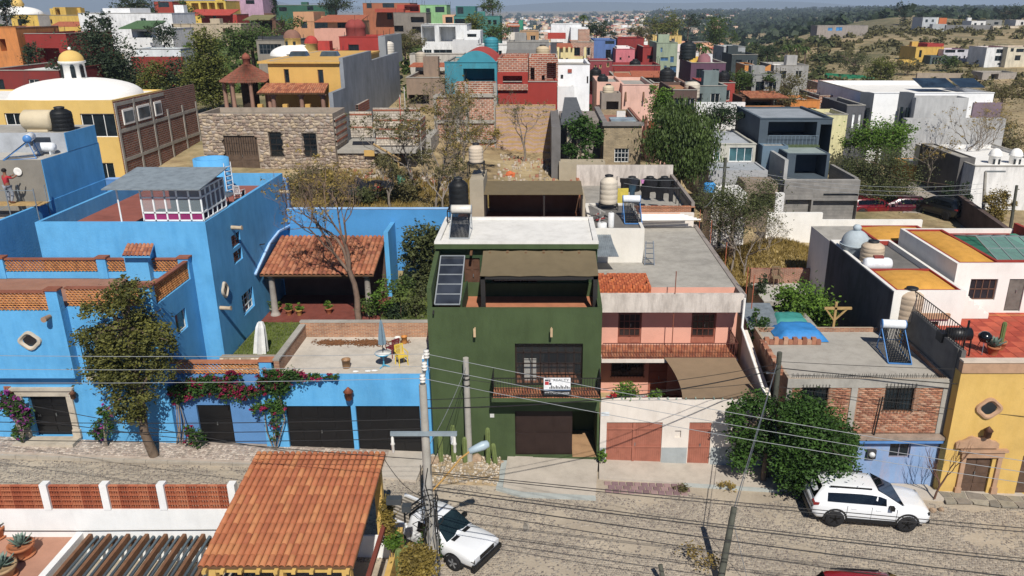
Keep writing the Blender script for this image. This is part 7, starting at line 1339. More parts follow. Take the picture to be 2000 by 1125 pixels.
for k in range(34):
    a = random.random()*6.28; r_ = .15+.16*random.random(); z_ = random.uniform(.2, 3.0); pts = [(-3.82+r_*math.cos(a+random.gauss(0, .4)), 22.48+r_*math.sin(a+random.gauss(0, .4)), z_+t) for t in (0, .8, 1.6, 2.4, 3.0)]; mb.mi = k % 3; mb.tube(pts, .014, 4, cap=False)
for k in range(7):
    c = (-3.9+random.gauss(0, .12), 22.3, 3.6+.2*k); mb.mi = 0; mb.tube([(c[0]+.3*math.cos(t)*(1+.2*math.sin(3*t)), c[1]+.05*math.sin(2*t), c[2]+.2*math.sin(t)) for t in [i*.7 for i in range(10)]], .014, 4, cap=False)
o = mb.build('cable_bundle', [IRON, MP('#a8a8a6'), MP('#35383c')], up_); o['kind'] = 'stuff'
for x, z_, w_ in ((-5.25, 4.35, .5), (-4.75, 4.05, .3)): q = Vector((x, 22.6, z_)); MB().box(x, x+w_, 22.5, 22.75, z_-.1, z_+.12).build('splice_box', MP('#3c4246'), up_)
arm = [(-3.75, 22.55, 4.7), (-3.3, 22.75, 5.15), (-2.75, 23.0, 5.75), (-2.45, 23.1, 5.95)]; MB().tube(arm, .035, 7).build('lamp_arm', M('#b0863c', .6), up_)
m4 = Matrix.Translation((-2.15, 23.2, 6.05))@Matrix.Rotation(.25, 4, 'Z')@Matrix.Rotation(-.3, 4, 'Y'); mb = MB(m4); mb.lathe((0, 0, 0), [(0, -.36), (.1, -.34), (.13, -.1), (.16, .15), (.12, .34), (0, .38)], 14, 'x'); mb.build('lamp_head', MP('#9db0ba', .4), up_)
sp = empty('utility_pole', (atY(917, 905, 31.7).x, 31.7, -.1), label='plain grey concrete post standing before the green house', cat='utility pole'); q = Vector(sp.location); P2 = Vector((q.x, 31.7, atY(916, 699, 31.7).z)); MB().tube([q, P2], [.16, .13], 10).build('pole', CP, sp)
for z_ in (4.6, 4.4, 4.1): MB().lathe((q.x, 31.7, z_), [(.155, 0), (.16, .03), (.155, .06)], 10).build('band', IRON, sp)
WP = M('#4f5046', .95, .2, 4, .4); wp = empty('utility_pole', (atY(1500, 920, 31.3).x, 31.3, sz(10.3)), label='dark wooden pole between the pink house and the brick house', cat='utility pole'); q = Vector(wp.location); P3 = Vector((atY(1523, 688, 31.3).x, 31.3, atY(1523, 688, 31.3).z)); MB().tube([q, P3], [.15, .11], 9).build('pole', WP, wp)
mb = MB(); mb.bar(P3-Vector((.5, 0, 1.0)), P3+Vector((.1, 0, -1.0)), .05); mb.build('bracket', STEEL, wp)
st = empty('guy_stub', (6.75, 24.3, -.35), label='leaning dark wooden stub post at the bottom edge of the street', cat='post'); P4 = Vector((7.15, 25.0, 2.42)); MB().tube([(6.55, 23.9, -.4), P4], [.14, .11], 9).build('post', WP, st); MB().lathe(P4-Vector((.1, .2, .75)), [(.05, -.05), (.07, 0), (.05, .05)], 8).build('bolt', STEEL, st)
st2 = empty('guy_stub', (4.4, 24.1, -.3), label='short dark post tip at the bottom edge left of the leaning stub', cat='post')
MB().tube([(4.55, 23.6, -.4), (4.35, 24.1, .55)], .09, 8).build('post', WP, st2)
lp = empty('utility_pole', (atZ(1918, 455, 2.3).x, atZ(1918, 455, 2.3).y, 2.2), label='slim concrete pole with crossarm beside the dark lane wall', cat='utility pole'); q = Vector(lp.location); tp = atY(1925, 335, q.y); MB().tube([q, tp], [.16, .12], 8).build('pole', CP, lp); a = atY(1963, 338, q.y); MB().bar(tp, (a.x, q.y, tp.z), .12).build('crossarm', STEEL, lp); P5 = tp
lp2 = empty('utility_pole', (atZ(1970, 470, 2.3).x, atZ(1970, 470, 2.3).y, 2.2), label='dark wooden pole at the right edge of the lane', cat='utility pole'); q = Vector(lp2.location); tp = atY(1986, 362, q.y); MB().tube([q, tp], [.14, .11], 8).build('pole', WP, lp2)
q = atY(1410, 400, 58); yp = empty('utility_pole', (q.x, 58, 2), label='weathered pole before the pale grey flat-roofed house', cat='utility pole'); MB().tube([(q.x, 58, 2), (q.x, 58, atY(1410, 308, 58).z)], .12, 8).build('pole', WP, yp); MB().bar((q.x-.35, 57.95, atY(1410, 327, 58).z), (q.x+.35, 57.95, atY(1410, 327, 58).z), .08).build('crossarm', WP, yp); P6 = Vector((q.x, 57.9, atY(1410, 327, 58).z))
WG = 'overhead wires along the street'
def wire(label, p, q, sag, r=.013, mat=None, n=18): e = MB().tube(catenary(p, q, sag, n), r, 5).build('overhead_wire', mat or IRON); tag(e, label, 'wire', WG)
LW = MP('#8f9396', .5)
for k, (nm, q) in enumerate(zip(('lowest', 'middle', 'topmost'), INS)):
    wire(f'{nm} pale power wire running right from the foreground pole', q, (40+k, 12-.3*k, 8.4+.15*k), 1.0, .009, LW); wire(f'{nm} pale power wire running left from the foreground pole', q, (-62, 22.4+.2*k, 11.7+.55*k), 1.1, .009, LW)
for k, (dz, dy, sag) in enumerate(((0, 0, .5), (.1, .05, .62), (-.25, -.1, .55), (.55, .1, .35), (-.55, -.1, .75), (.62, .1, .3))):
    wire(('thick', 'second', 'third', 'upper', 'lowest', 'uppermost')[k]+' black cable sagging right from the pole over the cobbles', P1+Vector((0, .1+dy, -3.95+dz)), (40, 15+dy*6, 5.0+dz*1.6), sag, .02 if k in (0, 2) else .014)
wire('black twin cable from the foreground pole to the wooden pole', P1+Vector((0, .1, -.9)), P3+Vector((0, -.1, -.75)), .45, .024); wire('thin black cable from the foreground pole to the wooden pole', P1+Vector((0, .1, -.6)), P3+Vector((0, -.1, -.5)), .3, .012)
wire('thick black cable from the wooden pole towards the yellow house', P3+Vector((0, -.1, -.7)), (44, 29.5, 4.8), .7, .024); wire('thin cable from the wooden pole past the barred window', P3+Vector((0, -.1, -.4)), (44, 29.8, 6.1), .5, .012); wire('third cable from the wooden pole over the blue wall', P3+Vector((0, -.1, -1.6)), (44, 29.3, 2.6), .7, .012)
wire('service drop from the foreground pole to the plain grey post', P1+Vector((0, .1, -2.4)), P2+Vector((0, -.1, -.4)), .2, .011, LW); wire('second service drop from the pole to the plain grey post', P1+Vector((0, .1, -3.3)), P2+Vector((0, -.1, -.7)), .2, .011); wire('drop wire from the plain grey post down to the wooden pole', P2+Vector((0, -.1, -1)), P3+Vector((-.2, 0, -1.4)), .5, .012)
wire('black service wire falling from upper left to the tiled pavilion', (-46, 27, 12.6), (-9.5, 25.5, 4.5), .5, .013); wire('second black service wire at the far left of the blue house', (-46, 27.5, 11.2), (-4.0, 22.7, 5.9), 1.3, .013); wire('thin wire from the pavilion corner to the foreground pole', (-5.9, 25.4, 4.3), P1+Vector((-.1, 0, -4.2)), .35, .012)
for k in range(3): wire(('low', 'mid', 'high')[k]+' black cable running left from the pole past the garages', P1+Vector((-.1, .1, -1.3-.35*k)), (-62, 25+.4*k, 10.2-.55*k), 1.5, .014)
wire('steel guy cable from the wooden pole to the leaning stub', P3+Vector((-.1, -.1, -.5)), P4, .02, .02, STEEL); wire('second steel guy strand beside the first at the stub', P3+Vector((-.2, -.1, -1.2)), P4+Vector((.03, 0, -.3)), .02, .012, STEEL); wire('short guy strand dropping from the stub to the street', P4-Vector((0, 0, .6)), (7.7, 24.0, -.35), .01, .012, STEEL)
for k in range(3): wire(('upper', 'middle', 'lower')[k]+' thin wire in front of the slate grey modern house', P6+Vector((.1, 0, .1-.25*k)), P5+Vector((0, 0, -1-.4*k)), .8, .014, LW)
wire('wire from the weathered pole to the rusty roof posts', P6, (XP1, 49, 8), .6, .012, LW)
# ---------------------------------------------------------------- cacti and rocks on the planting strip
for k, (x, yb, yt_, lab) in enumerate(((862, 905, 853, 'leftmost slim cactus at the green house base'), (887, 903, 830, 'tall cactus with a white wrap at the green house'), (909, 902, 852, 'thin cactus just left of the grey post'), (954, 905, 835, 'tallest cactus right of the grey post'), (968, 903, 863, 'short leaning cactus right of the tallest one'))):
    q = atY(x, yb, 31.6); e = empty('cactus', (q.x, 31.6, sz(q.x)+.08), label=lab, cat='cactus'); cactus(e, 0, 0, 0, atY(x, yt_, 31.6).z-q.z, .1, 'stem')
    if k == 1: MB().lathe((0, 0, 1.0), [(.125, 0), (.12, .5)], 10).build('white_wrap', MP('#d8dadb', .7), e, True)
    if k == 4: e.rotation_euler = (0, -.1, 0)
def rock(label, p, r, name='rock', group=None, mat=None):
    bmm = bmesh.new(); bmesh.ops.create_icosphere(bmm, subdivisions=2, radius=r)
    for v_ in bmm.verts: v_.co *= random.uniform(.78, 1.12); v_.co.z *= .75
    me = bpy.data.meshes.new('rock'); bmm.to_mesh(me); bmm.free(); me.materials.append(mat or M('#a3896e', .95, .2, 3, .5)); o = link(name, me); o.location = p; tag(o, label, 'rock', group)
for lab, x, y, r in (('large tan boulder beside the plain grey post', 931, 895, .32), ('broken boulder at the left cactus', 849, 900, .28), ('small rock right of the leaning cactus', 980, 903, .12), ('round pale stone at the bare shrub left side', 1808, 992, .14), ('round pale stone in front of the bare shrub', 1822, 996, .15), ('round tan stone at the bare shrub right side', 1838, 995, .14)):
    X_ = atY(x, y, 31.6 if x < 1500 else 29.9).x; rock(lab, atZ(x, y, sz(X_)+r*.5), r)
n = 700; PS = [(random.uniform(-5.3, -2.0), random.uniform(30.0, 32.2)) for _ in range(n)]
def peb():
    x, y = PS.pop(); return (x, y, sz(x)+.06), (random.uniform(.03, .1),)*3
mass_boxes('gravel', 'loose gravel on the planting strip before the green house', 'gravel', n, peb, [ROCK[0], ROCK[1], ROCK[2]])
q = atZ(1178, 918, sz(2)); tree('weedy tuft at the corner of the green house', (q.x, 31.9, sz(q.x)+.1), [((q.x, 31.9, .35), (.18, .15, .35))], 260, .06, 'bright', r=.01, cat='weed', name='weed')
for k, (x, y, lab) in enumerate(((1330, 955, 'weeds at the right end of the purple pavers'), (1420, 950, 'dry weeds at the kerb under the ficus'), (1370, 1105, 'dry weedy bush left of the leaning stub'))): q = atZ(x, y, sz(5)); tree(lab, q, [((q.x, q.y, q.z+.12), (.4, .3, .14)) if k < 2 else ((q.x, q.y, q.z+.5), (.8, .6, .4))], 300 if k < 2 else 420, .05, 'dry' if k else 'scrub', r=.01, cat='weed', name='weed')
# ---------------------------------------------------------------- vehicles
def loft(mb, rings, close=True):
    n = len(rings[0]); vs = [p for r in rings for p in r]; mb.add(vs, [(i*n+j, i*n+j+1, (i+1)*n+j+1, (i+1)*n+j) for i in range(len(rings)-1) for j in range(n-1)], True)
    if close: mb.add(rings[0], [tuple(range(n))]); mb.add(rings[-1], [tuple(range(n))[::-1]])
def PAINT(c):
    key = ('P', c)
    if key not in MATS:
        m, nt, b = newmat('car_paint'); b.inputs['Base Color'].default_value = (*lin(c), 1); b.inputs['Roughness'].default_value = .28; b.inputs['Coat Weight'].default_value = .6; b.inputs['Coat Roughness'].default_value = .05; MATS[key] = m
    return MATS[key]
def car(name, label, loc, rz, pitch, paint, low, house_, wheels, wr, ww, cat='car', bed=None, rim='#151516', trim=None, hw=.95):
    """low: (x, halfwidth, zbottom, ztop); house_: (x, half width base, half width top, z base, z top)"""
    e = empty(name, loc, rz, label, cat); e.rotation_euler = (0, pitch, rz); pm_ = PAINT(paint); gm = GLASS('#0c0e10', .05); tm = MP('#161617', .5)
    mb = MB(); half = lambda h, b, t: [(0, b), (h*.9, b), (h*.985, b+.1), (h, b+.3), (h, t-.2), (h*.975, t-.08), (h*.9, t-.015), (h*.5, t+.012), (0, t+.02)]
    rings = []
    for x, h, b, t in low: H_ = half(h, b, t); rings.append([(x, -y, z) for y, z in H_[::-1]]+[(x, y, z) for y, z in H_[1:]])
    loft(mb, [r[::1] for r in rings]); mb.build('body', pm_, e, True)
    mb = MB(); rings = []
    for x, a, b, z0, z1 in house_: H_ = [(a, z0-.06), (a, z0), (b+(a-b)*.08, z1-.07), (b*.94, z1-.015), (b*.5, z1+.012), (0, z1+.015)]; rings.append([(x, -y, z) for y, z in H_]+[(x, y, z) for y, z in H_[::-1][1:]])
    loft(mb, rings); cab = mb.build('cabin', pm_, e, True)
    def side(i, j, f0, f1, s, z_lo=.1, z_hi=.86):
        def pt(f, h):
            k = i+(j-i)*f; k0 = min(len(house_)-2, int(k)); u = k-k0; A, B_ = house_[k0], house_[k0+1]; x, a, b, z0, z1 = [A[q]*(1-u)+B_[q]*u for q in range(5)]; zz = z0+(z1-.07-z0)*h; yy = a+(b+(a-b)*.08-a)*h; return (x, s*(yy+.008), zz)
        N_ = 6; vs = [pt(f0+(f1-f0)*q/N_, h) for h in (z_lo, z_hi) for q in range(N_+1)]; MB().add(vs, [(q, q+1, N_+2+q, N_+1+q) for q in range(N_)]).build('side_window', gm, e, True)
    return e, pm_, gm, tm, side
def wheel(e, x, y, r, w_, rimc):
    s = 1 if y > 0 else -1; t = MB().lathe((x, y, r), [], 8) if 0 else None
    mb = MB(); mb.lathe((x, y, r), [(r*.62, -w_/2), (r*.93, -w_/2), (r, -w_*.35), (r, w_*.35), (r*.93, w_/2), (r*.62, w_/2)], 26, 'y'); wh = mb.build('wheel', MP('#17171a', .8), e, True)
    mb = MB(); mb.lathe((x, y+s*w_*.1, r), [(r*.64, s*w_*.34), (r*.58, s*w_*.36), (r*.56, s*w_*.1), (0, s*w_*.12)], 22, 'y')
    for k in range(5):
        a = k*2*math.pi/5+.3; c, s2 = math.cos(a), math.sin(a); mb.bar((x, y+s*w_*.42, r), (x+r*.6*c, y+s*w_*.42, r+r*.6*s2), .07, .05, (0, 1, 0))
    mb.build('rim', MP(rimc, .4, .4), wh, True)
    mb = MB(); n = 14; R0, R1 = r*1.06, r*1.26; vs = []
    for k in range(n+1): a = math.pi*k/n*1.08-.04*math.pi; vs += [(x+R0*math.cos(a), y+s*w_*.46, r+R0*math.sin(a)), (x+R1*math.cos(a), y+s*w_*.44, r+R1*math.sin(a)), (x+R1*math.cos(a), y-s*w_*.3, r+R1*math.sin(a)), (x+R0*math.cos(a), y-s*w_*.6, r+R0*math.sin(a))]
    mb.add(vs, [(4*i+j, 4*i+(j+1) % 4, 4*i+4+(j+1) % 4, 4*i+4+j) for i in range(n) for j in range(4)]); mb.build('wheel_arch', MP('#1b1b1c', .6), e, True)
def suv(label, p_rear, p_front, paint='#dfe1e3', pitch=.042, name='parked_car'):
    pr, pf = Vector(p_rear), Vector(p_front); rz = math.atan2(pf.y-pr.y, pf.x-pr.x); mid = (pr+pf)/2; c = mid+Vector((-math.sin(rz), math.cos(rz), 0))*.82; c.z = sz(c.x)+.0
    low = [(-2.45, .72, .62, .95), (-2.4, .84, .48, 1.08), (-2.2, .92, .36, 1.14), (-1.5, .96, .33, 1.15), (0, .97, .32, 1.13), (.95, .965, .32, 1.12), (1.25, .96, .33, 1.12), (1.8, .95, .34, 1.08), (2.2, .91, .38, 1.02), (2.38, .82, .46, .95), (2.43, .68, .56, .86)]
    hs = [(-2.38, .86, .72, 1.12, 1.18), (-2.22, .88, .70, 1.12, 1.5), (-1.95, .9, .70, 1.12, 1.68), (-1.4, .93, .72, 1.12, 1.73), (-.5, .94, .73, 1.12, 1.75), (.15, .94, .72, 1.12, 1.71), (.6, .93, .71, 1.12, 1.52), (1.3, .9, .78, 1.1, 1.14)]
    e, pm_, gm, tm, side = car(name, label, c, rz, pitch, paint, low, hs, None, .38, .26)
    for s in (-1, 1):
        side(2, 6, .03, .96, s, .12, .82)
        MB().bar((-1.8, s*.66, 1.77), (-.1, s*.66, 1.77), .05).build('roof_rail', tm, e, True); MB().box(.62, .8, s*.95, s*1.13, 1.08, 1.24).build('wing_mirror', tm, e, True)
        MB().box(-1.0, 1.05, s*.955, s*.99, .34, .5).build('sill', tm, e, True); MB().box(2.1, 2.36, s*.6, s*.86, .84, .95).build('headlight', MP('#2a3036', .1), e, True); MB().box(-2.44, -2.2, s*.62, s*.9, .98, 1.1).build('tail_light', MP('#8a1418', .2), e, True)
        for x in (-.05, .98, -1.05): MB().box(x-.006, x+.006, s*.962, s*.975, .52, 1.08).build('door_seam', tm, e, True)
        for x in (.12, -.88): MB().box(x, x+.2, s*.965, s*.99, .95, .985).build('door_handle', pm_, e, True)
        for x in (-1.48, 1.48): wheel(e, x, s*.85, .4, .27, '#131314')
    def gl(a, b, nm, w0, w1, dz=.02): (xa, za), (xb, zb) = a, b; MB().quad((xa, -w0, za+dz), (xa, w0, za+dz), (xb, w1, zb+dz), (xb, -w1, zb+dz)).build(nm, gm, e, True)
    gl((1.28, 1.165), (.2, 1.735), 'windscreen', .83, .67); gl((-2.38, 1.18), (-2.1, 1.7), 'rear_window', .68, .6); MB().box(2.36, 2.45, -.55, .55, .6, .84).build('grille', tm, e, True); MB().box(2.3, 2.47, -.75, .75, .36, .52).build('front_bumper', tm, e, True); MB().box(-2.49, -2.3, -.8, .8, .4, .62).build('rear_bumper', tm, e, True)
    return e
suv('white sport utility car parked under the ficus tree', atZ(1628, 1027, -.6), atZ(1763, 1035, -.66))
def pickup():
    rz = math.atan2(-.88, 1.4); hd = Vector((math.cos(rz), math.sin(rz), 0)); c = Vector((-2.15, 24.5, 0))-hd*2.2; c.z = sz(c.x)
    low = [(-2.5, .74, .5, .95), (-2.45, .8, .45, 1.0), (-1.2, .82, .42, 1.02), (.2, .82, .4, 1.03), (.9, .82, .4, 1.02), (1.5, .82, .4, 1.0), (2.1, .81, .42, .94), (2.24, .78, .48, .88), (2.27, .74, .52, .8)]
    hs = [(-.95, .78, .64, 1.0, 1.05), (-.85, .79, .64, 1.0, 1.5), (-.7, .8, .65, 1.0, 1.58), (-.1, .8, .66, 1.0, 1.6), (.25, .8, .65, 1.0, 1.56), (.6, .8, .66, 1.0, 1.32), (.98, .78, .7, 1.0, 1.04)]
    e, pm_, gm, tm, side = car('pickup_truck', 'old white pickup truck parked nose out beside the foreground pole', c, rz, 0, '#dcdee0', low, hs, None, .34, .22, cat='truck')
    for s in (-1, 1):
        side(2, 5, .15, .9, s, .1, .86); MB().box(.45, .6, s*.84, s*1.02, 1.05, 1.2).build('wing_mirror', tm, e, True); MB().box(2.2, 2.29, s*.45, s*.74, .66, .84).build('headlight', MP('#c9ccd0', .1), e, True)
        for x in (-1.35, 1.3): wheel(e, x, s*.74, .34, .22, '#8d8f92')
        for x in (.75, -.75): MB().box(x-.006, x+.006, s*.815, s*.828, .5, .98).build('door_seam', tm, e, True)
        MB().box(-2.4, -1.0, s*.7, s*.8, 1.0, 1.12).build('bed_side', pm_, e, True)
        MB().box(.95, 1.15, s*.15, s*.5, 1.032, 1.04).build('cowl_vent', tm, e, True)
    MB().quad((.97, -.72, 1.06), (.97, .72, 1.06), (.3, .58, 1.575), (.3, -.58, 1.575)).build('windscreen', GLASS('#1c2a2e', .05), e, True); MB().box(2.25, 2.3, -.42, .42, .66, .82).build('grille', tm, e, True); MB().box(2.2, 2.36, -.84, .84, .42, .6).build('bumper', tm, e, True); MB().box(-2.35, -1.0, -.68, .68, 1.02, 1.05).build('bed_floor', M('#a39a8c', .8, .2, 3), e, True); [MB().box(-2.3, -1.05, -.6+.17*k, -.53+.17*k, 1.051, 1.075).build('bed_rib', M('#6f675c', .8), e, True) for k in range(8)]; MB().box(-.97, -.93, -.6, .6, 1.1, 1.5).build('rear_window', gm, e, True)
    mb = MB(); 
    for s in (-.7, .7): mb.bar((-1.1, s, 1.1), (-1.1, s, 1.65), .05)
    mb.bar((-1.1, -.7, 1.65), (-1.1, .7, 1.65), .05); mb.build('rack', tm, e, True)
pickup()
p = atZ(1692, 1119, 1.1); suv('red car showing only its roof at the bottom edge', (p.x-1.0, p.y-1.5, 0), (p.x+1.8, p.y-1.55, 0), '#8f1a22')
def lanecar(lab, x, y, z, rz, c):
    p = atZ(x, y, z); d = Vector((math.cos(rz), math.sin(rz), 0))*1.4; e = suv(lab, p-d, p+d, c, 0); e.location.z = z; return e
lanecar('dark car parked in the lane beside the cypresses', 1845, 418, 2.6, 2.0, '#15181a'); lanecar('red car parked behind the long white wall', 1712, 424, 2.1, .1, '#6d1018'); lanecar('maroon car parked behind the first red car', 1742, 415, 2.1, 3.1, '#4d0e20')
# ---------------------------------------------------------------- tanks, solar heaters, stands
def tank(label, p, r, h, c, name='water_tank', group='rooftop water tanks'):
    e = empty(name, p, label=label, cat='water tank', group=group); m_ = M(c, .55, .1, 2, .05, stain=.15); pr = [(r*.96, 0), (r, .04)]
    for k in range(4): z = h*.72*(k+1)/4; pr += [(r, z-.05*h), (r*.97, z-.02*h), (r, z)]
    MB().lathe((0, 0, 0), pr+[(r*.92, h*.8), (r*.6, h*.9), (r*.42, h*.92), (r*.42, h*.97), (0, h*.97)], 24).build('shell', m_, e, True); MB().lathe((0, 0, h*.97), [(r*.47, -.02), (r*.47, .05), (r*.3, .08), (0, .09)], 18).build('lid', MP('#1c1d1f' if c != '#17191b' else '#202224', .6), e, True); return e
def stand(label, p, w_, d_, h, mat=None):
    e = empty('tank_stand', p, label=label, cat='stand')
    for x in (-w_/2, w_/2):
        for y in (-d_/2, d_/2): MB().bar((x, y, 0), (x, y, h), .05).build('leg', mat or IRON, e, True)
    mb = MB(); [mb.bar((-w_/2, y, h), (w_/2, y, h), .05) for y in (-d_/2, -d_/6, d_/6, d_/2)]; [mb.bar((x, -d_/2, h), (x, d_/2, h), .05) for x in (-w_/2, w_/2)]; mb.bar((-w_/2, -d_/2, .1*h), (w_/2, -d_/2, .8*h), .03); mb.build('platform', mat or IRON, e, True)
def heater(label, p, rz, w_, L, n, blue='#3f7fc0', tilt=.6, tc='#dfe3e6'):
    e = empty('solar_heater', p, rz, label, 'solar heater'); hz = L*math.sin(tilt); ly = L*math.cos(tilt)
    MB().lathe((-w_/2, ly, hz+.2), [(.0, -.0), (.2, 0), (.22, .03), (.22, w_-.03), (.2, w_), (0, w_)], 18, 'x').build('tank', MP(tc, .35), e, True)
    for x0 in (-w_/2-.03, w_/2): MB().lathe((x0, ly, hz+.2), [(0, 0), (.225, 0), (.225, .03), (0, .03)], 18, 'x').build('tank_cap', MP(blue, .4), e, True)
    for i in range(n): x = -w_/2+.06+(w_-.12)*i/(n-1); MB().tube([(x, .02, .06), (x, ly, hz+.1)], .028, 6).build('glass_tube', GLASS('#141a22', .1), e, True)
    mb = MB()
    for x in (-w_/2, w_/2): mb.bar((x, 0, .03), (x, ly, hz+.03), .04); mb.bar((x, ly, hz+.05), (x, ly+.25, 0), .04); mb.bar((x, ly+.25, .02), (x, 0, .02), .03)
    mb.bar((-w_/2, 0, .03), (w_/2, 0, .03), .09, .05); mb.bar((-w_/2, ly+.2, hz*.4), (w_/2, ly+.2, hz*.4), .03); mb.build('frame', MP(blue, .5), e, True); return e
q = atZ(897, 424, 9.56); q.y = 39.6; q.x = atY(897, 400, 39.6).x; zst = atY(897, 407, 39.6).z
stand('black iron stand on the white roof of the green house', (q.x, 39.5, 9.57), 1.1, 1.1, zst-9.57); tank('black water tank on the green house roof stand', (q.x, 39.5, zst+.03), .5, atY(897, 347, 39.6).z-zst, '#17191b')
heater('silver solar heater on the white roof of the green house', (atY(897, 466, 36.3).x, 36.3, 9.57), 0, .95, 1.7, 14, '#9aa0a3', .55, '#cfc9bd')
bx = (atY(918, 390, 44).x+atY(945, 390, 44).x)/2; zb_ = atY(930, 352, 44).z; stand('iron stand on the beige stair block', (bx-.1, 45.4, zb_), .9, .9, .75); tank('cream water tank above the beige stair block', (bx-.1, 45.4, zb_+.78), .42, 1.05, '#cbb9a0')
q = atY(1188, 405, 48.0); stand('low iron stand under the tall cream tank', (q.x, 48.0, 8.17), 1.1, 1.0, max(.3, q.z-8.17)); tank('tall cream water tank beside the shaded rear terrace', (q.x, 48.0, max(8.5, q.z)+.03), .56, 1.75, '#cdc0ab')
heater('blue framed solar heater on the white roof room', (atY(1237, 441, 44.2).x, 44.2, 8.18), 0, 1.0, 1.7, 12)
# laundry roof house
e = H('brick walled house with a laundry roof terrace and black tanks', '', 1137, 1356, 405, 51.2, 9.5, mat=BRICK('x', '#b5714a', '#9c5c3e', '#b5a590', .26, .075), par=.55, roof=M('#9b968c', .95, .15, .8, .3, stain=.4))
d = e_dim[e.name]; zr_ = d[5]-.55; MB().box(d[0], d[1], d[3]-.2, d[3], zr_, zr_+1.6).build('rear_wall', PEEL, e); MB().box(d[1]-.2, d[1]+.02, d[2], d[3], zr_, zr_+.9).build('side_parapet', M('#8a8078', .95, .15), e)
for k, (x, y) in enumerate(((1224, 352), (1257, 352), (1285, 354))): q = atZ(x, y, zr_); tank(('left', 'middle', 'right')[k]+' black tank of three on the laundry roof', (q.x, min(q.y, 58.8), zr_), .62, 1.05, '#17191b')
cl = empty('clothes_line', (9, 55, zr_), label='clothes line strung across the laundry roof', cat='clothes line')
Lp, Rp = Vector((atY(1205, 352, 55.5).x, 55.5, zr_+1.75)), Vector((atY(1322, 360, 54.5).x, 54.5, zr_+1.7)); 
for q in (Lp, Rp): MB().tube([(q.x, q.y, zr_), q], .03, 6).build('post', IRON, cl)
MB().tube(catenary(Lp, Rp, .12), .01, 4).build('line', LW, cl); L2, R2 = Lp+Vector((.3, -1.8, -.1)), Rp+Vector((-.1, -1.9, -.15)); MB().tube(catenary(L2, R2, .1), .01, 4).build('line', LW, cl)
for q in (L2, R2): MB().tube([(q.x, q.y, zr_), q], .03, 6).build('post', IRON, cl)
def cloth(label, a, b, h, c, group='laundry on the roof line', shape='shirt'):
    a, b = Vector(a), Vector(b); U = b-a; N_ = Vector((-U.y, U.x, 0)).normalized(); V_ = []; nu_, nv_ = 6, 6
    for s_ in (0, 1):
        for j in range(nv_+1):
            for i in range(nu_+1):
                u, v_ = i/nu_, j/nv_; w_ = 1 if v_ < .35 or shape == 'sheet' else .78; V_.append(a+U*(.5+(u-.5)*w_)+Vector((0, 0, -h*v_))+N_*(.05*math.sin(u*9+v_*2)*v_+.012*s_))
    m1 = (nu_+1)*(nv_+1); Q_ = [(j*7+i, j*7+i+1, j*7+8+i, j*7+7+i) for j in range(nv_) for i in range(nu_)]; Q_ += [tuple(m1+k for k in reversed(q)) for q in Q_]
    o = np_mesh('hanging_garment', [tuple(p) for p in V_], Q_, M(c, .9, .15, 3, .1)); tag(o, label, 'garment', group)
for k, (f0, f1, c, h, lab) in enumerate(((.05, .2, '#1a1a1d', .8, 'black shirt at the left end of the rear clothes line'), (.24, .36, '#262a33', .7, 'dark trousers second from left on the rear clothes line'), (.4, .46, '#c478b0', .3, 'small pink cloth on the rear clothes line'), (.5, .68, '#1c1c20', .85, 'wide black shirt on the rear clothes line'), (.74, .9, '#202024', .9, 'black garment at the right end of the rear clothes line'))): cloth(lab, Lp.lerp(Rp, f0)-Vector((0, 0, .1)), Lp.lerp(Rp, f1)-Vector((0, 0, .1)), h, c)
for k, (f0, f1, c, h, lab) in enumerate(((.1, .22, '#2e4a5c', .7, 'blue jeans on the front clothes line'), (.3, .5, '#17171a', .85, 'black shirt in the middle of the front clothes line'), (.56, .74, '#1b1b1e', .85, 'black skirt right of the middle of the front clothes line'), (.8, .9, '#242428', .9, 'black trousers at the right of the front clothes line'))): cloth(lab, L2.lerp(R2, f0)-Vector((0, 0, .1)), L2.lerp(R2, f1)-Vector((0, 0, .1)), h, c)
q = atY(1206, 368, 51.8); cloth('yellow sheet hung beside the tall cream tank', q, q+Vector((.75, .1, 0)), 1.3, '#c9b52e', shape='sheet')
# junk on the white roof room
for k, (x, y, w_, h, c, lab) in enumerate(((1193, 443, .32, .8, '#d8d8d6', 'white upright cylinder on the white roof room'), (1176, 436, .5, .3, '#d5d5d3', 'white lying bucket on the white roof room'))): 
    q = atY(x, y, 43.6 if k == 0 else 43.3); e = empty('roof_junk', (q.x, 43.6 if k == 0 else 43.3, 8.17), label=lab, cat='container'); MB().lathe((0, 0, 0), [(w_*.55, 0), (w_*.55, h), (w_*.45, h+.04), (0, h+.04)], 16).build('shell', MP(c, .5), e, True); MB().lathe((0, 0, h+.03), [(.05, 0), (.05, .08), (0, .08)], 8).build('neck', MP('#8a8a88'), e, True)
e = empty('scrap_heap', (atY(1172, 420, 45).x, 45, 8.17), label='heap of tangled red and black scrap on the white roof room', cat='scrap')
for k in range(14): a = Vector((random.uniform(-.6, .6), random.uniform(-.5, .5), random.uniform(.05, .4))); MB().bar(a, a+Vector((random.gauss(0, .4), random.gauss(0, .3), random.gauss(0, .15))), .07).build('scrap_piece', MP(random.choice(('#8f2420', '#2a2a2c', '#4a4a4c', '#a5a29c'))), e, True)
for k in range(6): 
    z = 6.35+.0*k; MB().tube([(5.9+.25*k*.3, 50.2-.12*k, 7.3-.06*k), (9.0+.25*k, 50.35-.12*k, 7.25-.05*k)], .06, 8).build('pvc_pipe', MP('#e0dcd4' if k else '#c98a62', .5), ph)
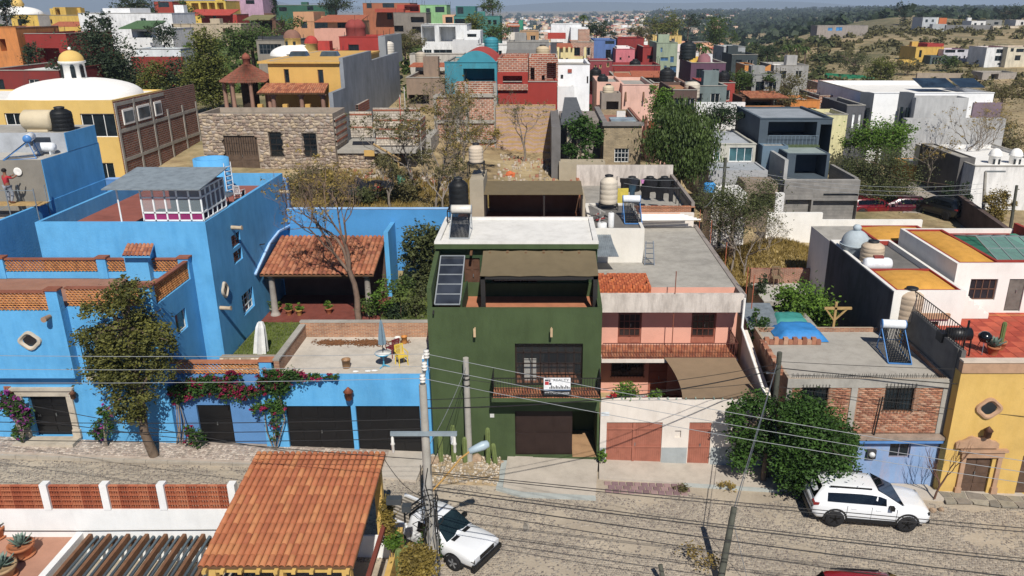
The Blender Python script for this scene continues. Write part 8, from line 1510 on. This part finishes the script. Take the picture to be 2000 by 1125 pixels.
# left neighbour's tanks and heater
e = tank('black water tank on the dark blue neighbour roof', (atY(118, 245, 47).x, 47.2, 13.12), .62, 1.35, '#17191b'); e = empty('water_tank', (atY(78, 240, 47).x, 47.0, 13.12), label='cream horizontal water tank beside the black neighbour tank', cat='water tank', group='rooftop water tanks'); MB().lathe((-.9, 0, .62), [(0, 0), (.5, .04), (.6, .15), (.6, 1.65), (.5, 1.76), (0, 1.8)], 20, 'x').build('shell', M('#c9b896', .6, .1), e, True); MB().box(-.6, .6, -.4, .4, 0, .12).build('cradle', M('#c9b896', .6), e, True)
e = empty('gas_tank', (atY(86, 280, 45.4).x, 45.4, 12.02), label='white lying gas cylinder below the neighbour water tanks', cat='gas tank'); MB().lathe((-.6, 0, .4), [(0, 0), (.22, .04), (.27, .15), (.27, 1.05), (.22, 1.16), (0, 1.2)], 18, 'x').build('cylinder', MP('#dfe3e6', .35), e, True)
for x in (-.35, .35): MB().box(x-.04, x+.04, -.2, .2, 0, .18).build('foot', MP('#dfe3e6', .35), e, True)
heater('blue solar heater at the left edge of the neighbour roof', (atY(12, 310, 43.9).x, 43.9, 12.02), -1.2, 1.1, 1.6, 10)
# right roofs
q = atZ(1708, 524, Z1-.3); e = empty('gas_tank', (q.x, 40.2, Z1-.3), label='white horizontal gas tank with red cap on the ochre vault house', cat='gas tank'); MB().lathe((-.75, 0, .35), [(0, 0), (.28, .05), (.34, .2), (.34, 1.3), (.28, 1.45), (0, 1.5)], 18, 'x').build('cylinder', MP('#e3e5e8', .3), e, True); MB().box(-.25, .25, -.12, .12, .68, .8).build('cap', MP('#8a3a34'), e, True)
for x in (-.45, .45): MB().box(x-.05, x+.05, -.25, .25, 0, .12).build('foot', MP('#8a8a88'), e, True)
tank('cream water tank behind the white gas tank', (atY(1702, 505, 41.5).x, 41.5, Z1-.3), .62, 1.25, '#c2ad92'); e = empty('roof_dome', (atY(1667, 500, 43.2).x, 43.2, Z1-.3), label='pale grey cupola with ball finial on the ochre vault house roof', cat='cupola'); MB().lathe((0, 0, 0), [(.75, 0), (.75, .5), (.85, .52), (.85, .6)], 22).build('drum', M('#a8b4ba', .8), e, True); MB().lathe((0, 0, .6), [(.78*math.cos(k*math.pi/16), .8*math.sin(k*math.pi/16)) for k in range(9)], 22).build('dome', M('#a8b4ba', .7), e, True); MB().lathe((0, 0, 1.35), [(.12, 0), (.22, .1), (.24, .22), (.15, .34), (0, .38)], 12).build('finial', M('#a8b4ba', .7), e, True)
q = atY(1763, 655, 36.4); zz = zk-.2; stand('yellow iron stand on the brick house roof corner', (q.x, 36.2, zz), .95, .95, 1.05, MP('#c09a2c', .6)); tank('ribbed cream water tank on the yellow stand', (q.x, 36.2, zz+1.08), .6, 1.6, '#bca58a')
heater('blue framed solar heater on the brick house concrete roof', (atY(1757, 715, 33.2).x, 33.2, zk-.21), -.12, 1.05, 2.0, 14)
# terrace barbecue things
zt2 = zy-.01
e = empty('barbecue_smoker', (atZ(1868, 690, zt2).x, atZ(1868, 690, zt2).y, zt2), label='black barrel smoker grill on the red terrace', cat='grill'); MB().lathe((-.55, 0, .95), [(0, 0), (.3, 0), (.3, 1.0), (0, 1.0)], 18, 'x').build('barrel', BLACK, e, True); MB().box(-.95, -.56, -.25, .25, .62, 1.05).build('firebox', BLACK, e, True)
for x in (-.45, .4):
    for y in (-.25, .25): MB().bar((x, y, .75), (x, y*1.2, 0), .05).build('leg', BLACK, e, True)
MB().tube([(.3, 0, 1.2), (.3, 0, 1.6)], .05, 8).build('chimney', BLACK, e, True)
e = empty('kettle_grill', (atZ(1918, 688, zt2).x, atZ(1918, 688, zt2).y, zt2), label='round black kettle barbecue beside the smoker', cat='grill'); MB().lathe((0, 0, .75), [(0, -.26), (.2, -.2), (.3, 0), (.28, .12), (.15, .24), (0, .27)], 20).build('kettle', MP('#14161a', .2), e, True)
for k in range(3): a = k*2.1; MB().bar((.15*math.cos(a), .15*math.sin(a), .55), (.32*math.cos(a), .32*math.sin(a), 0), .03).build('leg', STEEL, e, True)
for lab, x, y, r in (('clay pot with agave shrub on the red terrace', 1938, 692, .28), ('clay pot with a tall cactus on the red terrace', 1952, 682, .26)):
    q = atZ(x, y, zt2); e = pot(lab, q, r, .42, TP)
    if 'cactus' in lab: cactus(e, 0, 0, .35, 1.0, .09); 
    else: agave(e, .38, .5)
railing(yh, [(XY0+.1, 31.0, zy+.9), (XY0+.1, 36.9, zy+.9)], .9, 5, name='terrace_railing'); railing(yh, [(XY0+.3, 36.6, zy), (X3-.3, 36.6, zy)], .9, 5, name='terrace_railing')
# tarps, shed, patio on the lot between
mb = []; 
def tarp(label, c, ring, z, h, name='tarpaulin'):
    n_ = 10; V_ = []; (x0, y0), (x1, y1) = ring
    for j in range(n_+1):
        for i in range(n_+1):
            u, v_ = i/n_, j/n_; e_ = min(u, v_, 1-u, 1-v_); V_.append((x0+(x1-x0)*u, y0+(y1-y0)*v_, z+h*min(1, e_*5)+.07*math.sin(9*u+4*v_)*math.sin(7*v_+2*u)*min(1, e_*6)))
    o = np_mesh(name, V_, [(j*11+i, j*11+i+1, j*11+12+i, j*11+11+i) for j in range(n_) for i in range(n_)], M(c, .6, .12, 3, .2)); tag(o, label, 'tarpaulin'); return o
sb = empty('shed', (12, 37, 0), label='low block shed under tarpaulins beside the brick house', cat='shed'); MB().box(10.7, 14.4, 37.25, 40.5, -1, 4.2).build('wall', CONC, sb); MB().slab([(10.6, 37.3, 4.5), (12.3, 37.3, 4.5), (12.3, 40, 4.9), (10.6, 40, 4.9)], .04).build('metal_sheet', GALV, sb)
tarp('bright blue tarpaulin draped behind the brick house roof', '#1f7fc4', ((11.6, 35.7), (14.1, 37.6)), zk-.18, .45); tarp('teal tarpaulin behind the blue one', '#2f8a80', ((11.9, 37.65), (14.0, 39.2)), 4.25, .55)
pa2 = empty('patio_building', (16, 46, 0), label='low building with a concrete patio roof and brick back wall', cat='building'); X_a, X_b = atY(1478, 570, 46).x, atY(1612, 570, 46).x; body(pa2, X_a, X_b, 44.3, 48, -1, 3.35, CONC, v((1500, 598, 1545, 610), dep=1.5), par=.02, pt=.05, roof=M('#b3afa6', .95, .1, .6, .3), side='l'); MB().box(X_a, X_b-.4, 47.7, 47.95, 3.34, 4.3).build('brick_wall', BRICK('x', '#a8705a', '#8d5a48', '#b5a595'), pa2); MB().box(X_b-.4, X_b-.15, 45.4, 47.69, 3.34, 4.1).build('brick_wall', BRICK('y', '#7d4a3a', '#6d4034', '#8d7f74'), pa2)
chair('wooden_armchair', (atZ(1512, 553, 3.36).x, 47.2, 3.36), 0, 'weathered wooden armchair on the concrete patio roof', M('#7d6a4f', .8, .2, 4), s=1.25)
wf = empty('clothes_drying_frame', (atY(1627, 640, 39).x, 39, 2), label='rough wooden clothes frame beside the dark vine-stained wall', cat='drying frame'); q = Vector(wf.location); zq = atY(1627, 602, 39).z; MB().bar((q.x, 39, 2), (q.x, 39, zq+.35), .12).build('post', PINE, wf); MB().bar((q.x-.6, 39, zq), (q.x+.85, 39, zq), .12).build('crossbeam', PINE, wf); MB().bar((q.x, 39, zq-.7), (q.x+.6, 39, zq-.05), .08).build('brace', PINE, wf); MB().bar((q.x, 39, zq-.7), (q.x-.5, 39, zq-.05), .08).build('brace', PINE, wf)
# ---------------------------------------------------------------- blue garage roof deck furniture
zd_ = ZG-.045
q = atZ(750, 716, zd_); tbl = empty('garden_table', q, label='round blue table with white top on the garage roof deck', cat='table'); MB().lathe((0, 0, .68), [(0, 0), (.36, 0), (.36, .03), (0, .035)], 22).build('tabletop', MP('#d8d5cd', .5), tbl, True); MB().lathe((0, 0, .66), [(.37, 0), (.385, .02), (.37, .05)], 22).build('rim', MP('#3aa0c4', .5), tbl, True); MB().tube([(0, 0, .05), (0, 0, .67)], .035, 8).build('pedestal', MP('#3aa0c4', .5), tbl, True)
for k in range(3): a = k*2.09; MB().bar((0, 0, .1), (.28*math.cos(a), .28*math.sin(a), 0), .04).build('foot', MP('#3aa0c4', .5), tbl, True)
um = empty('closed_umbrella', q+Vector((0, 0, .72)), label='closed grey-blue parasol standing in the round table', cat='umbrella'); MB().tube([(0, 0, 0), (0, 0, 1.65)], .02, 6).build('pole', IRON, um, True); mb = MB(); n = 16; vs = []
for r_, z_ in ((.03, .38), (.15, .42), (.13, .8), (.09, 1.2), (.05, 1.5), (.015, 1.62)):
    for j in range(n): t = 2*math.pi*j/n; f = r_*(1+(.25 if j % 2 else -.2)); vs.append((f*math.cos(t), f*math.sin(t), z_))
mb.add(vs, [(i*n+j, i*n+(j+1) % n, (i+1)*n+(j+1) % n, (i+1)*n+j) for i in range(5) for j in range(n)]); mb.build('canopy', M('#6f8796', .9, .1, 3, .1), um, True)
q2 = atZ(785, 712, zd_); chair('garden_chair', q2, .6, 'yellow ornate metal chair on the garage roof deck', MP('#d8b818', .5), slats=7); q2 = atZ(768, 695, zd_); chair('garden_chair', q2, -2.3, 'dark red ornate metal chair behind the round table', MP('#7a2028', .5), slats=7)
def bucket(lab, x, y, r, h, c, name='bucket'): q = atZ(x, y, zd_); e = empty(name, q, label=lab, cat='bucket'); MB().lathe((0, 0, 0), [(r*.85, 0), (r, h), (r*1.05, h), (r*1.05, h+.03), (r*.93, h+.03), (r*.9, h*.7), (0, h*.7)], 18).build('shell', MP(c, .5), e, True); MB().tube([(r*math.cos(t), r*math.sin(t)*.2, h+.02-.1*math.sin(t)) for t in [k*math.pi/8 for k in range(9)]], .008, 4).build('handle', STEEL, e, True)
bucket('white paint bucket near the brick parapet', 777, 672, .15, .34, '#d5d3cc'); bucket('orange bucket beside the white paint bucket', 790, 670, .15, .34, '#c07a1c'); bucket('round woven basket alone on the garage roof deck', 677, 718, .2, .4, '#8f6a42', 'basket')
q = atZ(718, 726, zd_)
for k, (dx, lab) in enumerate(((-.55, 'left crumpled white cloth near the deck front edge'), (0, 'middle crumpled white cloth near the deck front edge'), (.3, 'right crumpled white cloth near the deck front edge'))): rock(lab, q+Vector((dx, .05*k, .02)), .1, 'crumpled_cloth', mat=MP('#d8d8d5', .9)); 
for o in list(bpy.data.objects):
    if o.name.startswith('crumpled_cloth'): o['category'] = 'cloth'; o.scale = (1.5, 1, .5)
e = empty('draped_sheet', atZ(513, 690, 3.03), label='white sheet draped over a post on the garden lawn', cat='sheet'); mb = MB(); vs = []; n = 12
for r_, z_ in ((.12, 1.75), (.2, 1.5), (.26, .9), (.32, .05)):
    for j in range(n): t = 2*math.pi*j/n; f = r_*(1+(.22 if j % 2 else -.15)); vs.append((f*math.cos(t)+.25*(z_-.9)*.4, f*math.sin(t), z_))
mb.add(vs, [(i*n+j, i*n+(j+1) % n, (i+1)*n+(j+1) % n, (i+1)*n+j) for i in range(3) for j in range(n)]+[tuple(range(n))]); mb.build('cloth', MP('#dcdcda', .9), e, True)
for k, (x, y, c, lab) in enumerate(((543, 612, '#a8683c', 'clay pot at the left of the pavilion step'), (565, 615, '#b0703f', 'clay pot second from left before the pavilion'), (585, 615, '#b58a3c', 'ochre pot third from left before the pavilion'), (534, 612, '#7a7f6a', 'grey green pot beside the pavilion column'), (643, 612, '#a55f38', 'clay pot with yellow shrub near the right pavilion column'))):
    q = atZ(x, y, 3.06); e = pot(lab, q, .2, .34, M(c, .85)); V_, Q_ = leaves([((q.x, q.y, q.z+.5), (.22, .22, .25))], 240, .06, .4, 20); np_mesh('plant', V_, Q_, LM['bright' if k != 3 else 'pepper'], e)
q = atZ(1213, 770, .06); 
e = empty('planter_box', (4.1, 33.2, 2.4), label='planter of green shrubs and red flowers behind the white patio wall', cat='planter'); MB().box(3.0, 5.6, 32.7, 33.4, .05, 2.75).build('box', CONC, e); V_, Q_ = leaves([((3.9, 33.0, 3.15), (.55, .4, .4)), ((5.2, 32.9, 2.95), (.3, .3, .25))], 1600, .06, .4, 20); np_mesh('plant', V_, Q_, LM['bright'], e); V_, Q_ = leaves([((3.4, 32.8, 2.95), (.35, .25, .2)), ((4.8, 32.75, 2.85), (.3, .2, .15))], 300, .07, .3, 15); np_mesh('flowers', V_, Q_, M('#b01822', .7), e)
# ---------------------------------------------------------------- people
def person(label, loc, rz, pose, shirt, pants, skin='#8a5a40', hat=None, s=1):
    e = empty('person', loc, rz, label, 'person'); e.scale = (s, s, s)
    J = {'pelvis': (0, 0, .92, .135), 'spine': (0, 0, 1.15, .13), 'chest': (0, 0, 1.36, .15), 'neck': (0, 0, 1.5, .06), 'head': (0, -.02, 1.64, .1), 'crown': (0, -.01, 1.74, .07)}
    for n_, sx_ in (('l', -1), ('r', 1)):
        J[n_+'sh'] = (sx_*.19, 0, 1.41, .07); J[n_+'el'] = (sx_*.26, -.02, 1.14, .05); J[n_+'wr'] = (sx_*.25, -.12, .92, .036); J[n_+'ha'] = (sx_*.25, -.15, .82, .035); J[n_+'hip'] = (sx_*.1, 0, .86, .11); J[n_+'kn'] = (sx_*.11, -.02, .48, .075); J[n_+'an'] = (sx_*.12, .02, .09, .05); J[n_+'to'] = (sx_*.13, -.14, .04, .045)
    if pose == 'reach':
        for n_, sx_ in (('l', -1), ('r', 1)): J[n_+'el'] = (sx_*.24, -.22, 1.3, .05); J[n_+'wr'] = (sx_*.18, -.44, 1.38, .036); J[n_+'ha'] = (sx_*.16, -.52, 1.42, .035)
        J['lkn'] = (-.14, -.12, .5, .075); J['lan'] = (-.14, .02, .09, .05)
    if pose == 'bend':
        for k in ('spine', 'chest', 'neck', 'head', 'crown', 'lsh', 'rsh', 'lel', 'rel', 'lwr', 'rwr', 'lha', 'rha'):
            x, y, z, r = J[k]; dz = z-.92; a = .9; J[k] = (x, y*math.cos(a)-dz*math.sin(a), .92+dz*math.cos(a)+y*math.sin(a), r)
        for n_, sx_ in (('l', -1), ('r', 1)): x, y, z, r = J[n_+'sh']; J[n_+'el'] = (sx_*.24, y-.05, z-.27, .05); J[n_+'wr'] = (sx_*.2, y-.15, z-.47, .036); J[n_+'ha'] = (sx_*.19, y-.18, z-.56, .035)
    if pose == 'sit':
        for k in J: x, y, z, r = J[k]; J[k] = (x, y, z-.68, r)
        for n_, sx_ in (('l', -1), ('r', 1)): J[n_+'kn'] = (sx_*.16, -.4, .45, .075); J[n_+'an'] = (sx_*.15, -.5, .07, .05); J[n_+'to'] = (sx_*.15, -.66, .04, .045); J[n_+'el'] = (sx_*.27, -.16, .5, .05); J[n_+'wr'] = (sx_*.18, -.36, .52, .036); J[n_+'ha'] = (sx_*.14, -.42, .5, .035)
    ed = [('pelvis', 'spine'), ('spine', 'chest'), ('chest', 'neck'), ('neck', 'head'), ('head', 'crown')]
    for n_ in 'lr': ed += [('chest', n_+'sh'), (n_+'sh', n_+'el'), (n_+'el', n_+'wr'), (n_+'wr', n_+'ha'), ('pelvis', n_+'hip'), (n_+'hip', n_+'kn'), (n_+'kn', n_+'an'), (n_+'an', n_+'to')]
    def skin_mesh(name, keys, mat, grow=1.0):
        ks = list(keys); idx = {k: i for i, k in enumerate(ks)}; me = bpy.data.meshes.new(name); me.from_pydata([J[k][:3] for k in ks], [(idx[a], idx[b]) for a, b in ed if a in idx and b in idx], []); o = bpy.data.objects.new(name, me); COL.objects.link(o); o.modifiers.new('s', 'SKIN'); sb_ = o.modifiers.new('d', 'SUBSURF'); sb_.levels = 1; sb_.render_levels = 1
        for k in ks: sv = me.skin_vertices[0].data[idx[k]]; sv.radius = (J[k][3]*grow,)*2; sv.use_root = (k in ('pelvis', ks[0]))
        bpy.context.view_layer.update(); m2 = bpy.data.meshes.new_from_object(o.evaluated_get(bpy.context.evaluated_depsgraph_get())); bpy.data.objects.remove(o); m2.materials.clear(); m2.materials.append(mat)
        for p in m2.polygons: p.use_smooth = True
        return link(name, m2, e)
    skin_mesh('body', J.keys(), M(skin, .7, .08)); skin_mesh('shirt', ['pelvis', 'spine', 'chest', 'lsh', 'rsh', 'lel', 'rel'], M(shirt, .9, .1), 1.18); skin_mesh('trousers', ['pelvis', 'lhip', 'rhip', 'lkn', 'rkn', 'lan', 'ran'], M(pants, .9, .1), 1.16)
    hx, hy, hz = J['head'][:3]; c = (hx, hy+.01, hz+.06); MB().lathe(c, [(.118, -.02), (.122, .03), (.1, .1), (.05, .135), (0, .14)] if not hat else [(.17, .0), (.13, .02), (.13, .07), (.1, .13), (0, .155)], 14).build('hair' if not hat else 'helmet', M(hat or '#1a1412', .7), e, True); return e
person('worker in a red shirt standing on scaffold planks at left', (atY(16, 372, 42.3).x, 42.3, atY(16, 397, 42.3).z), 2.6, 'reach', '#b8202c', '#8a8f98', s=1.05)
person('worker in a lime vest and helmet behind the block wall', (atY(694, 222, 70).x, 70.2, zf0), .2, 'stand', '#a8c820', '#3a4a5a', hat='#c9c92c')
person('worker in blue bending at the block wall', (atY(733, 245, 66).x, 66.6, zf0), .6, 'bend', '#2a4a72', '#28303c')
person('person in dark clothes sitting on the ground by the black sheet', (atY(735, 368, 55).x, 55, tz(-11, 55)), .4, 'sit', '#26262a', '#30343c'); person('person in a red jacket sitting beside the black sheet', (atY(744, 368, 55).x, 54.8, tz(-11, 55)), -.5, 'sit', '#b81c24', '#3a3c44')
# scaffold under the left worker
sf = empty('scaffold', (atY(30, 400, 42.3).x, 42.4, 9.0), label='steel scaffold with planks against the unrendered storey', cat='scaffold'); zp = atY(16, 397, 42.3).z; xa, xb = atY(-30, 390, 42.3).x, atY(78, 390, 42.3).x
for x in (xa, (xa+xb)/2, xb):
    for y in (41.9, 42.9): MB().tube([(x, y, 9.0), (x, y, zp+.9)], .03, 6).build('upright', GALV, sf)
for y in (42.05, 42.35, 42.65): MB().box(xa-.2, xb+.2, y-.13, y+.13, zp-.06, zp-.01).build('plank', PINE, sf)
mb = MB(); mb.bar((xa, 41.9, 9.1), ((xa+xb)/2, 41.9, zp), .03); mb.bar(((xa+xb)/2, 41.9, 9.1), (xb, 41.9, zp), .03); mb.bar((xa, 41.9, zp+.8), (xb, 41.9, zp+.8), .03); mb.build('brace', GALV, sf)
# black sheet heap and odds and ends of the vacant lot
bx0, bx1 = atY(672, 345, 57).x, atY(765, 345, 57).x; n_ = 22; V_ = []
for j in range(n_+1):
    for i in range(n_+1):
        u, v_ = i/n_, j/n_; X = bx0+(bx1-bx0)*u; Y = 54.6+4.2*v_; e_ = min(u, v_, 1-u, 1-v_); V_.append((X, Y, tz(X, Y)+.05+min(1, e_*4)*(.5+.5*math.sin(5*u+1)*math.sin(4*v_))+.1*math.sin(17*u+5*v_)*min(1, e_*5)+.06*math.sin(31*v_+9*u)))
o = np_mesh('plastic_sheet', V_, [(j*23+i, j*23+i+1, j*23+24+i, j*23+23+i) for j in range(n_) for i in range(n_)], M('#1a1c1f', .35, .2, 3, .2, spec=.6)); tag(o, 'crumpled black plastic sheet over a heap in the vacant lot', 'plastic sheet')
q = atY(783, 340, 58); e = empty('barrel', (q.x, 58, tz(q.x, 58)), label='green barrel below the timber props', cat='barrel'); MB().lathe((0, 0, 0), [(.28, 0), (.3, .3), (.28, .32), (.3, .6), (.28, .88), (.25, .88), (.25, .6), (0, .6)], 16).build('drum', MP('#3f7a5c', .6), e, True); MB().lathe((0, 0, .87), [(.29, 0), (.3, .02), (.28, .04)], 16).build('rim', MP('#2f6a4c', .6), e, True)
p = atZ(650, 320, tz(-16, 60)); 
tank('teal tank on a white plinth beyond the vaulted roof', (atY(960, 101, 126).x, 126, atY(960, 101, 126).z), 1.1, 2.3, '#2a8a9a'); tank('small blue tank on the white shed by the weathered pole', (atY(1396, 350, 57).x, 58.6, atY(1400, 378, 58).z), .45, .8, '#2f8fd0'); 
for k, (x, y, Y, r, c, lab) in enumerate(((1188, 182, 85, .6, '#c9b89a', 'cream tank on the grey block of the pale pink house'), (1302, 158, 99, .9, '#202224', 'black tank on the unfinished pink brick house'), (1386, 158, 103, .7, '#cdbfa8', 'cream tank on the red roofed cottage'), (1413, 158, 103, .75, '#1b1d1f', 'black tank on the red roofed cottage'), (1351, 184, 93, .9, '#c9bda8', 'cream tank left of the long white street wall'), (822, 118, 122, .8, '#b5a894', 'cream tank above the laundry line canopy'), (1343, 110, 123, 1.2, '#1c2426', 'large black tank below the sage green house'), (758, 100, 106, .8, '#d2cabc', 'cream tank beside the grey gable wall'), (1060, 112, 108, .9, '#c5b08c', 'cream tank behind the brick red house'), (1163, 152, 111, .8, '#1b1d1f', 'black tank in front of the maroon block'), (1177, 162, 89, .6, '#1d1f21', 'black tank on the left wing of the pale pink house'), (1240, 135, 116, .8, '#1b1d1f', 'black tank on the red roof terrace with white railing'))): tank(lab, (atY(x, y, Y).x, Y, atY(x, y, Y).z-.4), r, r*2.2, c)
q = atY(997, 334, 66); rock('heap of orange netting on the dirt lot', (q.x, 66, tz(q.x, 66)+.1), .45, 'orange_netting', mat=M('#d0662c', .9, .2, 4)); bpy.data.objects['orange_netting']['category'] = 'netting'
RP = [(random.uniform(-4, 8), random.uniform(60, 74)) for _ in range(420)]+[(random.uniform(-16, -6), random.uniform(57, 62.5)) for _ in range(380)]
def rub():
    x, y = RP.pop(); return (x, y, tz(x, y)-.02), tuple(random.uniform(.06, .3) for _ in range(3))
mass_boxes('rubble', 'scattered stones and rubble over the dirt lot and vacant lot', 'rubble', 800, rub, [ROCK[0], ROCK[1], ROCK[3], KB[1]])
# ---------------------------------------------------------------- the air: far things fade towards blue
hz = MB().box(-19000, 19000, -80, 19000, -150, 400).build('haze', bpy.data.materials.new('haze_air')); tag(hz, 'thin bluish haze filling the air over the town', 'haze', kind='stuff')
hm = hz.data.materials[0]; hm.use_nodes = True; hn = hm.node_tree; hn.nodes.clear(); ho_ = hn.nodes.new('ShaderNodeOutputMaterial'); hv = hn.nodes.new('ShaderNodeVolumePrincipled'); hv.inputs['Density'].default_value = .00016; hv.inputs['Color'].default_value = (.62, .76, .95, 1); hn.links.new(hv.outputs[0], ho_.inputs['Volume'])
